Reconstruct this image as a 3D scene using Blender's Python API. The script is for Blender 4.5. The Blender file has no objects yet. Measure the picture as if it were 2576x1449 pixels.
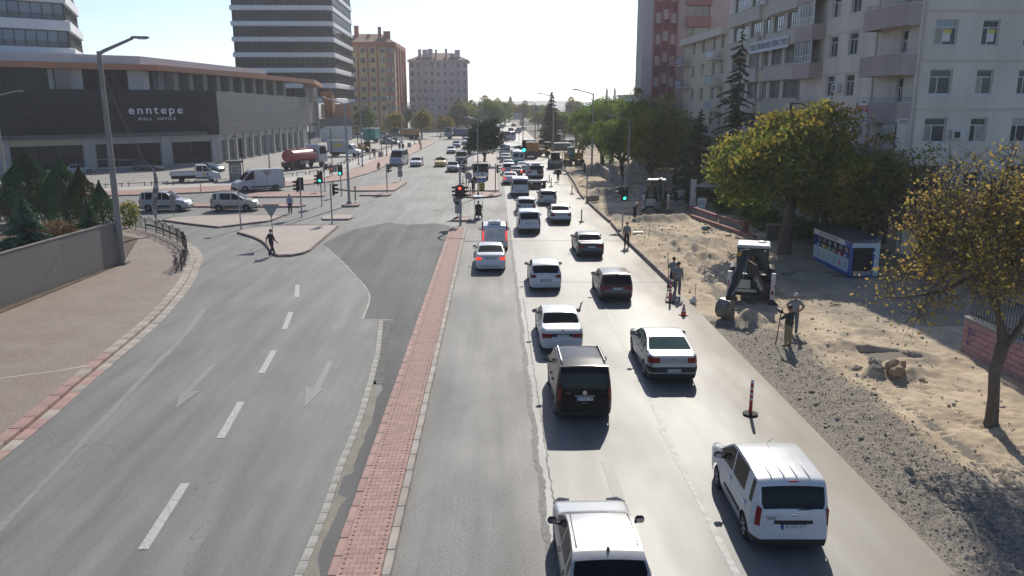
import bpy, bmesh, math, random
import numpy as np
from mathutils import Vector, Matrix
R = math.radians
random.seed(7); RNG = np.random.default_rng(7)
S = bpy.context.scene
C = S.collection

# ------------------------------------------------------------------ camera, sky, sun, exposure
CAMH, PITCH, YAW = 9.8, R(13.107), R(1.253)
cam_data = bpy.data.cameras.new('camera'); cam_data.lens = 28; cam_data.sensor_width = 36
cam_data.clip_start = 0.1; cam_data.clip_end = 9000
cam = bpy.data.objects.new('camera', cam_data); C.objects.link(cam)
cam.location = (0, 0, CAMH); cam.rotation_euler = (R(90)-PITCH, 0, -YAW)
S.camera = cam
S.render.resolution_x, S.render.resolution_y = 1024, 576

SUN_EL, SUN_AZ = R(37), R(13)          # azimuth measured to the right of the road direction (+Y)
world = bpy.data.worlds.new('World'); S.world = world; world.use_nodes = True
wn = world.node_tree.nodes; bgn = wn['Background']
sky = wn.new('ShaderNodeTexSky'); sky.sky_type = 'NISHITA'; sky.sun_disc = False
sky.sun_elevation = SUN_EL; sky.sun_rotation = SUN_AZ
sky.air_density = 0.6; sky.dust_density = 0.7; sky.ozone_density = 1.5; sky.altitude = 300
world.node_tree.links.new(sky.outputs[0], bgn.inputs[0]); bgn.inputs[1].default_value = 0.106
sl = bpy.data.lights.new('sun', 'SUN'); sl.energy = 3.3; sl.angle = R(0.53); sl.color = (1.0, 0.94, 0.83)
sun = bpy.data.objects.new('sun', sl); C.objects.link(sun)
sd = Vector((math.sin(SUN_AZ)*math.cos(SUN_EL), math.cos(SUN_AZ)*math.cos(SUN_EL), math.sin(SUN_EL)))
sun.rotation_euler = (-sd).to_track_quat('-Z', 'Y').to_euler(); sun.location = sd*200
S.view_settings.view_transform = 'Standard'; S.view_settings.look = 'None'
S.view_settings.exposure = 0.58; S.view_settings.gamma = 1.0
S.render.engine = 'CYCLES'
S.cycles.use_denoising = True
S.cycles.max_bounces = 6; S.cycles.diffuse_bounces = 3; S.cycles.glossy_bounces = 3
S.cycles.transmission_bounces = 4; S.cycles.transparent_max_bounces = 6
S.cycles.volume_bounces = 0; S.cycles.caustics_reflective = False; S.cycles.caustics_refractive = False
S.cycles.sample_clamp_indirect = 6

# ------------------------------------------------------------------ helpers
FPX = 28/36*2576.0
def ray(x, y):
    cx = (x-1288)/FPX; cy = (724.5-y)/FPX
    sy, cyw, sp, cp = math.sin(YAW), math.cos(YAW), math.sin(PITCH), math.cos(PITCH)
    return (sy*cp+cx*cyw+cy*sy*sp, cyw*cp-cx*sy+cy*cyw*sp, -sp+cy*cp)
def G(x, y, z=0.0):                       # ground point seen at a photo position
    d = ray(x, y); t = (z-CAMH)/d[2]
    return (d[0]*t, d[1]*t, z)
def AT(x, y, Y):                          # point on the plane Y = const
    d = ray(x, y); t = Y/d[1]
    return (d[0]*t, Y, CAMH+d[2]*t)

MATS = {}
def nd(nt, t, **kw):
    n = nt.nodes.new(t)
    for k, v in kw.items(): setattr(n, k, v)
    return n
def mat(name, col, rough=0.6, col2=None, scale=1.0, detail=4.0, bump=0.0, bscale=None, metal=0.0, spec=0.5,
        emit=None, estr=0.0, coat=0.0, speck=None, speck_scale=60.0, rand=0.0, alpha=None, lo=0.35, hi=0.65, stretch=None):
    if name in MATS: return MATS[name]
    m = bpy.data.materials.new(name); m.use_nodes = True; nt = m.node_tree; L = nt.links.new
    b = nt.nodes['Principled BSDF']
    b.inputs['Base Color'].default_value = (*col, 1); b.inputs['Roughness'].default_value = rough
    b.inputs['Metallic'].default_value = metal; b.inputs['Specular IOR Level'].default_value = spec
    b.inputs['Coat Weight'].default_value = coat; b.inputs['Coat Roughness'].default_value = 0.11
    out = None
    if col2 or bump or speck:
        geo = nd(nt, 'ShaderNodeTexCoord'); src = geo.outputs['Object']
        if stretch:
            mp = nd(nt, 'ShaderNodeMapping'); mp.inputs['Scale'].default_value = stretch; L(src, mp.inputs[0]); src = mp.outputs[0]
    if col2:
        n1 = nd(nt, 'ShaderNodeTexNoise'); n1.inputs['Scale'].default_value = scale; n1.inputs['Detail'].default_value = detail
        n1.inputs['Roughness'].default_value = 0.62
        L(src, n1.inputs['Vector'])
        mr = nd(nt, 'ShaderNodeMapRange'); mr.inputs[1].default_value = lo; mr.inputs[2].default_value = hi; L(n1.outputs[0], mr.inputs[0])
        mx = nd(nt, 'ShaderNodeMix', data_type='RGBA'); mx.inputs[6].default_value = (*col, 1); mx.inputs[7].default_value = (*col2, 1)
        L(mr.outputs[0], mx.inputs[0]); out = mx.outputs[2]
    if speck:
        n2 = nd(nt, 'ShaderNodeTexNoise'); n2.inputs['Scale'].default_value = speck_scale; n2.inputs['Detail'].default_value = 2
        L(src, n2.inputs['Vector'])
        mr2 = nd(nt, 'ShaderNodeMapRange'); mr2.inputs[1].default_value = 0.25; mr2.inputs[2].default_value = 0.75
        mr2.inputs[3].default_value = 1-speck; mr2.inputs[4].default_value = 1+speck; L(n2.outputs[0], mr2.inputs[0])
        vm = nd(nt, 'ShaderNodeVectorMath', operation='SCALE'); L(mr2.outputs[0], vm.inputs['Scale'])
        if out: L(out, vm.inputs[0])
        else: vm.inputs[0].default_value = col
        out = vm.outputs[0]
    if rand:
        oi = nd(nt, 'ShaderNodeObjectInfo')
        mr3 = nd(nt, 'ShaderNodeMapRange'); mr3.inputs[3].default_value = 1-rand; mr3.inputs[4].default_value = 1+rand; L(oi.outputs['Random'], mr3.inputs[0])
        vm = nd(nt, 'ShaderNodeVectorMath', operation='SCALE'); L(mr3.outputs[0], vm.inputs['Scale'])
        if out: L(out, vm.inputs[0])
        else: vm.inputs[0].default_value = col
        out = vm.outputs[0]
    if out: L(out, b.inputs['Base Color'])
    if bump:
        n3 = nd(nt, 'ShaderNodeTexNoise'); n3.inputs['Scale'].default_value = bscale or 30; n3.inputs['Detail'].default_value = 3
        L(src, n3.inputs['Vector'])
        bp = nd(nt, 'ShaderNodeBump'); bp.inputs['Strength'].default_value = min(1, bump); bp.inputs['Distance'].default_value = 0.02*max(1, bump)
        L(n3.outputs[0], bp.inputs['Height']); L(bp.outputs[0], b.inputs['Normal'])
    if emit:
        b.inputs['Emission Color'].default_value = (*emit, 1); b.inputs['Emission Strength'].default_value = estr
    MATS[name] = m
    return m

class MB:
    def __init__(s): s.v = []; s.f = []; s.m = []
    def add(s, v, f, m=0):
        o = len(s.v); s.v += [tuple(p) for p in v]; s.f += [tuple(i+o for i in q) for q in f]; s.m += [m]*len(f); return s
    def box(s, x0, x1, y0, y1, z0, z1, m=0):
        v = [(x, y, z) for z in (z0, z1) for y in (y0, y1) for x in (x0, x1)]
        return s.add(v, [(0,2,3,1),(4,5,7,6),(0,1,5,4),(2,6,7,3),(0,4,6,2),(1,3,7,5)], m)
    def cbox(s, c, d, rz=0, rx=0, ry=0, m=0, taper=1.0):
        M = Matrix.Translation(c) @ Matrix.Rotation(rz, 4, 'Z') @ Matrix.Rotation(ry, 4, 'Y') @ Matrix.Rotation(rx, 4, 'X')
        v = [M @ Vector((x*d[0]/2*(taper if z > 0 else 1), y*d[1]/2*(taper if z > 0 else 1), z*d[2]/2)) for z in (-1, 1) for y in (-1, 1) for x in (-1, 1)]
        return s.add(v, [(0,2,3,1),(4,5,7,6),(0,1,5,4),(2,6,7,3),(0,4,6,2),(1,3,7,5)], m)
    def bbox(s, c, d, b=0.03, rz=0, m=0):          # box with chamfered edges
        hx, hy, hz = d[0]/2, d[1]/2, d[2]/2; b = min(b, hx*.9, hy*.9, hz*.9)
        ring = lambda x, y, q: [(x-q, -y), (x, -y+q), (x, y-q), (x-q, y), (-x+q, y), (-x, y-q), (-x, -y+q), (-x+q, -y)]
        M = Matrix.Translation(c) @ Matrix.Rotation(rz, 4, 'Z'); v = []
        for x, y, z in ((hx-b, hy-b, -hz), (hx, hy, -hz+b), (hx, hy, hz-b), (hx-b, hy-b, hz)):
            v += [M @ Vector((p[0], p[1], z)) for p in ring(x, y, b)]
        f = [tuple(range(7, -1, -1)), tuple(range(24, 32))]
        for k in range(3):
            for i in range(8): j = (i+1) % 8; f.append((k*8+i, k*8+j, k*8+8+j, k*8+8+i))
        return s.add(v, f, m)
    def prism(s, pts, z0, z1, m=0, mt=None, caps=True):
        n = len(pts); a = sum(pts[i][0]*pts[(i+1) % n][1]-pts[(i+1) % n][0]*pts[i][1] for i in range(n))
        if a < 0: pts = pts[::-1]
        v = [(p[0], p[1], z0) for p in pts]+[(p[0], p[1], z1) for p in pts]
        s.add(v, [(i, (i+1) % n, (i+1) % n+n, i+n) for i in range(n)], m)
        if caps:
            s.add(v[n:], [tuple(range(n))], m if mt is None else mt); s.add(v[:n], [tuple(range(n-1, -1, -1))], m)
        return s
    def slab(s, pts, M, t, m=0):                     # polygon in local xy extruded by t along local z, placed by M
        n = len(pts); a = sum(pts[i][0]*pts[(i+1) % n][1]-pts[(i+1) % n][0]*pts[i][1] for i in range(n))
        if a < 0: pts = pts[::-1]
        v = [M @ Vector((p[0], p[1], 0)) for p in pts]+[M @ Vector((p[0], p[1], t)) for p in pts]
        s.add(v, [(i, (i+1) % n, (i+1) % n+n, i+n) for i in range(n)]+[tuple(range(n, 2*n)), tuple(range(n-1, -1, -1))], m)
        return s
    def tube(s, pts, rad, n=8, m=0, cap=True):
        P = [Vector(p) for p in pts]; k = len(P)
        if not hasattr(rad, '__len__'): rad = [rad]*k
        v = []; up = None
        for i in range(k):
            t = (P[min(i+1, k-1)]-P[max(i-1, 0)])
            if t.length < 1e-9: t = Vector((0, 0, 1))
            t.normalize()
            if up is None: up = Vector((0, 0, 1)) if abs(t.z) < .9 else Vector((1, 0, 0))
            a = t.cross(up)
            if a.length < 1e-6: a = t.orthogonal()
            a.normalize(); b = t.cross(a); up = a.cross(t)
            for j in range(n):
                w = 2*math.pi*j/n; v.append(P[i]+(a*math.cos(w)+b*math.sin(w))*rad[i])
        f = [(i*n+j, i*n+(j+1) % n, (i+1)*n+(j+1) % n, (i+1)*n+j) for i in range(k-1) for j in range(n)]
        if cap: f += [tuple(range(n-1, -1, -1)), tuple(range((k-1)*n, k*n))]
        return s.add(v, [q[::-1] for q in f], m)
    def lathe(s, prof, n=16, o=(0, 0, 0), axis='Z', m=0, sx=1, sy=1):
        v = []
        for r, z in prof:
            for j in range(n):
                w = 2*math.pi*j/n; x, y = r*math.cos(w)*sx, r*math.sin(w)*sy
                p = (x, y, z) if axis == 'Z' else ((z, x, y) if axis == 'X' else (y, z, x))
                v.append((p[0]+o[0], p[1]+o[1], p[2]+o[2]))
        k = len(prof); f = [(i*n+j, i*n+(j+1) % n, (i+1)*n+(j+1) % n, (i+1)*n+j) for i in range(k-1) for j in range(n)]
        if prof[0][0] > 1e-4: f.append(tuple(range(n-1, -1, -1)))
        if prof[-1][0] > 1e-4: f.append(tuple(range((k-1)*n, k*n)))
        return s.add(v, f, m)
    def ell(s, c, r, nu=12, nv=8, m=0):
        pr = [(math.sin(math.pi*i/nv), -math.cos(math.pi*i/nv)) for i in range(nv+1)]
        v = []
        for a, z in pr:
            for j in range(nu):
                w = 2*math.pi*j/nu; v.append((c[0]+r[0]*a*math.cos(w), c[1]+r[1]*a*math.sin(w), c[2]+r[2]*z))
        return s.add(v, [(i*nu+j, i*nu+(j+1) % nu, (i+1)*nu+(j+1) % nu, (i+1)*nu+j) for i in range(nv) for j in range(nu)], m)
    def quad(s, a, b, c, d, m=0): return s.add([a, b, c, d], [(0, 1, 2, 3)], m)
    def mesh(s, name, mats, smooth=None):
        me = bpy.data.meshes.new(name); me.from_pydata(s.v, [], s.f)
        for q in (mats if isinstance(mats, (list, tuple)) else [mats]): me.materials.append(q)
        if any(s.m): me.polygons.foreach_set('material_index', s.m)
        if smooth is not None:
            me.polygons.foreach_set('use_smooth', [True]*len(me.polygons))
            if smooth < 180: me.set_sharp_from_angle(angle=R(smooth))
        me.update(); return me
    def build(s, name, mats, parent=None, smooth=None, **kw):
        return ob(name, s.mesh(name, mats, smooth), parent, **kw)
def ob(name, me, parent=None, loc=None, rz=None, scale=None):
    o = bpy.data.objects.new(name, me); C.objects.link(o)
    if parent: o.parent = parent
    if loc is not None: o.location = loc
    if rz is not None: o.rotation_euler = (0, 0, rz)
    if scale is not None: o.scale = scale if hasattr(scale, '__len__') else (scale,)*3
    return o
def tag(o, label=None, cat=None, group=None, kind=None):
    if label: o['label'] = label
    if cat: o['category'] = cat
    if group: o['group'] = group
    if kind: o['kind'] = kind
    return o
def thing(name, label, cat, loc=(0, 0, 0), rz=0, group=None):
    o = bpy.data.objects.new(name, None); C.objects.link(o); o.location = loc; o.rotation_euler = (0, 0, rz); o.empty_display_size = .2
    return tag(o, label, cat, group)
def omat(o, i, m):
    o.material_slots[i].link = 'OBJECT'; o.material_slots[i].material = m; return o
TXT = {}
def text(name, body, m, parent, loc, rot, size, ext=0.004, align='CENTER', sx=1.0, bold=0.0, sp=1.0):
    key = (body, size, ext, align, m.name, bold, sp)
    if key not in TXT:
        cu = bpy.data.curves.new(name, 'FONT'); cu.body = body; cu.size = size; cu.extrude = ext; cu.align_x = align; cu.align_y = 'CENTER'
        cu.resolution_u = 2; cu.space_character = sp; cu.offset = bold; cu.materials.append(m)
        o = bpy.data.objects.new(name, cu); C.objects.link(o)
        me = bpy.data.meshes.new_from_object(o.evaluated_get(bpy.context.evaluated_depsgraph_get())); bpy.data.objects.remove(o); bpy.data.curves.remove(cu)
        me.name = name
        if not me.materials: me.materials.append(m)
        TXT[key] = me
    o = ob(name, TXT[key], parent, loc); o.rotation_euler = rot; o.scale = (sx, 1, 1)
    return o
def smooth_poly(pts, n=6, closed=False):       # Catmull-Rom through points
    P = [np.array(p, float) for p in pts]; out = []; k = len(P)
    rng = range(k) if closed else range(k-1)
    for i in rng:
        p0 = P[(i-1) % k] if closed or i > 0 else P[0]; p1 = P[i]; p2 = P[(i+1) % k]; p3 = P[(i+2) % k] if closed or i+2 < k else P[-1]
        for t in np.linspace(0, 1, n, endpoint=False):
            out.append(tuple(0.5*((2*p1)+(-p0+p2)*t+(2*p0-5*p1+4*p2-p3)*t*t+(-p0+3*p1-3*p2+p3)*t**3)))
    if not closed: out.append(tuple(P[-1]))
    return out
def walk(pts, step):                            # resample a polyline by arc length -> (point, heading)
    P = np.array(pts, float); d = np.r_[0, np.cumsum(np.hypot(*np.diff(P[:, :2], axis=0).T))]
    n = max(1, int(round(d[-1]/step))); s = np.linspace(0, d[-1], n+1)
    x = np.interp(s, d, P[:, 0]); y = np.interp(s, d, P[:, 1])
    return [((x[i], y[i]), (x[i+1], y[i+1])) for i in range(n)]
# value noise used for terrain and wobbly outlines
_perm = np.random.default_rng(3).random((256, 256))
def vnoise(x, y):
    x = np.asarray(x, float); y = np.asarray(y, float); xi = np.floor(x).astype(int); yi = np.floor(y).astype(int)
    fx = x-xi; fy = y-yi; fx = fx*fx*(3-2*fx); fy = fy*fy*(3-2*fy)
    g = lambda a, b: _perm[a % 256, b % 256]
    return (g(xi, yi)*(1-fx)+g(xi+1, yi)*fx)*(1-fy)+(g(xi, yi+1)*(1-fx)+g(xi+1, yi+1)*fx)*fy-0.5
def fbm(x, y, o=4):
    r = 0; a = 1
    for k in range(o): r = r+a*vnoise(x*2**k+17*k, y*2**k+5*k); a *= .5
    return r
# ------------------------------------------------------------------ surface materials
def asphalt(name, col, col2, rough=(0.42, 0.62), coarse=0.3, cracks=0.0, dust=None, streak=1.0, stain=0.25, spec=.4):
    m = bpy.data.materials.new(name); m.use_nodes = True; nt = m.node_tree; L = nt.links.new; b = nt.nodes['Principled BSDF']
    tc = nd(nt, 'ShaderNodeTexCoord'); P = tc.outputs['Object']
    def noise(scale, det, st=(1, 1, 1), rgh=.6):
        mp = nd(nt, 'ShaderNodeMapping'); mp.inputs['Scale'].default_value = st; L(P, mp.inputs[0])
        n = nd(nt, 'ShaderNodeTexNoise'); n.inputs['Scale'].default_value = scale; n.inputs['Detail'].default_value = det; n.inputs['Roughness'].default_value = rgh
        L(mp.outputs[0], n.inputs['Vector']); return n.outputs[0]
    def rng(x, a, b_, c, d):
        r = nd(nt, 'ShaderNodeMapRange'); L(x, r.inputs[0])
        for i, v in enumerate((a, b_, c, d)): r.inputs[i+1].default_value = v
        return r.outputs[0]
    def mul(x, y):
        r = nd(nt, 'ShaderNodeMath', operation='MULTIPLY'); L(x, r.inputs[0])
        if hasattr(y, 'links'): L(y, r.inputs[1])
        else: r.inputs[1].default_value = y
        return r.outputs[0]
    def mix(f, a, c):
        x = nd(nt, 'ShaderNodeMix', data_type='RGBA'); L(f, x.inputs[0])
        for i, v in ((6, a), (7, c)):
            if hasattr(v, 'links'): L(v, x.inputs[i])
            else: x.inputs[i].default_value = (*v, 1)
        return x.outputs[2]
    big = rng(noise(.22, 4), .35, .68, 0, 1)
    st = rng(noise(1.3, 4, (1, .05*1/streak, 1)), .38, .66, 0, 1)
    c = mix(big, col, col2)
    c = mix(mul(st, .75), c, tuple(v*.70 for v in col))
    blot = rng(noise(.9, 5, (1, .6, 1), .7), .58, .72, 0, stain)
    c = mix(blot, c, tuple(v*.55 for v in col))
    gr = noise(55, 2); gg = rng(gr, .25, .75, 1-coarse, 1+coarse); g2 = rng(noise(14, 3, rgh=.75), .3, .7, 1-coarse*.8, 1+coarse*.8); gg = mul(gg, g2)
    sc = nd(nt, 'ShaderNodeVectorMath', operation='SCALE'); L(c, sc.inputs[0]); L(gg, sc.inputs['Scale']); c = sc.outputs[0]
    if cracks:
        vo = nd(nt, 'ShaderNodeTexVoronoi', feature='DISTANCE_TO_EDGE'); vo.inputs['Scale'].default_value = .11
        wv = nd(nt, 'ShaderNodeTexNoise'); wv.inputs['Scale'].default_value = 1.1; wv.inputs['Detail'].default_value = 5; L(P, wv.inputs['Vector'])
        vs = nd(nt, 'ShaderNodeVectorMath', operation='SCALE'); vs.inputs['Scale'].default_value = 1.6; L(wv.outputs['Color'], vs.inputs[0])
        va = nd(nt, 'ShaderNodeVectorMath', operation='ADD'); L(P, va.inputs[0]); L(vs.outputs[0], va.inputs[1]); L(va.outputs[0], vo.inputs['Vector'])
        ck = mul(rng(vo.outputs['Distance'], 0, .0035, cracks, 0), rng(noise(.15, 2), .48, .6, 0, 1))
        c = mix(ck, c, (.03, .03, .03))
    if dust:
        sx = nd(nt, 'ShaderNodeSeparateXYZ'); L(P, sx.inputs[0])
        d = rng(sx.outputs[0], dust[0], dust[1], 0, 1); nn = rng(noise(.8, 5, (1, .25, 1)), .25, .7, .25, 1.1)
        dd = nd(nt, 'ShaderNodeMath', operation='MULTIPLY', use_clamp=True); L(d, dd.inputs[0]); L(nn, dd.inputs[1]); c = mix(dd.outputs[0], c, (.30, .25, .185))
    L(c, b.inputs['Base Color']); b.inputs['Specular IOR Level'].default_value = spec
    rr = rng(noise(.35, 3, (1, .3, 1)), .3, .7, rough[0], rough[1])
    if dust:
        ra = nd(nt, 'ShaderNodeMath', operation='MULTIPLY_ADD'); L(dd.outputs[0], ra.inputs[0]); ra.inputs[1].default_value = .22; L(rr, ra.inputs[2]); rr = ra.outputs[0]
    L(rr, b.inputs['Roughness'])
    bp = nd(nt, 'ShaderNodeBump'); bp.inputs['Strength'].default_value = .35; bp.inputs['Distance'].default_value = .006
    L(gr, bp.inputs['Height']); L(bp.outputs[0], b.inputs['Normal'])
    MATS[name] = m; return m
def pavers(name, c1, c2, mortar, bw=.2, bh=.1, rough=.75, ms=.012, dirt=(.3, .26, .21), rot=0.0, dirty=.5):
    m = bpy.data.materials.new(name); m.use_nodes = True; nt = m.node_tree; L = nt.links.new; b = nt.nodes['Principled BSDF']
    tc = nd(nt, 'ShaderNodeTexCoord'); mp = nd(nt, 'ShaderNodeMapping'); mp.inputs['Rotation'].default_value = (0, 0, rot); L(tc.outputs['Object'], mp.inputs[0])
    br = nd(nt, 'ShaderNodeTexBrick'); L(mp.outputs[0], br.inputs[0])
    br.inputs['Color1'].default_value = (*c1, 1); br.inputs['Color2'].default_value = (*c2, 1); br.inputs['Mortar'].default_value = (*mortar, 1)
    br.inputs['Scale'].default_value = 1; br.inputs['Brick Width'].default_value = bw; br.inputs['Row Height'].default_value = bh
    br.inputs['Mortar Size'].default_value = ms; br.inputs['Mortar Smooth'].default_value = .3
    n = nd(nt, 'ShaderNodeTexNoise'); n.inputs['Scale'].default_value = .5; n.inputs['Detail'].default_value = 6; L(tc.outputs['Object'], n.inputs['Vector'])
    mr = nd(nt, 'ShaderNodeMapRange'); mr.inputs[1].default_value = .35; mr.inputs[2].default_value = .7; mr.inputs[4].default_value = dirty; L(n.outputs[0], mr.inputs[0])
    mx = nd(nt, 'ShaderNodeMix', data_type='RGBA'); L(mr.outputs[0], mx.inputs[0]); L(br.outputs[0], mx.inputs[6]); mx.inputs[7].default_value = (*dirt, 1)
    L(mx.outputs[2], b.inputs['Base Color']); b.inputs['Roughness'].default_value = rough
    bp = nd(nt, 'ShaderNodeBump'); bp.inputs['Strength'].default_value = .5; bp.inputs['Distance'].default_value = .012; bp.invert = True
    L(br.outputs['Fac'], bp.inputs['Height']); L(bp.outputs[0], b.inputs['Normal'])
    MATS[name] = m; return m

M_old = asphalt('asphalt_left', (.195, .192, .182), (.235, .230, .217), (.62, .78), .2, cracks=.4, streak=.6)
M_coarse = asphalt('asphalt_coarse', (.135, .134, .130), (.20, .195, .186), (.56, .72), .42, dust=None, stain=.5)
M_smooth = asphalt('asphalt_lanes', (.155, .153, .148), (.195, .19, .181), (.49, .60), .2, dust=(6.9, 9.6), stain=.2, spec=.5)
M_patch = asphalt('asphalt_patch', (.132, .133, .134), (.17, .17, .168), (.7, .85), .2, spec=.2)
M_paint = mat('road_paint', (.45, .45, .43), .6, (.22, .22, .21), 9, lo=.45, hi=.75)
M_paintw = mat('road_paint_worn', (.262, .258, .247), .6, (.205, .202, .193), 5, lo=.4, hi=.65)
M_concrete = mat('concrete', (.36, .34, .31), .8, (.27, .255, .23), .8, speck=.12)
M_kerbred = mat('kerb_red', (.41, .255, .22), .8, (.32, .21, .185), 1.3, speck=.1, rand=.12)
M_kerb = mat('kerb_pale', (.42, .37, .32), .8, (.30, .265, .235), 1.6, speck=.12, rand=.12)
M_kerbdark = mat('kerb_pink', (.30, .215, .19), .8, (.24, .185, .165), 1.3, speck=.12, rand=.12)
M_stone = mat('gutter_stone', (.40, .385, .35), .8, (.28, .268, .24), 2.2, speck=.2, rand=.12)
M_paver = mat('paver_red', (.385, .235, .20), .8, (.315, .195, .168), 2.5, speck=.12, rand=.14)
M_joint = mat('paver_joint', (.19, .125, .105), .9, speck=.2)
M_dust = mat('dusty_verge', (.29, .262, .215), .95, (.215, .20, .17), 1.2, speck=.25, bump=.6, bscale=22)
M_pv_left = pavers('paving_left', (.27, .205, .17), (.22, .17, .145), (.16, .125, .105), .24, .155, rot=.25)
M_pv_white = pavers('paving_pale', (.45, .385, .34), (.38, .325, .29), (.30, .25, .22), .2, .16)
M_pv_red = pavers('paving_red', (.36, .205, .17), (.31, .18, .15), (.27, .17, .145), .2, .16, dirt=(.36, .26, .22), dirty=.6)
M_carpark = asphalt('carpark_surface', (.30, .285, .26), (.36, .34, .305), (.6, .8), .1, cracks=.4, stain=.15)
M_base = mat('bare_land', (.20, .17, .13), .95, (.14, .125, .10), .05)
M_soil = mat('garden_soil', (.12, .085, .055), .95, (.07, .05, .035), .8, speck=.3, bump=1, bscale=6)

def struct(name, mb, mats, parent=None, smooth=None):
    o = mb.build(name, mats, parent, smooth)
    if parent is None: o['kind'] = 'structure'
    return o
def sheet(name, pts, z, m):
    mb = MB(); n = len(pts); a = sum(pts[i][0]*pts[(i+1) % n][1]-pts[(i+1) % n][0]*pts[i][1] for i in range(n))
    if a < 0: pts = pts[::-1]
    mb.add([(p[0], p[1], z) for p in pts], [tuple(range(n))]); return struct(name, mb, m)

sheet('ground', [(-3000, -200), (3000, -200), (3000, 3000), (-3000, 3000)], -.12, M_base)
road = sheet('road', [(-110, -20), (1.15, -20), (1.15, 420), (-110, 420)], 0, M_old)
sheet('road_lanes', [(1.155, -20), (9.78, -20), (9.80, 42), (9.60, 60), (9.62, 75), (9.2, 90), (9.6, 104), (10.9, 120), (11.5, 420), (1.155, 420)], .004, M_smooth)
sheet('road_coarse_lane', [(-2.2, -20), (1.152, -20), (1.152, 63), (-2.2, 63)], .0035, M_coarse)
patch = [(-12.2, 56.0), (-11.8, 55.0), (-10.2, 51.1), (-9.2, 48.4), (-8.0, 45.1), (-6.9, 41.9), (-6.4, 39.5), (-6.15, 35.8), (-4.7, 35.7)]
sheet('road_patch', patch+[(-4.75, 33), (-4.5, 30), (-4.2, 27.5), (-3.95, 26.5), (-3.57, 25), (-3.57, 64.5), (-5, 66), (-7.2, 65.2), (-9, 66.5), (-11, 63), (-12.0, 59)], .005, M_patch)
# pale saw-cut lip along the patch edge
def ribbon(name, pts, w, z, m, closed=False, parent=None, wob=0.0):
    mb = MB(); P = np.array(pts, float); n = len(P); v = []
    for i in range(n):
        t = P[min(i+1, n-1)]-P[max(i-1, 0)]; t /= max(1e-6, np.hypot(*t)); q = np.array((-t[1], t[0]))
        ww = w/2*(1+wob*(random.random()*2-1)); v += [(*(P[i]-q*ww), z), (*(P[i]+q*ww), z)]
    mb.add(v, [(2*i, 2*i+2, 2*i+3, 2*i+1)[::-1] for i in range(n-1)])
    me = mb.mesh(name, m)
    bm = bmesh.new(); bm.from_mesh(me); bmesh.ops.recalc_face_normals(bm, faces=bm.faces)
    if bm.faces and bm.faces[0].normal.z < 0: bmesh.ops.reverse_faces(bm, faces=bm.faces)
    bm.to_mesh(me); bm.free(); o = ob(name, me, parent)
    if parent is None: o['kind'] = 'structure'
    return o
ribbon('road_patch_edge_line', smooth_poly(patch[1:8], 8)+[(-4.72, 35.72)], .1, .009, mat('patch_lip', (.36, .34, .31), .8), wob=.5)

# painted markings
def marking(name, polys, m, z=.010):
    mb = MB()
    for p in polys:
        n = len(p); a = sum(p[i][0]*p[(i+1) % n][1]-p[(i+1) % n][0]*p[i][1] for i in range(n))
        mb.add([(q[0], q[1], z) for q in (p if a > 0 else p[::-1])], [tuple(range(n))])
    return struct(name, mb, m)
def dash(x0, y0, x1, y1, w=.17): return [(x0-w/2, y0), (x0+w/2, y0), (x1+w/2, y1), (x1-w/2, y1)]
for d in [(-7.95, 16.3, -8.2, 19.5), (-8.25, 22.4, -8.55, 25.4), (-8.7, 28.3, -8.97, 31.1), (-9.35, 34.2, -9.8, 37.2), (-10.25, 40.2, -10.9, 43.1)]:
    marking('lane_marking', [dash(*d, w=.24)], M_paint)
for sh, hd in (([(-6.42, 26.6), (-6.18, 26.6), (-6.3, 29.7), (-6.52, 29.7)], [(-6.72, 26.75), (-6.05, 26.65), (-6.3, 24.8)]),
               ([(-10.82, 26.4), (-10.6, 26.3), (-10.68, 29.4), (-10.9, 29.4)], [(-11.0, 26.45), (-10.3, 26.45), (-10.5, 24.8)])):
    am = mat('arrow_paint', (.258, .254, .243), .6, (.215, .211, .203), 4); marking('arrow_marking', [sh], am); marking('arrow_marking', [hd], am, .0135)
ribbon('edge_line_marking', smooth_poly([(-11.2, 12), (-12.0, 20.1), (-12.5, 24.6), (-13.0, 29.0), (-13.4, 33.1), (-14.2, 38)], 5), .2, .008, M_paintw, wob=.4)
ribbon('worn_lane_marking', [(5.12, y) for y in np.arange(6, 23, .25)]+[(5.2+.012*(y-22), y) for y in np.arange(23, 38, .3)], .16, .010, mat('lane_paint_faded', (.36, .355, .34), .6, (.21, .206, .198), 3.5, lo=.42, hi=.62), wob=.12)
ribbon('worn_lane_marking', [(3.12, 18.0), (3.1, 20.6)], .3, .010, M_paintw)
# joint between the coarse lane and the newer lanes: a ragged strip
mj = mat('seam_strip', (.20, .195, .185), .75, (.12, .118, .112), 6, lo=.4, hi=.65, speck=.25)
ribbon('road_seam', [(1.15+.03*math.sin(y*1.7)+.05*random.random(), y) for y in np.arange(6, 63, .15)], .16, .0125, mj, wob=.35)
ribbon('road_seam', [(1.42+.06*random.random(), y) for y in np.arange(6, 40, .2)], .035, .0125, mj, wob=.6)
ribbon('road_joint', [(-2.2, 57.2), (1, 57.1), (5, 57.2), (9.5, 57.0)], .06, .014, mat('tar_joint', (.05, .05, .05), .7))
ribbon('road_joint', [(1.2, 43.6), (5.4, 43.4), (9.6, 43.2)], .04, .014, MATS['tar_joint'])

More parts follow.
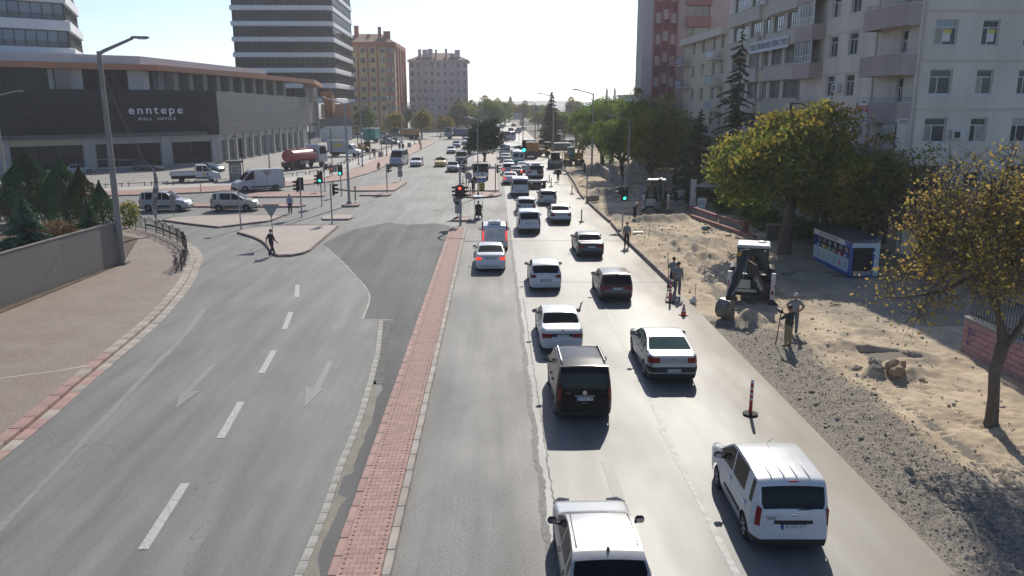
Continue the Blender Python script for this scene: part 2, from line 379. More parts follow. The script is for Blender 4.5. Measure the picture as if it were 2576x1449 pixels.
# ------------------------------------------------------------------ central reservation with interlocking pavers
med = struct('median_strip', MB().box(-3.38, -2.42, 8, 63, 0, .125), M_joint)
def bone(w, d, n, h, half=0):
    e = .004; x0 = -w/2+e; x1 = w/2-e; a = d/2+n/2-e; b_ = d/2-n/2-e
    if half == 0: top = [(x1, a), (w*.27, a), (w*.17, b_), (-w*.17, b_), (-w*.27, a), (x0, a)]
    elif half > 0: top = [(w*.25, a), (w*.0, a), (-w*.08, b_), (-w*.25+e, b_)]
    else: top = [(w*.25-e, b_), (w*.08, b_), (0, a), (-w*.25, a)]
    pts = top+[(x, -y) for x, y in top[::-1]]
    return MB().prism(pts, 0, h)
PW, PD = .232, .19
pm = {k: bone(PW, PD, .035, .03, k).mesh('paver', M_paver) for k in (0, 1, -1)}
rest = MB(); cnt = 0; row = 0; y = 13.4; bones = {k: bone(PW, PD, .035, .03, k) for k in (0, 1, -1)}
while y < 62.9:
    xs = []; inner0, inner1 = -3.37, -2.43; nfull = int((inner1-inner0)/PW+1e-6)
    if row % 2 == 0: xs = [(inner0+PW*(i+.5), 0) for i in range(4)]
    else: xs = [(inner0+PW*.25, -1)]+[(inner0+PW*(i+1), 0) for i in range(3)]+[(inner0+PW*3.75, 1)]
    for x, k in xs:
        if cnt < 300: ob('paver', pm[k], med, (x, y, .124+random.uniform(-.002, .003))); cnt += 1
        else:
            bz = .124+random.uniform(-.002, .003); bb = bones[k]; rest.add([(v[0]+x, v[1]+y, v[2]+bz) for v in bb.v], bb.f)
    row += 1; y += PD
ro = rest.build('paver_field', M_paver, med); ro['kind'] = 'stuff'
def kerb_piece(l, w, h, m, c=.03):
    return MB().bbox((0, 0, h/2), (w, l-.005, h), min(c, .016)).mesh('kerb_stone', m)
kr, kl = kerb_piece(.98, .19, .165, M_kerb), kerb_piece(.74, .19, .155, M_kerbred, .02)
yy = 12.0
while yy < 62.6: ob('kerb_stone', kr, med, (-2.33+random.uniform(-.006, .006), yy+.49, random.uniform(-.006, .004))); yy += .98
yy = 12.0
while yy < 62.6: ob('kerb_stone', kl, med, (-3.47+random.uniform(-.006, .006), yy+.37, random.uniform(-.006, .004))); yy += .74
struct('median_end_kerb', MB().bbox((-2.9, 63.06, .07), (1.3, .14, .14), .03), M_kerb, med)
# flush pale gutter stones left of the reservation and the dusty verge
sheet('road_patch_strip', [(-4.1, 6), (-3.57, 6), (-3.57, 25), (-3.95, 26.5), (-4.25, 24), (-4.15, 18)], .0055, M_patch)
VL = [(-4.02, 6), (-4.05, 12), (-4.08, 15.3), (-4.08, 17.8), (-4.17, 20.4), (-4.18, 22.1), (-4.2, 24), (-4.36, 27.3)]
vy = np.arange(6, 27.6, .2); vx = np.interp(vy, [p[1] for p in VL], [p[0] for p in VL]); vw = np.maximum(.02, (.26+.16*fbm(vy*.5, vy*0+2, 3)*2)*np.clip((27.8-vy)/3, .1, 1)*np.where((vy > 18.7) & (vy < 19.9), .12, 1))
sheet('verge', [(x-.02, y) for x, y in zip(vx, vy)]+[(x+w, y) for x, y, w in list(zip(vx, vy, vw))[::-1]], .0085, M_dust)
vy = np.arange(27, 35.6, .25); vx = np.interp(vy, [27.3, 30.6, 35.5], [-4.38, -4.6, -5.13]); vw = .34+.2*fbm(vy*.9, vy*0+5, 3)
sheet('broken_verge', [(x, y) for x, y in zip(vx, vy)]+[(x+w, y) for x, y, w in list(zip(vx, vy, vw))[::-1]], .0085, mat('broken_asphalt', (.17, .165, .15), .9, (.09, .09, .085), 3, speck=.3))
gut = struct('gutter_line', MB().box(-4.4, -4.05, 4, 10, 0, .012), M_stone)
for (a, b_) in walk([(-4.15, 10), (-4.2, 15.3), (-4.2, 17.8), (-4.3, 20.4), (-4.3, 22.1), (-4.33, 24.0), (-4.5, 27.3), (-4.72, 30.6), (-5.25, 35.5)], .52):
    l = math.hypot(b_[0]-a[0], b_[1]-a[1])
    ob('gutter_stone', MB().bbox((0, 0, .01), (.2+random.uniform(-.015, .015), l-.008, .05), .007).mesh('gutter_stone', M_stone), gut,
       ((a[0]+b_[0])/2, (a[1]+b_[1])/2, 0), math.atan2(b_[1]-a[1], b_[0]-a[0])-math.pi/2)

# ------------------------------------------------------------------ left pavement with kerb stones
outer = smooth_poly([(-13.2, 10), (-13.6, 16), (-13.9, 20.9), (-14.1, 23.8), (-14.5, 27.4), (-14.8, 30.7), (-15.3, 35.5), (-16.0, 39.7), (-16.9, 44.0), (-18.2, 48.7), (-18.9, 51.1), (-20.2, 54.1), (-21.5, 56.2), (-23.3, 58.8), (-25.2, 61.3), (-28.3, 63.4), (-34, 65.5), (-60, 68)], 4)
def offset(pts, d):
    P = np.array(pts, float); o = []
    for i in range(len(P)):
        t = P[min(i+1, len(P)-1)]-P[max(i-1, 0)]; t /= np.hypot(*t); o.append((P[i][0]-t[1]*d, P[i][1]+t[0]*d))
    return o
inn = offset(outer, .42); kin = offset(outer, .80)
pav = struct('pavement_left', MB().prism(kin+[(-90, 68), (-90, 8), (-14.3, 8)], 0, .12), M_pv_left)
def kerb_run(parent, line, off, w, h, step, mfun, seed=0, name='kerb_stone', c=.025, z=0):
    for i, (a, b_) in enumerate(walk(offset(line, off), step)):
        l = math.hypot(b_[0]-a[0], b_[1]-a[1])
        me = MB().bbox((0, 0, h/2), (w, l-.007, h), min(c, .016)).mesh(name, mfun(i, (a[0]+b_[0])/2, (a[1]+b_[1])/2))
        ob(name, me, parent, ((a[0]+b_[0])/2, (a[1]+b_[1])/2, z+random.uniform(-.006, .006)), math.atan2(b_[1]-a[1], b_[0]-a[0])-math.pi/2+random.uniform(-.006, .006))
near = [p for p in outer if p[1] < 63.5 and p[1] > 14]
kerb_run(pav, near, .60, .38, .15, .95, lambda i, x, y: M_kerbred if y < 30.5 and i % 7 else M_kerb)
kerb_run(pav, near, .20, .38, .03, .8, lambda i, x, y: M_kerbred if y < 29 and i % 3 else M_kerb, name='gutter_stone', c=.008)
ribbon('pavement_line', [(-18.6, 27.3), (-17.9, 27.6), (-16.4, 28.3), (-15.4, 29.0)], .09, .124, mat('chalk_line', (.45, .42, .38), .8), parent=pav, wob=.6)
struct('garden_bed', MB().prism([(-23.5, 30), (-22.9, 48.6), (-26, 58), (-31, 62), (-90, 66), (-90, 30)], 0, .16), M_soil)

# ------------------------------------------------------------------ traffic islands
def island(name, pts, top, kerbm, h=.15, step=1.0, kw=.16):
    o = struct(name, MB().prism(pts, 0, h-.012), [top])
    n = len(pts); a = sum(pts[i][0]*pts[(i+1) % n][1]-pts[(i+1) % n][0]*pts[i][1] for i in range(n))
    loop = list(pts if a > 0 else pts[::-1]); loop.append(loop[0])
    for i, (p, q) in enumerate(walk(loop, step)):
        l = math.hypot(q[0]-p[0], q[1]-p[1]); ang = math.atan2(q[1]-p[1], q[0]-p[0])
        ob('kerb_stone', MB().bbox((0, 0, h/2), (kw, l-.005, h), .018).mesh('kerb_stone', kerbm), o, ((p[0]+q[0])/2, (p[1]+q[1])/2, random.uniform(-.006, .006)), ang-math.pi/2)
    return o
I1 = [(-19.8, 61.1), (-19.5, 62.6), (-18.4, 63.6), (-16.4, 64.2), (-12.7, 64.4), (-12.6, 57.6), (-12.55, 53.2), (-12.75, 52.2), (-13.2, 51.5), (-14.1, 51.3), (-14.8, 52.4), (-15.5, 54.3), (-16.6, 56.8), (-17.8, 58.7)]
island('traffic_island_near', I1, M_pv_white, M_kerbdark)
island('traffic_island_left', [(-28.1, 67.7), (-25.2, 65.6), (-22.1, 63.7), (-20.4, 65.6), (-19.0, 66.9), (-18.7, 70.2), (-23.6, 70.5), (-26.0, 70.3), (-28.0, 69.2)], M_pv_white, M_kerbdark)
island('traffic_island_small', [(-14.9, 68.7), (-14.8, 70.4), (-12.9, 70.7), (-12.4, 69.9), (-12.4, 67.9), (-14.6, 67.9)], M_pv_white, M_kerb)
island('side_median_near', [(-60, 73.2), (-36.7, 76.9), (-18.7, 76.5), (-18.3, 77.5), (-18.9, 78.5), (-23.4, 79.4), (-37.7, 78.9), (-60, 76)], M_pv_red, M_kerbdark, step=1.6)
island('side_median_far', [(-26.2, 84.4), (-26.8, 86.8), (-25.9, 89.2), (-19.5, 89.5), (-18.3, 86.9), (-18.3, 85.2)], M_pv_red, M_kerbdark)
island('traffic_island_red', [(-18.1, 92.3), (-16.6, 93.0), (-11.3, 101.0), (-11.0, 100.3), (-11.4, 90.6), (-15.8, 90.4)], M_pv_red, M_kerbdark)
island('traffic_island_slim', [(-14.5, 86.0), (-14.1, 86.7), (-11.5, 88.0), (-11.2, 87.0), (-11.5, 85.7)], M_pv_red, M_kerbdark)
island('lamp_island', [(-14.8, 77.4), (-14.4, 78.8), (-13.2, 78.0), (-13.1, 76.9), (-14.4, 76.5)], M_pv_red, M_kerbdark, h=.18)
island('median_island', [(-3.6, 66.9), (-3.3, 69.2), (-2.2, 69.0), (-2.0, 66.8)], M_pv_red, M_kerbdark)
island('far_median_nose', smooth_poly([(-3.7, 85.7), (-3.3, 88.6), (0.2, 88.4), (0.7, 86.7), (.1, 84.7), (-1.4, 83.7), (-3.0, 84.2)], 3, True), M_pv_red, M_kerbdark, h=.16)
island('far_median', [(-3.6, 90.4), (.5, 90.3), (.4, 200), (-3.6, 200)], M_pv_white, M_kerbdark, h=.14, step=2.0)
# ------------------------------------------------------------------ far pavement, pale pavement and car park
kerbline = [(-90, 78), (-60, 83), (-42.5, 86.2), (-36.5, 87.6), (-29.2, 91.0), (-24.5, 95.8), (-21.9, 99.8), (-19.7, 103.3), (-18.8, 107.9), (-18.0, 112.5), (-17.5, 120.1), (-17.2, 130.1), (-16.4, 150.8), (-15.0, 197.5), (-15.5, 208)]
backline = [(-90, 82), (-60, 86.6), (-44.4, 90.1), (-38.9, 92.9), (-31.1, 96.9), (-25.4, 102), (-22.8, 106.3), (-21.3, 119.1), (-21.0, 130.2), (-20.7, 144.3), (-20.5, 158.0), (-20.1, 169.0), (-19.4, 190.6), (-18.5, 208)]
white = [(-90, 85), (-60, 90), (-46.1, 93.6), (-37.3, 98.3), (-32.3, 100.8), (-27.2, 107.8), (-24.6, 113), (-24.3, 137), (-23.8, 162), (-22.7, 183), (-22.4, 208)]
fp = struct('far_pavement', MB().prism(kerbline+backline[::-1], 0, .13), M_pv_red)
struct('pale_pavement', MB().prism(backline+white[::-1], 0, .135), mat('pale_concrete', (.46, .43, .385), .8, (.39, .365, .33), .5, speck=.06))
for i, (p, q) in enumerate(walk([p for p in smooth_poly(kerbline, 4) if p[0] > -60], 2.0)):
    ob('kerb_stone', MB().bbox((0, 0, .075), (.2, math.hypot(q[0]-p[0], q[1]-p[1])-.015, .15), .03).mesh('kerb_stone', M_kerb if i % 5 else M_kerbdark), fp, ((p[0]+q[0])/2, (p[1]+q[1])/2, 0), math.atan2(q[1]-p[1], q[0]-p[0])-math.pi/2)
struct('car_park', MB().prism(white+[(-22.4, 262), (-130, 262), (-130, 80)], 0, .11), M_carpark)
# ------------------------------------------------------------------ right-hand road works: bare earth with gravel, ruts, mounds and a pit
MOUNDS = [(11.7, 87.3, 2.1, 1.5, .95), (12.7, 66.9, 1.1, .8, .5), (14.3, 67.4, 1.5, 1.0, .75), (15.9, 68.2, 1.1, .9, .6), (11.7, 35.4, 1.0, .75, .5), (12.4, 36.2, .6, .5, .25),
          (12.6, 55.2, 1.1, .8, .45), (13.6, 53.2, 1.0, .8, .5), (14.3, 50.6, .9, .7, .35), (13.2, 51.0, 1.2, .7, .3), (14.6, 54.8, .8, 1.0, .4),
          (14.2, 27.9, .75, .5, .55), (15.2, 27.7, .55, .5, .5), (15.9, 28.1, .7, .45, .28), (16.5, 29.9, 1.0, .7, .3), (14.5, 31.2, 1.2, .6, .28), (16.2, 33.0, 1.6, .5, .22),
          (10.9, 47.5, .7, 2.2, .35), (10.6, 53.5, .7, 3, .3), (17.0, 47.0, 1.0, 1.2, .55), (17.8, 44.7, .7, .9, .35), (18.6, 42.2, .6, .8, .25), (15.6, 72.5, 1.4, 1.0, .5), (12.5, 78, 2, 2.5, .3), (17, 80, 2, 3, .35), (10.6, 70, .6, 4, .22), (12, 100, 1.5, 3, .4), (11.5, 110, 1.2, 2, .5), (13.5, 118, 1.5, 2, .5)]
PITS = [(15.75, 30.1, .75, .55, .75), (10.35, 34.6, .5, .45, .18)]
def gravel_r(y): return np.interp(y, [10, 17.6, 21, 22.4, 25.3, 26.9, 29.7, 31.9, 34, 36], [13.3, 13.0, 13.05, 12.9, 13.2, 13.0, 12.65, 13.25, 12.4, 10.5])
def hz(x, y):
    x = np.asarray(x, float); y = np.asarray(y, float)
    e = np.clip((x-9.75)/1.2, 0, 1)
    h = -.03+e*(.03+.16*fbm(x*.35, y*.22, 3)+.09*fbm(x*1.1, y*.8, 3))+e*(.07*fbm(x*3.1, y*3.1, 3)+.03*fbm(x*9, y*9, 2))
    # embankment ridge and wheel ruts with tread marks in the gravel band
    near = np.clip((36-y)/4, 0, 1)
    h = h+near*(.20*np.exp(-((x-10.75)/.45)**2)+.10*np.exp(-((x-12.6)/.4)**2))*e
    for rx, wd, amp in ((11.25, .2, .075), (11.75, .16, .05), (13.65, .2, .10), (15.1, .2, .09), (12.7, .18, .06)):
        cx = rx+.12*np.sin(y*.35); k = np.exp(-((x-cx)/wd)**4)
        h = h-near*k*(amp*.6+.045*np.sin(y*19+np.abs(x-cx)*14))
    mid = np.clip((y-38)/3, 0, 1)*np.clip((62-y)/4, 0, 1)
    for rx in (12.2, 13.1, 15.0):
        cx = rx+.012*(y-45)**1+.1*np.sin(y*.4); k = np.exp(-((x-cx)/.22)**4); h = h-mid*k*(.10+.04*np.sin(y*17))+mid*.09*np.exp(-((x-cx-.4)/.2)**2)
    for mx, my, sx, sy, a in MOUNDS:
        d2 = ((x-mx)/sx)**2+((y-my)/sy)**2
        h = h+a*np.maximum(0, 1-np.sqrt(d2+.02)*.75)**1.25*(1+.5*fbm(x*2.2, y*2.2, 3))*e
    for mx, my, sx, sy, a in PITS:
        d2 = np.maximum(np.abs((x-mx+.3*(y-my))/sx), np.abs((y-my)/sy)); h = h-a*np.clip((1.25-d2)*2.6, 0, 1)
    return h
def hz1(x, y): return float(hz(np.array([x]), np.array([y]))[0])
rows = [9.0]
while rows[-1] < 190: rows.append(rows[-1]+max(.07, (rows[-1]-6)*.0055))
ys = np.array(rows); xs = np.r_[np.arange(9.74, 19, .085), np.arange(19, 34, .5), [40, 60, 90]]
X, Y = np.meshgrid(xs, ys)
edge = np.interp(ys, [0, 42, 60, 75, 90, 104, 120, 190], [9.74, 9.74, 9.62, 9.6, 9.3, 9.6, 10.9, 11.3])
X = X+((edge-9.74)[:, None]*np.clip((15-X)/5.3, 0, 1))
X[:, 0] += .05*fbm(ys*1.3, ys*0, 3)
Zt = hz(X, Y)
nx, ny = len(xs), len(ys)
V = np.c_[X.ravel(), Y.ravel(), Zt.ravel()]
i0 = (np.arange(ny-1)[:, None]*nx+np.arange(nx-1)[None, :]).ravel()
F = np.c_[i0, i0+1, i0+1+nx, i0+nx]
me = bpy.data.meshes.new('bare_earth')
me.vertices.add(len(V)); me.vertices.foreach_set('co', V.astype(np.float32).ravel())
me.loops.add(F.size); me.loops.foreach_set('vertex_index', F.astype(np.int32).ravel())
me.polygons.add(len(F)); me.polygons.foreach_set('loop_start', np.arange(0, F.size, 4, dtype=np.int32)); me.polygons.foreach_set('loop_total', np.full(len(F), 4, np.int32))
me.polygons.foreach_set('use_smooth', np.ones(len(F), bool)); me.update()
# where the grey gravel lies, where the sand lies
gr = np.clip((gravel_r(V[:, 1])-V[:, 0])*2.5+.9*fbm(V[:, 0]*1.2, V[:, 1]*.7, 3), 0, 1)*np.clip((38-V[:, 1])/3+fbm(V[:, 0]*.8, V[:, 1]*.5, 3), 0, 1)
gr = np.maximum(gr, np.clip(1-np.hypot((V[:, 0]-16.6)/1.1, (V[:, 1]-29.9)/.8), 0, 1)*1.6)
gr = np.maximum(gr, np.clip((fbm(V[:, 0]*.33+9, V[:, 1]*.16, 4)-.05)*4, 0, .8)*(V[:, 1] > 34))
gr = np.maximum(gr, .75*np.clip((V[:, 0]-15.2)/1.5, 0, 1)*np.clip((V[:, 1]-34)/2, 0, 1)*np.clip((56-V[:, 1])/4, 0, 1)*(.75+fbm(V[:, 0]*.5, V[:, 1]*.3, 3))); gr = np.clip(gr, 0, 1)
at = me.attributes.new('gravel', 'FLOAT', 'POINT'); at.data.foreach_set('value', gr.astype(np.float32))
m = bpy.data.materials.new('earth'); m.use_nodes = True; nt = m.node_tree; L = nt.links.new; b = nt.nodes['Principled BSDF']; b.inputs['Roughness'].default_value = .95; b.inputs['Specular IOR Level'].default_value = .15
tc = nd(nt, 'ShaderNodeTexCoord'); atn = nd(nt, 'ShaderNodeAttribute', attribute_name='gravel')
def nz(s, d, rg=.6):
    n = nd(nt, 'ShaderNodeTexNoise'); n.inputs['Scale'].default_value = s; n.inputs['Detail'].default_value = d; n.inputs['Roughness'].default_value = rg; L(tc.outputs['Object'], n.inputs['Vector']); return n.outputs[0]
def cr(x, stops):
    r = nd(nt, 'ShaderNodeValToRGB'); L(x, r.inputs[0]); e = r.color_ramp.elements
    while len(e) < len(stops): e.new(.5)
    for k, (p, c) in enumerate(stops): e[k].position = p; e[k].color = (*c, 1)
    return r.outputs[0]
sand = cr(nz(.5, 7, .7), [(.27, (.27, .225, .175)), (.42, (.43, .35, .255)), (.55, (.58, .47, .335)), (.72, (.66, .56, .42))])
grav = cr(nz(17, 4, .8), [(.3, (.08, .072, .062)), (.48, (.255, .225, .185)), (.68, (.47, .42, .35))])
mx = nd(nt, 'ShaderNodeMix', data_type='RGBA'); L(atn.outputs['Fac'], mx.inputs[0]); L(sand, mx.inputs[6]); L(grav, mx.inputs[7])
peb = cr(nz(38, 3, .7), [(.36, (.62, .6, .58)), (.5, (1, 1, 1)), (.66, (1.0, 1.0, 1.0))])
m2 = nd(nt, 'ShaderNodeMix', data_type='RGBA', blend_type='MULTIPLY'); m2.inputs[0].default_value = .8; L(mx.outputs[2], m2.inputs[6]); L(peb, m2.inputs[7])
L(m2.outputs[2], b.inputs['Base Color'])
bp = nd(nt, 'ShaderNodeBump'); bp.inputs['Strength'].default_value = .8; bp.inputs['Distance'].default_value = .035; L(nz(13, 5, .75), bp.inputs['Height']); L(bp.outputs[0], b.inputs['Normal'])
me.materials.append(m); MATS['earth'] = m
eo = ob('bare_earth_ground', me); eo['kind'] = 'structure'
# loose stones lying on the earth
def stone_mesh(seed):
    r = random.Random(seed); bm = bmesh.new(); bmesh.ops.create_icosphere(bm, subdivisions=1, radius=1)
    for v in bm.verts: v.co = Vector((v.co.x*r.uniform(.7, 1.2), v.co.y*r.uniform(.6, 1.1), v.co.z*r.uniform(.45, .8)))
    me = bpy.data.meshes.new('stone'); bm.to_mesh(me); bm.free(); return me
def scatter_stones(name, n, pos, size, m, label=None):
    base = []
    for s in range(4):
        t = stone_mesh(s); base.append((np.array([v.co for v in t.vertices]), np.array([p.vertices[:] for p in t.polygons])))
    VV = []; FF = []; o = 0; Q = np.array([pos() for _ in range(n)]); H = hz(Q[:, 0], Q[:, 1])
    for k in range(n):
        v, f = base[k % 4]; x, y = Q[k]; s = size(); a = random.uniform(0, 6.3); c, sn = math.cos(a), math.sin(a)
        w = v*s; w = np.c_[w[:, 0]*c-w[:, 1]*sn+x, w[:, 0]*sn+w[:, 1]*c+y, w[:, 2]+H[k]+s*.15]
        VV.append(w); FF.append(f+o); o += len(v)
    VV = np.concatenate(VV); FF = np.concatenate(FF); me = bpy.data.meshes.new(name); me.from_pydata(VV.tolist(), [], FF.tolist()); me.materials.append(m)
    o_ = ob(name, me); o_['kind'] = 'stuff'; return o_
M_peb = mat('pebble', (.24, .225, .20), .9, (.13, .12, .11), 3, lo=.3, hi=.7)
def gp_():
    y = 13+22*random.random()**1.4; return random.uniform(9.95, 13.2), y
scatter_stones('gravel', 5200, gp_, lambda: .012+.03*random.random()**3, M_peb)
def gq_():
    y = random.uniform(16, 75); return random.uniform(10.1, 18.5), y
scatter_stones('rubble_bits', 2200, gq_, lambda: .015+.07*random.random()**5, mat('rubble_stone', (.34, .29, .23), .95, (.22, .19, .16), 2))
scatter_stones('earth_clods', 500, gq_, lambda: .03+.11*random.random()**3, mat('clod', (.42, .34, .25), .95, (.27, .225, .17), 4))
# broken slabs and boulders that can be told apart
M_slab = mat('broken_concrete', (.33, .285, .235), .95, (.22, .195, .165), 3, speck=.15, bump=.6, bscale=14)
M_clay = mat('clay_block', (.40, .26, .17), .95, (.33, .23, .16), 2, bump=.5, bscale=10)
def boulder(loc, s, m, label, sq=(1, 1, .7), seed=0, name='boulder'):
    r = random.Random(seed); bm = bmesh.new(); bmesh.ops.create_icosphere(bm, subdivisions=3, radius=1)
    for v in bm.verts:
        q = .8+.7*float(fbm(v.co.x*1.5+seed*3.1+v.co.z*.7, v.co.y*1.5+v.co.z*1.9, 4))+.06*(r.random()-.5); v.co = Vector((v.co.x*sq[0]*q*s, v.co.y*sq[1]*q*s, v.co.z*sq[2]*q*s))
    me = bpy.data.meshes.new(name); bm.to_mesh(me); bm.free(); me.materials.append(m)
    o = ob(name, me, None, (loc[0], loc[1], hz1(loc[0], loc[1])+s*sq[2]*.3), r.uniform(0, 6)); return tag(o, label, 'boulder')
boulder((14.75, 27.6), .5, M_clay, 'largest orange clay lump on the heap beside the dug pit', (1.2, .8, .85), 3)
boulder((14.15, 28.1), .3, M_slab, 'grey broken lump between the clay lump and the sandy track', (1.1, .8, .8), 5)
boulder((13.7, 28.3), .22, M_slab, 'small grey rubble lump at the left end of the heap by the pit', (1.2, .9, .7), 8)
boulder((14.1, 27.6), .2, M_slab, 'small grey rubble lump in front of the heap by the pit', (1.3, .9, .6), 9)
boulder((11.1, 19.5), .16, M_slab, 'pale stone standing on the gravel bank beside the white van', (1, .8, 1.1), 11)
boulder((10.9, 18.9), .11, M_slab, 'small pale stone just below the bigger stone on the gravel bank', (1.1, .9, .8), 12)
boulder((10.75, 21.6), .10, M_slab, 'pale stone on the gravel bank level with the striped post', (1.1, .8, .7), 13)
boulder((13.0, 25.6), .12, M_slab, 'single pale stone at the edge between gravel and sandy track', (1.3, .9, .6), 14)
boulder((16.3, 46.3), .55, M_soil, 'dark upturned earth clod with roots beside the tree base', (1.2, .9, .7), 21)
boulder((17.1, 45.2), .42, M_dust, 'pale dry earth clod in front of the recycling kiosk', (1.2, .9, .6), 22)
t = thing('pit_cover', 'flat pale boards with a red block lying in the dug pit', 'boards', (15.5, 29.95, hz1(15.5, 29.95)+.1))
MB().cbox((0, .1, .45), (.55, .16, .04), .3).cbox((0, -.12, .42), (.5, .16, .04), .45).build('board', mat('pale_board', (.5, .42, .33), .8), t)
MB().cbox((-.05, -.25, .25), (.16, .12, .3), .4).build('block', mat('red_plastic', (.5, .05, .04), .5), t)
# kerb stones laid along the works, some not yet set in line
ks = kerb_piece(.98, .16, .26, M_kerbdark, .02)
def works_kerb(name, pts, label):
    o = struct(name, MB().box(-.01, .01, -.01, .01, -.03, -.01), M_kerbdark); o['label'] = label
    for p, q in walk(pts, .99): ob('kerb_stone', ks, o, ((p[0]+q[0])/2, (p[1]+q[1])/2, random.uniform(-.015, .015)), math.atan2(q[1]-p[1], q[0]-p[0])-math.pi/2+random.uniform(-.02, .02))
works_kerb('kerb_row', [(9.72, 42.4), (9.6, 50), (9.42, 59.8)], 'row of pink kerb stones along the works nearest the camera')
works_kerb('kerb_row', [(9.55, 60.3), (9.65, 65.2)], 'short row of kerb stones by the green signal post')
works_kerb('kerb_row', [(9.62, 66), (9.5, 71), (9.35, 78.5)], 'row of kerb stones beyond the signal post up to the drain block')
works_kerb('kerb_row', [(9.25, 82.5), (9.35, 87), (9.85, 97), (10.35, 112), (10.5, 118.5)], 'farthest row of kerb stones along the bare earth')
# ------------------------------------------------------------------ vehicles
def paint(name, c, rough=.32, metal=0.0, coat=.6): return mat('paint_'+name, c, rough, tuple(v*.86 for v in c), 1.7, metal=metal, coat=coat)
P_white = paint('white', (.62, .63, .64)); P_silver = paint('silver', (.40, .41, .43), .34, .55); P_black = mat('paint_black', (.005, .005, .006), .22, spec=.3)
P_maroon = paint('maroon', (.045, .010, .014), .28); P_green = paint('dark_green', (.022, .034, .036), .28, .2); P_beige = paint('beige', (.40, .37, .32), .34, .3)
P_cream = paint('cream_silver', (.42, .42, .42), .32, .35); P_taxi = paint('taxi_yellow', (.62, .47, .10), .35); P_blue = paint('mid_blue', (.06, .11, .24), .3, .3)
P_grey = paint('dark_grey', (.07, .075, .085), .3, .3); P_ltgrey = paint('light_grey', (.45, .46, .48), .35, .2); P_pale = paint('pale_blue_grey', (.33, .38, .44), .35, .3)
P_red = paint('red', (.33, .022, .025), .4); P_orange = paint('orange', (.52, .24, .05), .5, coat=.1); P_teal = paint('teal', (.03, .30, .28), .45, coat=.1)
P_yell = paint('machine_yellow', (.50, .29, .05), .5, coat=.1); P_vwhite = paint('van_white', (.60, .61, .62), .38, coat=.3)
M_glass = mat('tinted_glass', (.006, .008, .009), .05, spec=.22); M_glassg = mat('green_glass', (.03, .065, .06), .05, spec=.3)
M_black = mat('black_plastic', (.016, .016, .017), .55); M_tyre = mat('tyre', (.013, .013, .013), .85); M_rim = mat('rim', (.42, .43, .45), .35, metal=.7)
M_chrome = mat('chrome', (.7, .7, .72), .15, metal=1.0); M_seam = mat('seam', (.012, .012, .012), .8)
M_tail = mat('tail_lens', (.22, .012, .012), .18); M_tailon = mat('tail_lens_lit', (.45, .02, .02), .2, emit=(1, .05, .03), estr=.9)
M_head = mat('head_lens', (.55, .57, .58), .12, spec=.8); M_amber = mat('amber_lens', (.6, .22, .03), .3); M_plate = mat('plate_white', (.62, .62, .60), .5)
M_plateblue = mat('plate_blue', (.02, .06, .28), .5); M_ink = mat('ink_black', (.012, .012, .014), .7); M_steel = mat('steel_grey', (.24, .245, .25), .45, metal=.6)
M_dsteel = mat('dark_steel', (.035, .035, .037), .5, metal=.3)

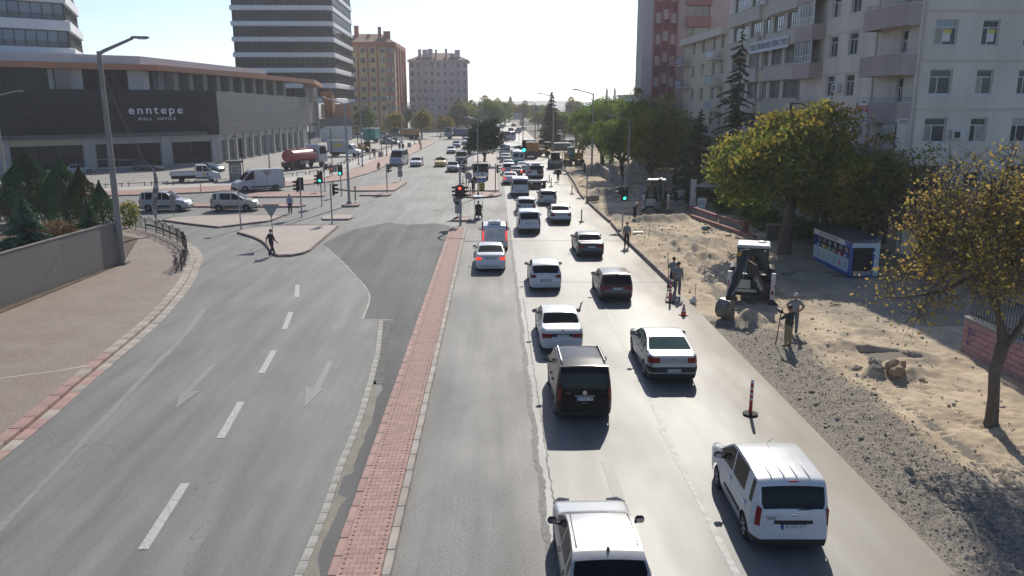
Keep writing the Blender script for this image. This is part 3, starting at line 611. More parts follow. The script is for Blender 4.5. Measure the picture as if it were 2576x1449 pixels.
class Body:
    def __init__(s, L, W, H, top, belt, wheels, rw, rear, screen, pillars, sides, R_=.31, th=.17, ends=(.17, .22), bump=.05, glaze=True, crown=.035, lo=.2):
        s.L, s.W, s.H, s.top, s.belt_, s.wheels, s.R = L, W, H, top, belt, wheels, R_
        s.rear, s.screen, s.pillars, s.sides, s.th, s.ends, s.bump, s.rw, s.crown, s.lo = rear, screen, pillars, sides, th, ends, bump, rw, crown, lo
        fy = np.arange(-.3, L+.3, .02); fz = np.interp(fy, [p[0] for p in top], [p[1] for p in top])
        k = np.ones(7)/7; s.fy, s.fz = fy, np.convolve(np.pad(fz, 3, 'edge'), k, 'valid')
    def ztop(s, y): return float(np.interp(y, s.fy, s.fz))
    def belt(s, y): return float(np.interp(y, [0, s.L], s.belt_))
    def hw(s, y, z):
        p = 1.0
        for d, c in ((y, s.ends[0]), (s.L-y, s.ends[1])):
            e = .55 if c == s.ends[1] else .4
            if d < e: p *= 1-c*(1-max(d, 0)/e)**2.3
        zb = s.belt(y)
        if z <= zb: f = np.interp(z, [.15, .32, .6, .78, zb], [.93, .975, 1.0, .995, .965])
        else:
            q = (z-zb)/max(.05, s.H-zb); f = .965-s.th*q-.03*q*q
        return s.W/2*p*f
    def dy(s, y, z):
        o = 0
        for d, sg, b_ in ((y, -1, s.bump), (s.L-y, 1, s.bump)):
            w = max(0, 1-max(d, 0)/.4)
            prof = np.interp(z, [.15, .28, .45, .58, .68, .9], [.0, .8, 1, .95, .1, 0]); o += sg*b_*w*prof
        return o
    def pt(s, sd, y, z, off=0.0): return (sd*(s.hw(y, z)+off), y+s.dy(y, z), z)
    def bottom(s, y):
        z = s.lo+(.05 if (y < .25 or y > s.L-.25) else 0)
        for w in s.wheels:
            Ra = s.R+.055; d = abs(y-w)
            if d < Ra: z = max(z, s.R+math.sqrt(Ra*Ra-d*d))
        return z
    def cols(s):
        c = set(np.round(np.linspace(0, s.L, 27), 3).tolist()+[.03, .08, .15, .24, s.L-.03, s.L-.08, s.L-.16, s.L-.26])
        for w in s.wheels:
            Ra = s.R+.055
            for a in np.linspace(0, math.pi, 11): c.add(round(w+Ra*math.cos(a), 3))
        for a, b_ in [s.rear, s.screen]: c |= {round(a, 3), round(b_, 3), round((a+b_)/2, 3)}
        for a, b_ in s.pillars: c |= {round(a, 3), round(b_, 3)}
        c |= {round(s.sides[0], 3), round(s.sides[1], 3)}
        c = sorted(x for x in c if 0 <= x <= s.L); out = [c[0]]
        key = set(round(v, 3) for t in [s.rear, s.screen]+s.pillars for v in t) | {round(s.sides[0], 3), round(s.sides[1], 3), s.L}
        for x in c[1:]:
            if x-out[-1] > .022 or x in key: out.append(x)
        return out
    def build(s):
        cols = s.cols(); lowt = [0, .12, .3, .52, .74, .9, 1.0]; upt = [.10, .38, .66, .90, 1.0]; lat = [.93, .72, .48, .24, 0.0]
        sec = []
        for y in cols:
            zt = s.ztop(y); zb = min(s.belt(y), zt-.07); bt = min(s.bottom(y), zb-.02); row = []
            for t in lowt: z = bt+(zb-bt)*t; row.append((s.hw(y, z), y+s.dy(y, z), z))
            ze = zt-s.crown*(.4 if zt < s.belt(y)+.15 else 1)
            for t in upt:
                z = zb+(ze-zb)*t; w = s.hw(y, s.belt(y)+max(0, z-s.belt(y)))*(1-.05*t*t if zt < s.belt(y)+.15 else 1); row.append((w, y+s.dy(y, z), z))
            we = row[-1][0]; ym = y+s.dy(y, zt)
            for f in lat: row.append((we*f, ym, ze+(zt-ze)*(1-f*f)))
            sec.append(row)
        nr = len(sec[0]); NL = len(lowt); NU = len(upt)
        parts = {'body': MB(), 'windshield': MB(), 'rear_window': MB()}
        def q(name, a, b_, c, d):
            parts.setdefault(name, MB()).quad(a, b_, c, d)
        mir = lambda p: (-p[0], p[1], p[2])
        inp = lambda y0, y1, r: y0 >= r[0]-1e-3 and y1 <= r[1]+1e-3
        for i in range(len(cols)-1):
            y0, y1 = cols[i], cols[i+1]; A, B = sec[i], sec[i+1]; ym = (y0+y1)/2
            for r in range(nr-1):
                nm = 'body'
                if NL-1 < r < NL+NU-2:
                    if inp(y0, y1, s.sides) and not any(inp(y0, y1, p) for p in s.pillars) and s.ztop(ym)-s.belt(ym) > .1:
                        k = sum(1 for p in s.pillars if ym > p[1]); nm = 'side_window_%d' % k
                elif r >= NL+NU:
                    if s.screen and inp(y0, y1, s.screen): nm = 'windshield'
                    if s.rw and inp(y0, y1, s.rear): nm = 'rear_window'
                a, b_, c, d = A[r], B[r], B[r+1], A[r+1]
                sl = nm+('_R' if nm.startswith('side') else ''); sr = nm+('_L' if nm.startswith('side') else '')
                q(sl, a, b_, c, d); q(sr, mir(d), mir(c), mir(b_), mir(a))
        for idx, fl in ((0, False), (-1, True)):
            A = sec[idx]
            for r in range(nr-1):
                v = [A[r], A[r+1], mir(A[r+1]), mir(A[r])]
                q('body', *(v[::-1] if fl else v))
        return parts
    def patch(s, end, xs, z0, z1, off=.008, rows=4, both=True, deep=.2, sides=(1, -1)):
        # light or trim panel that wraps round a body corner: xs = inner x at the end face, deep = how far along the flank
        mb = MB(); y = lambda d: d if end == 'rear' else s.L-d
        zm = (np.mean(z0)+np.mean(z1))/2
        for sd in sides:
            cols = []
            for k, (kind, val) in enumerate([('e', xs), ('e', (xs+s.hw(y(0), zm))/2)]+[('s', d) for d in (0, deep*.2, deep*.5, deep)]):
                t = k/5
                zz0 = z0[0]+(z0[1]-z0[0])*t if hasattr(z0, '__len__') else z0; zz1 = z1[0]+(z1[1]-z1[0])*t if hasattr(z1, '__len__') else z1
                col = []
                for j in range(rows+1):
                    z = zz0+(zz1-zz0)*j/rows
                    if kind == 'e': p = (sd*val, y(0)+s.dy(y(0), z)+(-off if end == 'rear' else off), z)
                    else:
                        p = s.pt(sd, y(val), z, off); p = (p[0], p[1]+((-off if end == 'rear' else off) if val < .02 else 0), p[2])
                    col.append(p)
                cols.append(col)
            for a, b_ in zip(cols, cols[1:]):
                for j in range(rows):
                    v = [a[j], b_[j], b_[j+1], a[j+1]]
                    if (sd < 0) != (end != 'rear'): v = v[::-1]
                    mb.quad(*v)
        return mb

SPEC = {}
def spec(name, **k): SPEC[name] = k
spec('sedan', L=4.45, W=1.74, H=1.43, top=[(0, .93), (.06, .99), (.15, 1.02), (.72, 1.04), (1.32, 1.36), (1.75, 1.42), (2.2, 1.43), (2.6, 1.39), (3.32, .99), (4.1, .85), (4.36, .74), (4.45, .6)], belt=(.93, .88), wheels=(.88, 3.55), rw=True, rear=(.74, 1.34), screen=(2.58, 3.32), pillars=[(1.98, 2.06)], sides=(1.12, 3.06))
spec('sedan_round', L=4.6, W=1.81, H=1.44, top=[(0, .95), (.05, 1.03), (.16, 1.07), (.62, 1.09), (1.45, 1.38), (1.95, 1.44), (2.4, 1.43), (2.75, 1.37), (3.5, .99), (4.25, .86), (4.5, .74), (4.6, .6)], belt=(.97, .88), wheels=(.92, 3.76), rw=True, rear=(.64, 1.45), screen=(2.72, 3.5), pillars=[(2.12, 2.2)], sides=(1.2, 3.2), th=.2)
spec('hatch', L=3.95, W=1.72, H=1.46, top=[(0, .93), (.05, .98), (.40, 1.34), (.62, 1.43), (1.2, 1.46), (1.7, 1.455), (2.1, 1.40), (2.85, 1.0), (3.6, .87), (3.86, .75), (3.95, .6)], belt=(.95, .89), wheels=(.72, 3.2), rw=True, rear=(.06, .42), screen=(2.08, 2.85), pillars=[(.62, .74), (1.55, 1.63)], sides=(.40, 2.62))
spec('hatch_box', L=3.95, W=1.68, H=1.43, top=[(0, .90), (.04, .96), (.34, 1.33), (.5, 1.41), (1.0, 1.43), (1.8, 1.425), (2.1, 1.38), (2.75, .97), (3.6, .83), (3.88, .74), (3.95, .6)], belt=(.93, .87), wheels=(.7, 3.24), rw=True, rear=(.05, .35), screen=(2.08, 2.75), pillars=[(.58, .72), (1.5, 1.58)], sides=(.34, 2.55), th=.14)
spec('mpv', L=4.16, W=1.77, H=1.74, top=[(0, 1.02), (.03, 1.06), (.20, 1.60), (.34, 1.70), (1.0, 1.74), (1.9, 1.735), (2.3, 1.68), (3.2, 1.12), (3.8, .98), (4.06, .82), (4.16, .62)], belt=(1.04, .98), wheels=(.72, 3.21), rw=True, rear=(.035, .21), screen=(2.28, 3.2), pillars=[(.55, .9), (1.85, 1.93)], sides=(.34, 2.95), th=.12, lo=.22)
spec('mpv_tall', L=4.4, W=1.80, H=1.83, top=[(0, 1.02), (.02, 1.06), (.10, 1.68), (.24, 1.79), (1.0, 1.83), (2.1, 1.82), (2.5, 1.76), (3.3, 1.14), (4.0, 1.0), (4.3, .82), (4.4, .62)], belt=(1.06, 1.0), wheels=(.78, 3.46), rw=True, rear=(.025, .11), screen=(2.46, 3.3), pillars=[(.5, .62), (1.35, 1.43), (2.05, 2.13)], sides=(.3, 3.05), th=.10, lo=.22)
spec('van', L=4.97, W=1.95, H=1.98, top=[(0, 1.12), (.02, 1.16), (.12, 1.83), (.25, 1.94), (1.0, 1.98), (2.9, 1.97), (3.2, 1.90), (3.95, 1.22), (4.6, 1.06), (4.85, .9), (4.97, .65)], belt=(1.15, 1.08), wheels=(.95, 3.9), rw=True, rear=(.025, .13), screen=(3.18, 3.95), pillars=[(.45, .55), (1.6, 1.72), (2.8, 2.9)], sides=(.3, 3.7), th=.09, R_=.33, lo=.25)
spec('panel_van', L=5.6, W=2.02, H=2.5, top=[(0, 1.2), (.02, 1.3), (.08, 2.3), (.2, 2.46), (1.0, 2.5), (3.4, 2.48), (3.7, 2.40), (4.75, 1.32), (5.3, 1.1), (5.5, .95), (5.6, .7)], belt=(1.35, 1.2), wheels=(1.05, 4.55), rw=False, rear=(.03, .08), screen=(3.95, 4.75), pillars=[(3.3, 3.42)], sides=(3.42, 4.45), th=.07, R_=.34, lo=.3)
spec('minibus', L=5.4, W=1.98, H=2.48, top=[(0, 1.2), (.02, 1.3), (.10, 2.28), (.22, 2.44), (1.0, 2.48), (3.5, 2.46), (3.8, 2.36), (4.55, 1.32), (5.1, 1.1), (5.3, .92), (5.4, .7)], belt=(1.3, 1.2), wheels=(1.0, 4.4), rw=True, rear=(.03, .11), screen=(3.85, 4.55), pillars=[(.5, .58), (1.5, 1.58), (2.5, 2.58), (3.3, 3.4)], sides=(.35, 4.3), th=.07, R_=.34, lo=.3)
spec('suv', L=4.35, W=1.82, H=1.66, top=[(0, 1.02), (.04, 1.08), (.30, 1.5), (.45, 1.6), (1.0, 1.66), (1.9, 1.66), (2.3, 1.59), (3.0, 1.12), (3.9, 1.0), (4.25, .86), (4.35, .65)], belt=(1.06, 1.02), wheels=(.85, 3.5), rw=True, rear=(.05, .31), screen=(2.28, 3.0), pillars=[(.6, .74), (1.65, 1.75)], sides=(.4, 2.8), th=.14, R_=.36, lo=.27)
CACHE = {}
def car_kit(kind):
    if kind in CACHE: return CACHE[kind]
    k = dict(SPEC[kind]); B = Body(**k); parts = B.build(); kit = {'B': B}
    for n, mb in parts.items():
        if not mb.f: continue
        me = mb.mesh(n, M_black if n == 'body' else M_glass)
        bm = bmesh.new(); bm.from_mesh(me); bmesh.ops.remove_doubles(bm, verts=bm.verts, dist=.0006); bmesh.ops.dissolve_degenerate(bm, edges=bm.edges, dist=.0005)
        bm.to_mesh(me); bm.free(); me.polygons.foreach_set('use_smooth', [True]*len(me.polygons)); me.set_sharp_from_angle(angle=R(38)); kit[n] = me
    Rw = B.R
    tm = MB().lathe([(Rw*.62, -.1), (Rw*.9, -.1), (Rw, -.07), (Rw, .07), (Rw*.9, .1), (Rw*.62, .1)], 24, axis='X'); kit['tyre'] = tm.mesh('tyre', M_tyre, 40)
    rm = MB().lathe([(Rw*.62, -.095), (Rw*.58, -.05), (Rw*.16, -.075), (.0, -.075)][::-1], 20, axis='X', m=1)
    rm.lathe([(Rw*.64, -.085), (Rw*.64, -.1), (Rw*.56, -.1), (Rw*.54, -.06)], 20, axis='X')
    for a in range(6):
        w = a*math.pi/3; c, s_ = math.cos(w), math.sin(w)
        rm.tube([(-.085, .04*c, .04*s_), (-.092, Rw*.6*c, Rw*.6*s_)], .028, 6)
    rm.lathe([(.0, -.1), (.05, -.098), (.05, -.07)], 10, axis='X'); kit['rim'] = rm.mesh('rim', [M_rim, M_dsteel], 40)
    kit['under'] = MB().box(-B.W/2+.24, B.W/2-.24, .3, B.L-.3, .2, .6).box(-B.W/2+.1, B.W/2-.1, B.wheels[0]+.45, B.wheels[1]-.45, .2, .5).mesh('underbody', M_black)
    # seams
    sm = MB()
    def seam(pts, w=.006):
        for sd in (1, -1):
            for (y0, z0), (y1, z1) in zip(pts, pts[1:]):
                n = 4
                for i in range(n):
                    a = (y0+(y1-y0)*i/n, z0+(z1-z0)*i/n); b_ = (y0+(y1-y0)*(i+1)/n, z0+(z1-z0)*(i+1)/n)
                    dx, dz = b_[0]-a[0], b_[1]-a[1]; l = math.hypot(dx, dz); ox, oz = -dz/l*w, dx/l*w
                    v = [B.pt(sd, a[0]-ox, a[1]-oz, .003), B.pt(sd, b_[0]-ox, b_[1]-oz, .003), B.pt(sd, b_[0]+ox, b_[1]+oz, .003), B.pt(sd, a[0]+ox, a[1]+oz, .003)]
                    sm.quad(*(v if sd < 0 else v[::-1]))
    doorx = [B.pillars[-1][0]+.04]+([B.pillars[-2][0]+.1] if len(B.pillars) > 1 else [B.sides[0]+.15])
    fr = B.sides[1]-.05
    for d in doorx+[fr]:
        seam([(d, B.lo+.1), (d, B.belt(d)-.01)])
    seam([(min(doorx), B.lo+.1), (fr, B.lo+.1)]); kit['seam'] = sm.mesh('door_seam', M_seam)
    kit['handle'] = MB().bbox((0, 0, 0), (.035, .2, .035), .012).mesh('door_handle', M_black); kit['hpos'] = [B.pt(sd, d+.12, B.belt(d)-.12, .02) for sd in (1, -1) for d in doorx]
    y = B.sides[1]-.18; z = B.belt(y)+.05
    for sd, nm in ((1, 'mirR'), (-1, 'mirL')):
        p = B.pt(sd, y, z); mm = MB().bbox((p[0]+sd*.13, p[1]+.02, z+.07), (.2, .11, .15), .04).tube([(p[0]-sd*.02, p[1], z), (p[0]+sd*.1, p[1], z+.03)], .03, 6)
        mm.quad(*[(p[0]+sd*.13+dx, p[1]-.037, z+.07+dz) for dx, dz in ((-.075, -.05), (.075, -.05), (.075, .05), (-.075, .05))], m=1)
        kit[nm] = mm.mesh('mirror', [M_black, M_chrome], 40)
    sp = MB()                                            # rear bumper strip
    zt = B.ztop(0)
    kit['rbump'] = B.patch('rear', 0.0, B.lo+.03, .42, .006, 2, deep=B.wheels[0]-B.R-.1).mesh('rear_bumper', M_black, 50)
    fb = B.patch('front', 0.0, B.lo+.02, .36, .006, 2, deep=B.L-B.wheels[1]-B.R-.1); kit['fbump'] = fb.mesh('front_bumper', M_black, 50)
    z = .62
    kit['grille'] = MB().box(-.42, .42, B.L+B.dy(B.L, .55)-.02, B.L+B.dy(B.L, .55)+.012, .44, .6).mesh('grille', M_black)
    if True:
        zc = min(B.ztop(B.L-.25)-.1, .78)
        for sd in (1, -1): kit['head%d' % sd] = B.patch('front', B.W*.5*.5, (zc-.1, zc-.03), (zc+.02, zc+.1), .006, 2, deep=.3, sides=(sd,)).mesh('headlight', M_head, 50)
    for nm, tz0, tz1, xi, dp in (('low', .62, .84, B.W*.24, .12), ('mid', .66, .90, B.W*.30, .22), ('tall', .70, 1.15, B.W*.43, .12), ('hi', .78, 1.02, B.W*.27, .25), ('round', .72, .92, B.W*.3, .16), ('vert', .72, 1.45, B.W*.455, .06)):
        for sd in (1, -1): kit['tail_%s%d' % (nm, sd)] = B.patch('rear', xi, (tz0+.03, tz0), (tz1-.02, tz1), .008, 3, deep=dp, sides=(sd,)).mesh('taillight', M_tail, 50)
    CACHE[kind] = kit; return kit
PLW, PLH = .52, .112
plate_me = MB().box(-PLW/2, PLW/2, -.008, .008, -PLH/2, PLH/2).mesh('licence_plate', M_plate)
plate_b = MB().box(-PLW/2, -PLW/2+.05, -.011, -.0085, -PLH/2, PLH/2).mesh('plate_strip', M_plateblue)
plate_f = MB().box(-PLW/2-.014, PLW/2+.014, .0, .012, -PLH/2-.014, PLH/2+.014).mesh('plate_frame', M_ink)
def car(name, label, kind, loc, rz=0, col=None, cat='car', tail='mid', brake=False, plate=None, platez=.78, detail=2, glass=None, bumper=None, front=False, group=None, lightsfront=True, hl=None, handles=None):
    """loc = ground point under the middle of the rear end (or front end when front=True)"""
    kit = car_kit(kind); B = kit['B']; t = thing(name, label, cat, (loc[0], loc[1], loc[2] if len(loc) > 2 else .005), rz, group)
    y0 = -B.L if front else 0.0; col = col or P_white
    t['len'] = B.L
    def part(nm, me, m=None, par=None, loc_=(0, 0, 0)):
        o = ob(nm, me, par or t, (loc_[0], loc_[1]+(y0 if par is None else 0), loc_[2]))
        if m: omat(o, 0, m)
        return o
    part('body', kit['body'], col)
    for n in kit:
        if n in ('windshield', 'rear_window') or n.startswith('side_window'):
            part('side_window' if n.startswith('side') else n, kit[n], glass)
    part('underbody', kit['under'])
    for sd in (1, -1):
        for w in B.wheels:
            x = sd*(B.W/2-.115)
            wt = ob('wheel', kit['tyre'], t, (x, w+y0, B.R), math.pi if sd > 0 else 0)
            wt.name = 'wheel'; ob('rim', kit['rim'], wt)
    for sd in (1, -1): part('taillight', kit['tail_%s%d' % (tail, sd)], M_tailon if brake else None); part('headlight', kit['head%d' % sd])
    part('front_bumper', kit['fbump'], None if bumper is None else bumper); part('grille', kit['grille'])
    part('rear_bumper', kit['rbump'], bumper)
    part('mirror', kit['mirL']); part('mirror', kit['mirR'])
    if detail > 0:
        part('door_seam', kit['seam'])['kind'] = 'stuff'
        for hp in kit['hpos']: part('door_handle', kit['handle'], handles, loc_=hp)
    for end in ('rear', 'front'):
        yy = B.dy(0, platez)-.012 if end == 'rear' else B.L-B.dy(0, .5)+.012
        p = ob('licence_plate', plate_me, t, (0, yy+y0, platez if end == 'rear' else .5), 0 if end == 'rear' else math.pi)
        ob('plate_frame', plate_f, p, (0, .0, 0)); ob('plate_strip', plate_b, p)
        if plate and (end == 'rear') != front: text('plate_lettering', plate, M_ink, p, (.03, -.0095, 0), (R(90), 0, 0), .098, .0006, sx=.92)
    return t
def extra(t, mb, name, m, smooth=None, par=None):
    o = mb.build(name, m, par or t, smooth); return o
# --- queue on the right carriageway, seen from behind -----------------------------------------
c = car('van', 'white compact family van in the right lane, nearest vehicle, plate 42 FCK 63', 'mpv', (6.53, 15.75), R(-1.5), P_white, 'van', 'tall', plate='42 FCK 63', platez=.70, bumper=M_black, handles=M_chrome)
extra(c, MB().box(-.42, .42, -.03, .02, .775, .85), 'tailgate_handle', M_black)
extra(c, MB().bbox((0, .17, 1.70), (.22, .05, .03), .01), 'brake_lamp', M_tail)
extra(c, MB().tube([(.1, .02, 1.09), (.42, .012, 1.12)], .012, 6), 'wiper', M_black)
extra(c, MB().tube([(0, 2.1, 1.73), (0, 1.75, 2.02)], .006, 5), 'antenna', M_black)
extra(c, MB().ell((0, -.005, .98), (.075, .012, .03)), 'badge', M_chrome)
for x in (-.42, -.14, .14, .42): extra(c, MB().bbox((x, 1.05, 1.735 if abs(x) < .3 else 1.728), (.035, 1.35, .016), .007), 'roof_rib', P_white)
for sd in (-1, 1): extra(c, MB().bbox((sd*.885, 1.75, .52), (.02, 1.35, .09), .008), 'side_moulding', M_black)
text('badge_lettering', 'TOURNEO', M_steel, c, (-.50, -.012, .93), (R(90), 0, 0), .05, .002); text('badge_lettering', 'COURIER', M_steel, c, (-.48, -.012, .885), (R(90), 0, 0), .045, .002)
c = car('hatchback', 'silver hatchback cut by the bottom edge of the view, with roof antenna', 'hatch', (2.15, 13.1), 0, P_cream, 'car', 'mid', brake=False, plate=None)
for sd in (-1, 1): extra(c, MB().tube([(sd*.60, .75, 1.425), (sd*.61, 1.6, 1.43), (sd*.60, 2.05, 1.395)], .014, 6), 'roof_strip', M_black)
extra(c, MB().tube([(0, .62, 1.44), (0, .5, 1.62)], .006, 5).ell((0, .64, 1.445), (.035, .06, .03)), 'antenna', M_black)
c = car('van', 'black family van with roof rails and large dark rear window, plate 07 LBN 38', 'mpv_tall', (2.78, 23.35), R(.3), P_black, 'van', 'tall', plate='07 LBN 38', platez=.80)
for sd in (-1, 1): extra(c, MB().tube([(sd*.66, .5, 1.78), (sd*.68, .6, 1.845), (sd*.68, 2.2, 1.845), (sd*.66, 2.3, 1.79)], .028, 6), 'roof_rail', M_steel)
extra(c, MB().bbox((0, -.015, .90), (.62, .03, .04), .012), 'chrome_strip', M_chrome)
extra(c, MB().lathe([(0, .0), (.07, .0), (.07, .012), (.055, .016), (.055, .006), (0, .006)][::-1], 20, (0, -.012, 1.0), 'Y'), 'badge', M_chrome)
text('badge_lettering', 'Caddy', M_chrome, c, (-.52, -.012, 1.0), (R(90), 0, 0), .055, .002); text('badge_lettering', 'TDI', M_chrome, c, (.56, -.012, 1.0), (R(90), 0, 0), .045, .002)
extra(c, MB().bbox((0, -.012, .66), (.18, .02, .035), .008), 'tailgate_handle', M_steel)
c = car('sedan', 'white boxy sedan with a forearm held out of its right window, plate 42 ST 999', 'sedan', (2.68, 30.45), R(.5), P_white, 'car', 'low', plate='42 ST 999', platez=.73, bumper=P_white)
extra(c, MB().box(-.47, .47, -.012, .02, .63, .82), 'rear_panel', M_black)
extra(c, MB().ell((0, -.0, .945), (.07, .012, .04)), 'badge', M_chrome)
text('badge_lettering', 'COROLLA', M_steel, c, (.5, -.008, .925), (R(90), 0, 0), .05, .002)
M_skin = mat('skin', (.33, .185, .125), .6)
arm = MB().tube([(.72, 2.45, 1.08), (.90, 2.42, 1.12), (.96, 2.42, 1.30), (.99, 2.42, 1.42)], [.05, .045, .036, .028], 10)
for k in range(4): arm.tube([(.975+.012*k, 2.405+.012*k, 1.41), (.99+.02*k, 2.40+.014*k, 1.48), (1.02+.02*k, 2.40+.014*k, 1.515+.004*k)], [.010, .009, .007], 6)
arm.tube([(.97, 2.43, 1.41), (.955, 2.46, 1.45), (.96, 2.47, 1.475)], [.012, .010, .008], 6)
tag(arm.build('person', M_skin, None, 60, loc=c.location), 'bare forearm of a passenger raised out of the white sedan window', 'person')
c = car('sedan', 'silver sedan with black rear bumper band in the right lane, plate 42 ACR 544', 'sedan_round', (6.32, 26.75), R(-.6), P_silver, 'car', 'hi', plate='42 ACR 544', platez=.54, glass=M_glassg)
extra(c, car_kit('sedan_round')['B'].patch('rear', 0, .47, .66, .012, 2, deep=.45), 'bumper_band', M_black, 50)
extra(c, MB().lathe([(0, 0), (.05, 0), (.05, .01), (0, .012)], 4, (0, -.0, .94), 'Y'), 'badge', M_chrome)
extra(c, MB().tube([(0, 1.62, 1.43), (0, 1.45, 1.68)], .006, 5), 'antenna', M_black)
car('hatchback', 'dark maroon boxy hatchback in the right lane, plate 42 ACR 230', 'hatch_box', (6.12, 38.7), R(.3), P_maroon, 'car', 'low', plate='42 ACR 230', platez=.72)
c = car('hatchback', 'white hatchback with dark hexagonal tail lights, plate 34 CKN 043', 'hatch', (2.70, 41.2), 0, P_white, 'car', 'round', plate='34 CKN 043', platez=.60, bumper=P_white)
extra(c, MB().lathe([(0, 0), (.06, 0), (.06, .012), (.045, .014), (0, .006)], 18, (0, -.004, .88), 'Y'), 'badge', M_chrome); extra(c, MB().tube([(0, .7, 1.455), (0, .6, 1.6)], .006, 5), 'antenna', M_black)
c = car('sedan', 'white executive sedan braking in the left lane, plate 07 AGF 82', 'sedan_round', (-.25, 46.2), R(.6), P_white, 'car', 'round', brake=True, plate='07 AGF 82', platez=.84, bumper=P_white)
extra(c, MB().bbox((0, -.05, .36), (1.15, .03, .03), .012), 'chrome_strip', M_chrome)
c = car('delivery_van', 'white and red refrigerated van with roof unit and lettering on its rear doors', 'mpv_tall', (.0, 52.7), R(1.0), P_vwhite, 'van', 'vert', brake=True, plate='34 BNH 072', platez=.66)
extra(c, MB().bbox((0, .75, 1.93), (.85, .75, .2), .05).lathe([(0, .235), (.2, .235), (.2, .2)], 16, (0, .75, 1.80), m=1), 'cooling_unit', [P_vwhite, M_black])
for sd in (-1, 1): extra(c, MB().bbox((sd*.80, 1.3, 1.55), (.14, 2.1, .42), .05), 'red_flank', paint('van_red', (.45, .05, .05), .4))
extra(c, MB().bbox((0, -.01, 1.36), (1.42, .03, .62), .012), 'rear_door_panel', P_vwhite)
extra(c, MB().box(-.55, .55, -.04, -.02, .58, .75), 'plate_recess', M_black)
text('van_lettering', 'www.kan', M_maroon_ink if 'M_maroon_ink' in globals() else mat('ink_red', (.4, .05, .08), .6), c, (-.3, -.032, 1.45), (R(90), 0, 0), .09, .002)
text('van_lettering', 'SÜT ÜRÜNLERİ', M_ink, c, (-.28, -.032, 1.30), (R(90), 0, 0), .08, .002); text('van_lettering', 'dağıtım', M_ink, c, (-.28, -.032, 1.19), (R(90), 0, 0), .10, .002); text('van_lettering', 'LOJİSTİK', MATS.get('ink_red'), c, (-.2, -.032, 1.08), (R(90), 0, 0), .08, .002)
mg = mat('logo_green', (.10, .34, .08), .5)
extra(c, MB().tube([(.34+.2*math.cos(a), -.03, 1.27+.2*math.sin(a)) for a in np.linspace(1.9, 7.4, 22)], .014, 5), 'logo_ring', mg)
extra(c, MB().slab([(.28, 1.47), (.36, 1.57), (.48, 1.58), (.44, 1.48), (.36, 1.45)], Matrix.Translation((0, -.026, 0)) @ Matrix.Rotation(R(90), 4, 'X'), .01), 'logo_leaf', mg)
text('logo_lettering', 'organik', mat('ink_blue', (.05, .10, .35), .6), c, (.34, -.034, 1.27), (R(90), 0, 0), .075, .002)
car('sedan', 'dark green older sedan with orange-red tail lights, plate 42 BHZ 46', 'sedan', (6.22, 50.4), R(.8), P_green, 'car', 'low', plate='42 BHZ 46', platez=.74)
car('hatchback', 'silver grey sedan-shaped car with tall rear lights ahead of the dark green sedan', 'sedan', (5.5, 65.2), R(.9), P_silver, 'car', 'mid', plate='42 JR 700', platez=.78)
c = car('van', 'white compact panel van with split rear doors behind the small white hatchback', 'mpv', (2.65, 60.3), R(.3), P_white, 'van', 'tall', plate='42 AGV 18', platez=.80, bumper=M_black)
extra(c, MB().box(-.004, .004, -.012, .01, .45, 1.02), 'door_split', M_seam)
c = car('hatchback', 'small white hatchback half hidden by the white compact panel van', 'hatch', (2.85, 71.0), R(.3), P_white, 'car', 'mid', plate='42 FA 271')
car('hatchback', 'silver white hatchback with round red lights just before the junction', 'hatch', (5.25, 77.7), R(.5), P_cream, 'car', 'round', plate='42 HLM 59', platez=.55, bumper=P_cream)
c = car('van', 'large white van with black rear window beside the tow truck', 'van', (2.75, 85.0), 0, P_white, 'van', 'vert', brake=False, plate='42 EGC 66', platez=.62)
car('sedan', 'white sedan with round lights just left of the large white van', 'sedan_round', (1.95, 97.6), R(.3), P_white, 'car', 'mid', brake=True)
car('sedan', 'dark sedan with pale blue rear window in the crowded queue', 'sedan', (2.95, 107.5), R(.5), P_grey, 'car', 'mid', glass=M_glassg, brake=True)
car('suv', 'white tall hatchback with dark rear window in the crowded queue', 'suv', (2.0, 111.0), R(.3), P_white, 'car', 'mid', brake=True)
car('sedan', 'white low saloon braking behind the red striped rescue vehicle', 'sedan_round', (4.15, 115.0), R(.3), P_white, 'car', 'mid', brake=True)
car('sedan', 'white sedan roof showing just behind the white tall hatchback', 'sedan', (2.1, 119.5), R(.3), P_white, 'car', 'mid')
c = car('minibus', 'white and green minibus with a crescent on its rear window', 'minibus', (3.72, 124.6), R(.2), P_ltgrey, 'minibus', 'vert')
extra(c, MB().bbox((0, -.02, .85), (1.86, .05, .62), .02), 'green_panel', P_teal)
extra(c, MB().tube([(.35+.28*math.cos(a), -.0, 1.78+.28*math.sin(a)) for a in np.linspace(1.0, 5.3, 14)], [.02+.035*math.sin(math.pi*i/13) for i in range(14)], 6), 'crescent', M_plate)
car('sedan', 'white sedan in the left lane just behind the far white bus', 'sedan', (1.95, 135.3), R(.3), P_white, 'car', 'mid')
c = car('minibus', 'white minibus with wide dark rear window far down the queue', 'minibus', (1.9, 144.0), 0, P_ltgrey, 'minibus', 'vert')
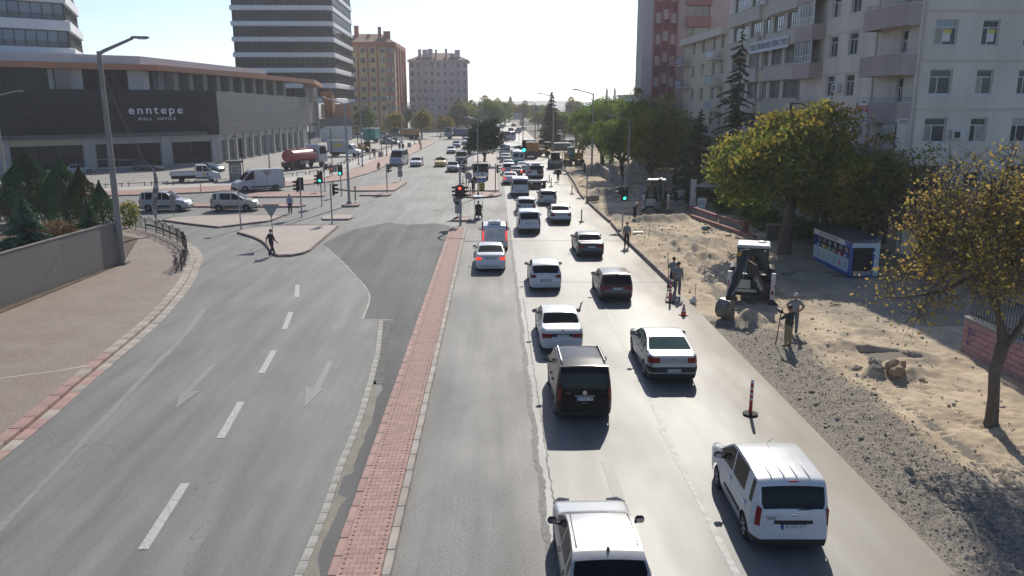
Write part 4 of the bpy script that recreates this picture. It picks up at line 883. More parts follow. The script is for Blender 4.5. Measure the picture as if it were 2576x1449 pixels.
for (x, y, kd, cl, lb) in [(3.9, 148, 'hatch', P_white, 'white hatchback between the far minibus and the dump truck'), (4.2, 140, 'sedan', P_maroon, 'reddish sedan just ahead of the green panelled minibus'), (4.6, 156, 'suv', P_white, 'white car ahead of the cars next to the dump truck'),
                           (2.0, 160, 'hatch', P_white, 'white car roof just beyond the far minibus'), (7.5, 262, 'sedan', P_blue, 'blue sedan on the far road under the sign gantry'), (5.6, 270, 'suv', P_grey, 'grey car beside the blue sedan under the sign gantry'),
                           (-3.5, 262, 'sedan', P_white, 'white car facing us past the far end of the median'), (-6.5, 270, 'suv', P_grey, 'dark car facing us past the far end of the median'), (-9.5, 285, 'sedan', P_silver, 'silver car farthest away on the left of the far road'), (10.5, 290, 'hatch', P_white, 'white car farthest away on the far road'), (-1.5, 300, 'sedan', P_silver, 'tiny silver car in the middle of the far road'), (3, 315, 'suv', P_white, 'tiny white car in the middle of the far road'), (-5, 330, 'hatch', P_blue, 'tiny blue car deep in the far traffic'), (8, 335, 'sedan', P_black, 'tiny black car deep in the far traffic')]:
    car('car', lb, kd, (x, y), math.pi if 'facing' in lb else 0, cl, 'car', detail=0)
c = car('bus', 'grey van crossing the junction behind the green traffic signal', 'minibus', (5.0, 212), R(40), P_ltgrey, 'minibus', 'vert', detail=0)
# --- oncoming traffic --------------------------------------------------------------------------
PI = math.pi
c = car('minibus', 'silver blue minibus coming towards us on the left carriageway', 'minibus', (-15.7, 127.2), PI-R(8), P_pale, 'minibus', front=True)
car('hatchback', 'white hatchback with dark bumper between the minibus and the taxi', 'hatch_box', (-12.4, 125.4), PI-R(4), P_white, 'car', front=True)
c = car('taxi', 'yellow taxi with roof sign coming towards us', 'sedan', (-8.5, 125.3), PI, P_taxi, 'taxi', front=True, bumper=P_taxi)
extra(c, MB().bbox((0, -2.2, 1.48), (.32, .14, .12), .02), 'roof_sign', mat('taxi_sign', (.7, .6, .2), .4))
car('sedan', 'dark blue sedan coming towards us nearest the median', 'sedan', (-6.0, 115.5), PI+R(2), P_grey, 'car', front=True)
car('van', 'dark van coming towards us beside the median', 'van', (-5.4, 131.5), PI+R(1), P_grey, 'van', front=True)
car('sedan', 'white sedan coming towards us behind the taxi', 'sedan', (-8.5, 158), PI, P_silver, 'car', front=True)
car('sedan', 'black car coming towards us partly behind the median pine', 'sedan', (-5.5, 155.6), PI, P_black, 'car', front=True)
car('sedan', 'blue sedan coming towards us behind the white sedan', 'sedan', (-8.5, 180), PI, P_blue, 'car', front=True)
car('suv', 'white car coming towards us farthest up the left carriageway', 'suv', (-6.9, 193), PI, P_white, 'car', front=True)
# --- side street -------------------------------------------------------------------------------
def side(name, label, kind, rear, frontw, col, **k):
    """placed by the ground contacts of rear and front wheel nearest the camera"""
    B = car_kit(kind)['B']; a = math.atan2(frontw[1]-rear[1], frontw[0]-rear[0])-math.pi/2
    mx, my = (rear[0]+frontw[0])/2, (rear[1]+frontw[1])/2; wm = (B.wheels[0]+B.wheels[1])/2; hw = B.W/2-.1
    fx, fy = -math.sin(a), math.cos(a); rx, ry = math.cos(a), math.sin(a); sg = 1 if ry < 0 else -1
    return car(name, label, kind, (mx-fx*wm-rx*hw*sg, my-fy*wm-ry*hw*sg), a, col, **k)
c = side('van', 'silver white family van turning past the pavement railing', 'mpv_tall', (-31.9, 73.8), (-29.2, 73.9), P_ltgrey, cat='van', tail='tall')
for sd in (-1, 1): extra(c, MB().bbox((sd*.9, 2.1, .5), (.025, 1.7, .16), .01), 'side_moulding', M_black)
c = side('van', 'beige family van with roof rails on the side street', 'mpv', (-25.4, 73.8), (-23.0, 73.9), P_beige, cat='van', tail='tall')
for sd in (-1, 1):
    extra(c, MB().tube([(sd*.62, .5, 1.70), (sd*.64, .6, 1.765), (sd*.64, 2.0, 1.765), (sd*.62, 2.1, 1.70)], .022, 6), 'roof_rail', M_steel); extra(c, MB().bbox((sd*.885, 1.9, .45), (.02, 1.5, .12), .008), 'side_moulding', M_black)
c = side('panel_van', 'large white panel van heading left on the side street', 'panel_van', (-25.0, 91.8), (-27.9, 90.0), P_vwhite, cat='van', tail='vert')
for sd in (-1, 1): extra(c, MB().bbox((sd*1.0, 2.6, .55), (.03, 2.6, .14), .01), 'side_moulding', M_black)
# ------------------------------------------------------------------ buildings
M_pane = mat('window_glass', (.05, .06, .065), .06, spec=.35, rand=.5); M_paned = mat('dark_glazing', (.010, .014, .021), .06, spec=.16, rand=.4)
M_panel = mat('light_glazing', (.20, .235, .25), .06, spec=.7, rand=.35); M_wframe = mat('white_frame', (.58, .58, .57), .5); M_dframe = mat('dark_frame', (.05, .045, .04), .5)
M_curtain = mat('curtain', (.45, .41, .36), .8, rand=.35)
class Face:
    """a facade plane: p0 -> p1 is its foot line (left to right seen from outside), z upwards"""
    def __init__(s, p0, p1, z0=0.0):
        s.p0 = Vector((p0[0], p0[1], 0)); d = Vector((p1[0]-p0[0], p1[1]-p0[1], 0)); s.w = d.length; s.u = d.normalized(); s.n = Vector((s.u.y, -s.u.x, 0)); s.ang = math.atan2(s.u.y, s.u.x); s.z0 = z0
    def P(s, a, z, out=0.0): v = s.p0+s.u*a+s.n*out; return (v.x, v.y, s.z0+z)
    def wall(s, mb, a0, a1, z0, z1, rects=(), depth=.18, m=0, out=0.0):
        xs = sorted({a0, a1}|{v for r in rects for v in r[:2]}); zs = sorted({z0, z1}|{v for r in rects for v in r[2:4]})
        xs = [x for x in xs if a0-1e-6 <= x <= a1+1e-6]; zs = [z for z in zs if z0-1e-6 <= z <= z1+1e-6]
        for i in range(len(xs)-1):
            for j in range(len(zs)-1):
                cx, cz = (xs[i]+xs[i+1])/2, (zs[j]+zs[j+1])/2
                if any(r[0] < cx < r[1] and r[2] < cz < r[3] for r in rects): continue
                mb.quad(s.P(xs[i], zs[j], out), s.P(xs[i+1], zs[j], out), s.P(xs[i+1], zs[j+1], out), s.P(xs[i], zs[j+1], out), m)
        for r in rects:
            A, B, Cz, D = r[:4]; o2 = out-depth
            for a, b_ in (((A, Cz), (B, Cz)), ((B, Cz), (B, D)), ((B, D), (A, D)), ((A, D), (A, Cz))):
                mb.quad(s.P(*a, out), s.P(*a, o2), s.P(*b_, o2), s.P(*b_, out), m)
        return mb
    def box(s, mb, a0, a1, z0, z1, o0, o1, m=0):
        v = [s.P(a, z, o) for z in (z0, z1) for o in (o0, o1) for a in (a0, a1)]
        mb.add(v, [(0,1,3,2)[::-1][::-1],(4,6,7,5),(0,4,5,1),(2,3,7,6),(0,2,6,4),(1,5,7,3)], m); return mb
WIN = {}
def window(F, parent, a0, a1, z0, z1, depth=.16, style='sash', frame=None, pane=None, sill=False, extra_=None):
    w, h = round(a1-a0, 2), round(z1-z0, 2); frame = frame or M_wframe; pane = pane or M_pane; key = (w, h, style, frame.name, sill)
    if key not in WIN:
        fb = MB(); t = .07; panes = []
        fb.box(-w/2, w/2, -.05, .02, 0, t).box(-w/2, w/2, -.05, .02, h-t, h).box(-w/2, -w/2+t, -.05, .02, t, h-t).box(w/2-t, w/2, -.05, .02, t, h-t)
        if style == 'sash':
            fb.box(-w/2+t, w/2-t, -.045, .015, h*.68, h*.68+.06).box(-w*.12, -w*.12+.06, -.045, .015, t, h*.68); panes = [(-w/2+t, -w*.12, t, h*.68), (-w*.12+.06, w/2-t, t, h*.68), (-w/2+t, w/2-t, h*.68+.06, h-t)]
        elif style == 'triple':
            for k in (1, 2): fb.box(-w/2+w*k/3-.03, -w/2+w*k/3+.03, -.045, .015, t, h-t)
            panes = [(-w/2+t+(w*k/3-.04 if k else 0), -w/2+w*(k+1)/3-.03, t, h-t) for k in range(3)]
        elif style == 'many':
            n = max(3, int(w/.55))
            for k in range(1, n): fb.box(-w/2+w*k/n-.03, -w/2+w*k/n+.03, -.045, .015, t, h-t)
            fb.box(-w/2+t, w/2-t, -.04, .01, h*.3, h*.3+.05)
            panes = [(-w/2+w*k/n+.03, -w/2+w*(k+1)/n-.03, t, h-t) for k in range(n)]
        else: panes = [(-w/2+t, w/2-t, t, h-t)]
        if sill: fb.box(-w/2-.08, w/2+.08, -.24, .0, -.07, -.005)
        WIN[key] = (fb.mesh('window', frame), [MB().box(p[0]-.01, p[1]+.01, -.012, .0, p[2]-.01, p[3]+.01).mesh('pane', M_pane) for p in panes])
    fm, pms = WIN[key]
    o = ob('window', fm, parent, F.P((a0+a1)/2, z0, -depth), F.ang)
    for pm in pms:
        p = ob('pane', pm, o)
        if pane is not M_pane or random.random() < .3: omat(p, 0, pane if (pane is not M_pane) else random.choice([M_pane, M_panel, M_curtain]))
    return o
def bld(name, label, cat='building'): return thing(name, label, cat)

# ---- apartment block at the right: gable facing the camera plus the street side with balconies
M_beige = mat('beige_render', (.68, .61, .53), .9, (.57, .51, .44), .7, speck=.05, bump=.25, bscale=25, stretch=(1, 1, .22)); M_mauve = mat('balcony_mauve', (.42, .34, .32), .9, (.37, .30, .285), .5)
M_str = mat('string_course', (.56, .50, .43), .9); M_cream = mat('cream_render', (.60, .53, .39), .9, (.54, .48, .36), .6); M_slat = mat('ribbed_panel', (.55, .50, .43), .85, (.47, .43, .37), 3, stretch=(4, 4, .3))
bd = bld('apartment_block', 'beige apartment block with mauve balconies and student dormitory banner behind the trees')
CX, CY = 26.6, 51.5
Fg = Face((CX, CY), (CX+34, CY+1.2)); Fs = Face((CX, 94), (CX, CY))
FH = 3.0; HT = 27
wall = MB(); rects = []; wins = []
fl = [i*FH+.35 for i in range(9)]
for f in range(9):
    z = 1.3+f*FH
    for a, b_ in ((1.0, 2.45), (4.05, 5.15), (6.8, 7.9), (9.6, 10.7), (12.4, 13.8), (16, 17.1), (19, 20.1)): rects.append((a, b_, z, z+1.55))
Fg.wall(wall, 0, 34, 0, HT, rects, .2)
for r in rects: window(Fg, bd, *r, depth=.2, style='sash', sill=True)
for f in range(1, 9): Fg.box(MB(), 0, 34, f*FH+.31, f*FH+.45, -.01, .05).build('string_course', M_str, bd)
# street side, measured from the corner towards the far end: s = distance from the corner
def SB(s0, s1): return Fs.w-s1, Fs.w-s0
rects2 = []; bal = []
for f in range(9):
    z = 1.25+f*FH
    for s0, s1 in ((8.7, 10.3), (12.2, 13.8)): a0, a1 = SB(s0, s1); rects2.append((a0, a1, z, z+1.6))
    a0, a1 = SB(1.4, 2.3); rects2.append((a0, a1, .25+f*FH, 2.4+f*FH))
    for s0, s1 in ((19.4, 23.8), (24.5, 27.4), (30.9, 34.4), (35.1, 40.4)): a0, a1 = SB(s0, s1); rects2.append((a0, a1, 1.2+f*FH, 2.75+f*FH))
    a0, a1 = SB(28.2, 30.3); rects2.append((a0, a1, .3+f*FH, 2.75+f*FH))
Fs.wall(wall, 0, Fs.w, 0, HT, rects2, .25)
wall.quad(Fg.P(34, 0), Fg.P(34, HT), (CX+34, 94, HT), (CX+34, 94, 0)); wall.quad((CX, 94, 0), (CX, 94, HT), (CX+34, 94, HT), (CX+34, 94, 0)); wall.quad((CX, CY, HT), (CX+34, CY+1.2, HT), (CX+34, 94, HT), (CX, 94, HT))
wall.build('wall', M_beige, bd)
for i, r in enumerate(rects2):
    w = r[1]-r[0]
    if w > 4: window(Fs, bd, *r, depth=.2, style='many', frame=M_dframe, pane=M_panel)
    elif w > 2.3 and r[2] % FH < .5: window(Fs, bd, *r, depth=.9, style='plain', pane=M_curtain)
    elif w > 2: window(Fs, bd, *r, depth=.2, style='many', frame=M_dframe, pane=M_panel)
    else: window(Fs, bd, *r, depth=.2, style='sash', sill=w > 1)
for f in range(1, 9):
    for s0, s1 in ((5.6, 14.6),): a0, a1 = SB(s0, s1); Fs.box(MB(), a0, a1, f*FH-.06, f*FH+.04, -.01, .04).build('string_course', M_str, bd)
    # corner balcony with a canted front
    z = f*FH-.15; mb = MB(); o = 1.25
    pts = [(0, 0), (o*.0, 0)]
    poly = [(CX, CY-.02), (CX-.9, CY+.05), (CX-1.25, CY+1.2), (CX-1.25, CY+5.2), (CX, CY+5.2)]
    mb.prism(poly, z-.02, z+.14); bo = mb.build('balcony', M_mauve, bd)
    for k, (p, q) in enumerate(zip(poly[:-1], poly[1:])):
        Fx = Face(q, p); 
        m3 = MB(); Fx.box(m3, 0, Fx.w, z-.35, z+.95, -.10, .02); m3.build('parapet', M_mauve, bo)
        m4 = MB(); Fx.box(m4, 0, Fx.w, z+.95, z+1.0, -.13, .05); m4.build('coping', M_str, bo)
    if f == 3 or f == 5:
        m5 = MB()
        for hh_ in (1.12, 1.26): m5.tube([(p[0]+(.05 if p[0] < CX else 0), p[1], z+hh_) for p in poly], .018, 6)
        m5.build('handrail', M_steel, bo)
    a0, a1 = SB(14.8, 18.6)
    m6 = MB(); Fs.box(m6, a0, a1, z-.1, z+1.1, -.02, 1.1); m6.build('balcony', M_mauve, bd)
    if f in (1, 2, 4, 5):
        Fq = Face(Fs.P(a0, 0, .98)[:2], Fs.P(a1, 0, .98)[:2]); window(Fq, bd, .1, Fq.w-.1, z+1.12, z+2.95, depth=.0, style='many', pane=M_panel)
    # projecting ribbed parapets of the dormitory part
    for s0, s1 in ((19, 28), (30.5, 41)):
        a0, a1 = SB(s0, s1); m7 = MB(); Fs.box(m7, a0, a1, z-.02, z+1.3, -.02, .45); m7.build('parapet', M_slat, bd)
        m7 = MB(); Fs.box(m7, a0-.05, a1+.05, z+1.3, z+1.36, -.02, .52); m7.build('coping', M_str, bd)
    a0, a1 = SB(28.02, 30.48); m8 = MB(); Fs.box(m8, a0, a1, z+.0, z+1.05, -.02, .12); m8.build('balcony_front', M_cream, bd)
# potted plants on two balconies and the glazed corner of the lower balcony
Fc = Face((CX-1.12, CY+1.3), (CX-.82, CY+.12)); window(Fc, bd, .05, Fc.w-.05, 2*FH+.85, 3*FH-.2, depth=0, style='sash', pane=M_curtain)
Fc2 = Face((CX-.8, CY+.06), (CX-.02, CY+.0)); window(Fc2, bd, .02, Fc2.w-.02, 2*FH+.85, 3*FH-.2, depth=0, style='plain', pane=M_curtain)
bn = thing('banner', 'white dormitory banner lettered ERKEK ÖĞRENCİ YURDU on the ribbed parapet', 'banner')
a0, a1 = SB(21.5, 32.5); zb_ = 14.6
m9 = MB(); Fs.box(m9, a0, a1, zb_, zb_+1.05, .53, .56); m9.build('cloth', mat('banner_white', (.62, .63, .66), .7), bn)
text('lettering', 'YÜKSEK ÖĞRENİM ERKEK ÖĞRENCİ YURDU', M_ink, bn, Fs.P((a0+a1)/2, zb_+.52, .565), (R(90), 0, Fs.ang), .72, .004, sx=.74, bold=.012)
sg = thing('for_sale_banner', 'white and red for sale banner SATILIK hung over the balcony railing', 'banner')
Fb = Face((CX-1.27, CY+4.6), (CX-1.27, CY+3.2)); zz = 3*FH-.15
for k, (c_, h0, h1) in enumerate(((M_plate, .75, 1.22), (mat('banner_red', (.5, .06, .04), .6), .35, .75), (M_plate, -.2, .35))):
    m9 = MB(); Fb.box(m9, 0, 1.3, zz+h0, zz+h1, .02, .035); m9.build('cloth', c_, sg)
text('lettering', 'SATILIK', M_plate, sg, Fb.P(.65, zz+.55, .04), (R(90), 0, Fb.ang), .34, .003, sx=.9); text('lettering', '0532 214 44 2', M_ink, sg, Fb.P(.65, zz+.2, .04), (R(90), 0, Fb.ang), .2, .003, sx=.95); text('lettering', '0332 08 07 42', M_ink, sg, Fb.P(.65, zz-.03, .04), (R(90), 0, Fb.ang), .2, .003, sx=.95); text('lettering', 'EMLAK', M_ink, sg, Fb.P(.75, zz+1.0, .04), (R(90), 0, Fb.ang), .24, .003)
for (a, f, nm) in ((1.45, 4, 'first'), (4.3, 4, 'second')):
    w = thing('window_notice', 'yellow and white notice taped inside the %s gable window above the trees' % nm, 'notice')
    m9 = MB(); Fg.box(m9, a+.15, a+.65, 1.55+f*FH, 2.05+f*FH, -.19, -.18); m9.build('sheet', M_plate, w); m9 = MB(); Fg.box(m9, a+.2, a+.7, 2.05+f*FH, 2.3+f*FH, -.19, -.18); m9.build('heading', mat('notice_yellow', (.6, .5, .1), .6), w)
for (F_, a, z) in ((Fg, 5.5, 4.5), (Fg, 2.7, 7.5), (Fs, Fs.w-7.6, 7.6), (Fs, Fs.w-11.7, 10.6), (Fs, Fs.w-11.7, 4.4), (Fg, 14.2, 13.4)):
    mb = MB(); F_.box(mb, a, a+.85, z, z+.58, .06, .36); ac = mb.build('air_conditioner', M_wframe, bd); mb = MB(); F_.box(mb, a+.12, a+.52, z+.09, z+.49, .362, .37); mb.build('fan_grille', M_dframe, ac)
for (F_, a) in ((Fg, .25), (Fg, 15), (Fs, Fs.w-5.6), (Fs, 13.2)): mb = MB(); mb.tube([F_.P(a, .2, .08), F_.P(a, 26.8, .08)], .06, 6); mb.build('drainpipe', M_str, bd)
b2 = bld('apartment_house', 'lower cream apartment house with small balconies between the dormitory and the pink tower')
F2 = Face((CX, 115), (CX, 94.05)); wl = MB(); r2 = []
for f in range(6):
    z = 1.2+f*2.95
    for s0 in (4.5, 9.4, 14.6, 18.3): r2.append((s0, s0+1.5, z, z+1.6))
F2.wall(wl, 0, F2.w, 0, 18, r2, .2); wl.quad((CX, 115, 0), (CX+20, 115, 0), (CX+20, 115, 18), (CX, 115, 18)); wl.quad((CX, 94.05, 18), (CX, 115, 18), (CX+20, 115, 18), (CX+20, 94.05, 18)); wl.build('wall', M_cream, b2)
for r in r2: window(F2, b2, *r, depth=.2, style='sash', sill=True)
mb = MB(); F2.box(mb, -.4, F2.w, 17.4, 18.2, -.1, .7); mb.build('parapet', M_beige, b2)
for f in range(1, 6):
    for s0 in (.6, 16.6):
        mb = MB(); F2.box(mb, s0, s0+3.2, f*2.95-.1, f*2.95+.08, 0, 1.3); o = mb.build('balcony', M_str, b2)
        mb = MB()
        for k in range(5): F2.box(mb, s0+.05+k*.63, s0+.6+k*.63, f*2.95+.25, f*2.95+.95, 1.24, 1.27)
        mb.build('balcony_panels', mat('balcony_glass_blue', (.30, .38, .48), .3), o); mb = MB(); F2.box(mb, s0, s0+3.2, f*2.95+.98, f*2.95+1.04, 1.2, 1.3); mb.build('handrail', M_dframe, o)
# pink tower block
b3 = bld('tower_block', 'pink and grey tower block with red balcony strips standing behind the lower apartment house')
M_pinkw = mat('pink_render', (.50, .37, .36), .9, (.46, .34, .335), .3); M_pinkg = mat('grey_pink_render', (.50, .455, .45), .9, (.46, .42, .415), .3); M_redr = mat('dusty_red', (.38, .17, .17), .9, (.34, .15, .15), .4)
Y3 = 124; xF = AT(1613, 200, Y3-2.5)[0]; xL = AT(1598, 200, Y3+14)[0]; xR = 43
F3 = Face((xF, Y3-2.5), (xR, Y3-2.5)); F3b = Face((xL, Y3+14), (xF, Y3-2.5)); wl = MB(); NF = 13; fh = 3.0
r3 = []
for f in range(NF):
    z = 1.0+f*fh
    r3 += [(6.4, 9.7, z, z+1.55)]
F3.wall(wl, 0, 1.5, 0, 40, [], m=1); F3.wall(wl, 1.5, 5.1, 0, 40, [], m=2, out=-.25); F3.wall(wl, 5.1, F3.w, 0, 40, r3, .2, m=0)
rb = [(3.5+dx, 4.9+dx, 1+f*fh, 2.5+f*fh) for f in range(NF) for dx in (0, 6)]
F3b.wall(wl, 0, F3b.w, 0, 40, rb, .15, m=1); wl.quad((xL, Y3+14, 40), (xF, Y3-2.5, 40), (xR, Y3-2.5, 40), (xR, Y3+14, 40)); wl.build('wall', [M_pinkw, M_pinkg, M_redr], b3)
for r in r3: window(F3, b3, *r, depth=.2, style='triple', frame=mat('red_brown_frame', (.16, .06, .05), .6), pane=M_panel)
for r in rb: window(F3b, b3, *r, depth=.15, style='sash')
for f in range(NF):
    mb = MB(); F3.box(mb, 6.2, 9.9, f*fh-.45, f*fh+.95, 0, .4); mb.build('bay_front', M_redr, b3)
    for k in range(3):
        mb = MB(); F3.box(mb, 1.85+k*1.1, 2.6+k*1.1, f*fh+.1+(k*.5 % 1), f*fh+1.5+(k*.5 % 1), -.24, .12); mb.build('balcony_panel', M_pinkw, b3)
for k in range(4): mb = MB(); F3.box(mb, 1.53+k*1.1, 1.76+k*1.1, 0, 40, -.2, .3); mb.build('red_fin', M_redr, b3)
# ---- shopping centre on the left: glazed shops below, dark panel band, set-back upper floor, orange eaves
mall = bld('shopping_centre', 'low dark grey shopping centre with orange eaves and glazed shops on the left')
M_dark = mat('dark_panel', (.020, .023, .030), .75, (.026, .029, .037), .4, rand=.10, spec=.2); M_gclad = mat('grey_panel', (.060, .063, .068), .5, (.072, .075, .080), .4, rand=.06)  # side cladding: paler grey copy with the lighting put into the colour
M_stonew = mat('pale_stone', (.40, .39, .37), .7, (.34, .33, .315), .8, speck=.05); M_orange = mat('orange_eave', (.42, .185, .095), .6, (.37, .165, .09), .5); M_whitep = mat('white_panel', (.55, .55, .55), .5, (.50, .50, .50), .2); M_grp = mat('taupe_panel', (.20, .185, .17), .6)
A0, A1, A2, A3 = (-96.0, 91.0), (-45.0, 132.3), (-41.7, 182.2), (-37.9, 217)
FA, FB = Face(A0, A1), Face(A1, A2)
wl = MB()
def shopfront(F, bays, z0=.1, z1=3.75, clad=4.75, tall=None, small=False):
    rects = [(a, b_, z0+.25, z1) for a, b_ in bays]
    F.wall(wl, 0, F.w, 0, clad, rects, .35)
    for a, b_, _, _ in rects:
        f = MB(); n = max(2, int((b_-a)/(2.4 if not small else 1.6)))
        for k in range(n+1): F.box(f, a+(b_-a)*k/n-.05, a+(b_-a)*k/n+.05, z0+.25, z1, -.36, -.26)
        F.box(f, a, b_, z0+1.05, z0+1.12, -.355, -.265); fo = f.build('window', M_dframe, mall)
        for k in range(n):
            p = MB(); F.box(p, a+(b_-a)*k/n+.05, a+(b_-a)*(k+1)/n-.05, z0+.25, z1, -.33, -.31); p.build('pane', M_panel if small and random.random() < .75 else M_paned, fo)
W = FA.w
bays = []; a = W-1.0
for wdt in (6.1, 9.2, 9.2, 7.6, 8.0, 8.0, 8.0):
    bays.append((a-wdt, a)); a -= wdt+1.75
shopfront(FA, [b_ for b_ in bays if b_[0] > 0])
n = 13; bw = FB.w/n
shopfront(FB, [(k*bw+.55, (k+1)*bw-.35) for k in range(n-1)], small=True)
for k in range(n): mb = MB(); FB.box(mb, k*bw-.28, k*bw+.28, 0, 4.74, -.1, .3); mb.build('pilaster', M_stonew, mall)
for b_ in bays: mb = MB(); FA.box(mb, b_[1]+.1, b_[1]+1.6, 0, 4.74, -.1, .25); mb.build('pilaster', M_stonew, mall)
mb = MB(); FA.box(mb, bays[2][0]+.0, bays[2][1], 3.8, 4.7, -.2, .06); mb.build('sign_fascia', mat('tan_fascia', (.42, .36, .26), .6), mall)
# dark cladding boards, coloured paler on the side face for its lighting
ZB0, ZB1 = 4.76, 11.7; nb = 7; bh = (ZB1-ZB0)/nb
trL = (W-30.5, W-24.5); 
for j in range(nb):
    z0 = ZB0+j*bh+.012; z1 = ZB0+(j+1)*bh-.012
    segs = list(np.linspace(0, W, 10))
    for s0, s1 in zip(segs, segs[1:]):
        mb = MB(); FA.box(mb, s0+.01, s1-.01, z0, z1, -.2, .55); mb.build('cladding_panel', M_dark, mall)
    segs = list(np.linspace(0, FB.w, 7))
    for i, (s0, s1) in enumerate(zip(segs, segs[1:])):
        top1 = z1 if j < nb-1 else z1-.8*(s1/FB.w); mb = MB(); FB.box(mb, s0+.01, s1-.01, z0, top1, -.2, .55); mb.build('cladding_panel', M_gclad, mall)
mb = MB(); FA.box(mb, 0, W, ZB0, ZB1, -.5, -.22); FB.box(mb, 0, FB.w, ZB0, ZB1-.9, -.5, -.22); mb.build('cladding_backing', M_dark, mall)
tz = MB(); a0, a1 = W-34.0, W+.3
pts = [(a0+2, ZB0+.55), (a1-1.0, ZB0+.55), (a1-7.2, ZB0+4.9), (a0+12, ZB0+4.9)]
v = [FA.P(p[0], p[1], .62) for p in pts]+[FA.P(p[0], p[1], .5) for p in pts]
tz.add(v, [(0, 1, 2, 3), (0, 4, 5, 1), (1, 5, 6, 2), (2, 6, 7, 3), (3, 7, 4, 0)]); tz.build('name_panel', mat('name_panel', (.012, .014, .020), .7, spec=.2), mall)
sk = MB(); FA.box(sk, a0, a1-2, ZB0+.0, ZB0+.55, .5, .68); sk.build('lower_fascia', mat('slate_fascia', (.075, .083, .098), .6), mall)
M_signw = mat('sign_white', (.75, .75, .78), .4)
sgn = thing('sign', 'white raised lettering enntepe MALL OFFICE on the dark panel of the shopping centre', 'sign')
text('lettering', 'enntepe', M_signw, sgn, FA.P(W-9.2, 8.65, .72), (R(90), 0, FA.ang), 1.75, .06, sx=1.1, bold=.012, sp=1.3)
text('lettering', 'MALL  OFFICE', M_signw, sgn, FA.P(W-9.1, 7.35, .70), (R(90), 0, FA.ang), .62, .03, sx=1.1, sp=1.35)
# upper floor set back
nA = Vector((-FA.n.x, -FA.n.y)); back = 3.2
U0 = (A0[0]-FA.n.x*back, A0[1]-FA.n.y*back); U1 = (A1[0]-FA.n.x*back-FA.u.x*9.5, A1[1]-FA.n.y*back-FA.u.y*9.5); U2 = (-44.8, 176)
FU, FV = Face(U0, U1), Face(U1, U2); z0, z1 = 11.6, 14.75
def upper(F, bays, pane):
    F.wall(wl, 0, F.w, z0-2, z1+.4, [(a, b_, z0+.0, z1-.1) for a, b_ in bays], .3, m=1)
    for a, b_ in bays:
        f = MB(); n = max(2, int((b_-a)/1.8))
        for k in range(n+1): F.box(f, a+(b_-a)*k/n-.04, a+(b_-a)*k/n+.04, z0, z1-.1, -.32, -.22)
        F.box(f, a, b_, z0+2.1, z0+2.17, -.315, -.225); fo = f.build('window', M_dframe, mall)
        for k in range(n): p = MB(); F.box(p, a+(b_-a)*k/n+.04, a+(b_-a)*(k+1)/n-.04, z0, z1-.1, -.29, -.27); p.build('pane', pane if random.random() < .8 else M_paned, fo)
w_ = FU.w; upper(FU, [(w_-8.5, w_-2.2), (w_-21, w_-13), (w_-34, w_-26)], M_paned)
upper(FV, [(1.5+k*4.6, 4.2+k*4.6) for k in range(6)]+[(30+k*2.8, 32.2+k*2.8) for k in range(5)], M_panel)
for k in range(5): mb = MB(); FU.box(mb, w_-12.4-k*13, w_-10.6-k*13, z0-.5, z1, .2, 1.6); mb.build('column', M_grp, mall)
for k in range(10): mb = MB(); FV.box(mb, 5.2+k*4.3, 6.5+k*4.3, z0-1.5, z1, .3, 1.9); mb.build('column', M_grp, mall)
wl.build('wall', [M_stonew, M_whitep], mall)
# roof: orange eave band and white parapet following the plan
def eave(pts, z0, z1, m, name, wid=3.0):
    mb = MB()
    for p, q in zip(pts, pts[1:]):
        F = Face(p[:2], q[:2]); za0, zb0 = p[2], q[2]
        v = [F.P(0, za0+z0), F.P(F.w, zb0+z0), F.P(F.w, zb0+z1), F.P(0, za0+z1), F.P(0, za0+z0, -wid), F.P(F.w, zb0+z0, -wid), F.P(F.w, zb0+z1, -wid), F.P(0, za0+z1, -wid)]
        mb.add(v, [(0, 1, 2, 3), (3, 2, 6, 7), (1, 0, 4, 5), (5, 4, 7, 6), (0, 3, 7, 4), (1, 5, 6, 2)])
    return mb.build(name, m, mall)
E0 = FU.P(w_-40, 0, 2.4); E1 = FU.P(w_+1.6, 0, 2.2); E2 = FV.P(20, 0, 3.0); E3 = FV.P(FV.w+8, 0, 3.6); E4 = (-41.5, 199)
eave([(*E0[:2], 0), (*E1[:2], 0), (*E2[:2], -.2), (*E3[:2], -.7), (*E4, -1.3)], 14.6, 15.45, M_orange, 'eave')
W0 = FU.P(w_-40, 0, .3); W1 = FU.P(w_-.2, 0, .2); W2 = FV.P(40, 0, .4)
eave([(*W0[:2], 0), (*W1[:2], 0), (*W2[:2], -.6)], 15.45, 16.75, M_whitep, 'parapet', 6)
rf = MB().prism([W0[:2], W1[:2], W2[:2], (-60, 190), (-110, 150)], 15.3, 15.5); rf.build('roof', M_grp, mall)
# slanted orange legs at both ends and the orange end block
mb = MB(); F = FA; 
v = [FU.P(w_-40, 11.6, 2.2), FU.P(w_-33.2, 11.6, 2.2), FU.P(w_-27.0, 14.7, 2.4), FU.P(w_-40, 14.7, 2.4)]; v += [tuple(np.array(p)+np.array((FU.n.x*-2.5, FU.n.y*-2.5, 0))) for p in v]
mb.add(v, [(0, 1, 2, 3), (1, 5, 6, 2), (4, 7, 6, 5), (0, 4, 5, 1)]); mb.build('slanted_leg', M_orange, mall)
FE = Face((-44.2, 214.5), (-38.0, 217)); mb = MB(); FE.box(mb, 0, FE.w, 5.7, 9.4, -6, 0); mb.build('end_block', M_orange, mall)
def hexa(mb, a, b_):                                   # prism between two quads
    mb.add(list(a)+list(b_), [(0, 1, 2, 3), (7, 6, 5, 4), (0, 4, 5, 1), (1, 5, 6, 2), (2, 6, 7, 3), (3, 7, 4, 0)])
mb = MB(); q0 = AT(944/2.536*1, 0, 200)
P1 = [AT(868, 238, 200)]; 
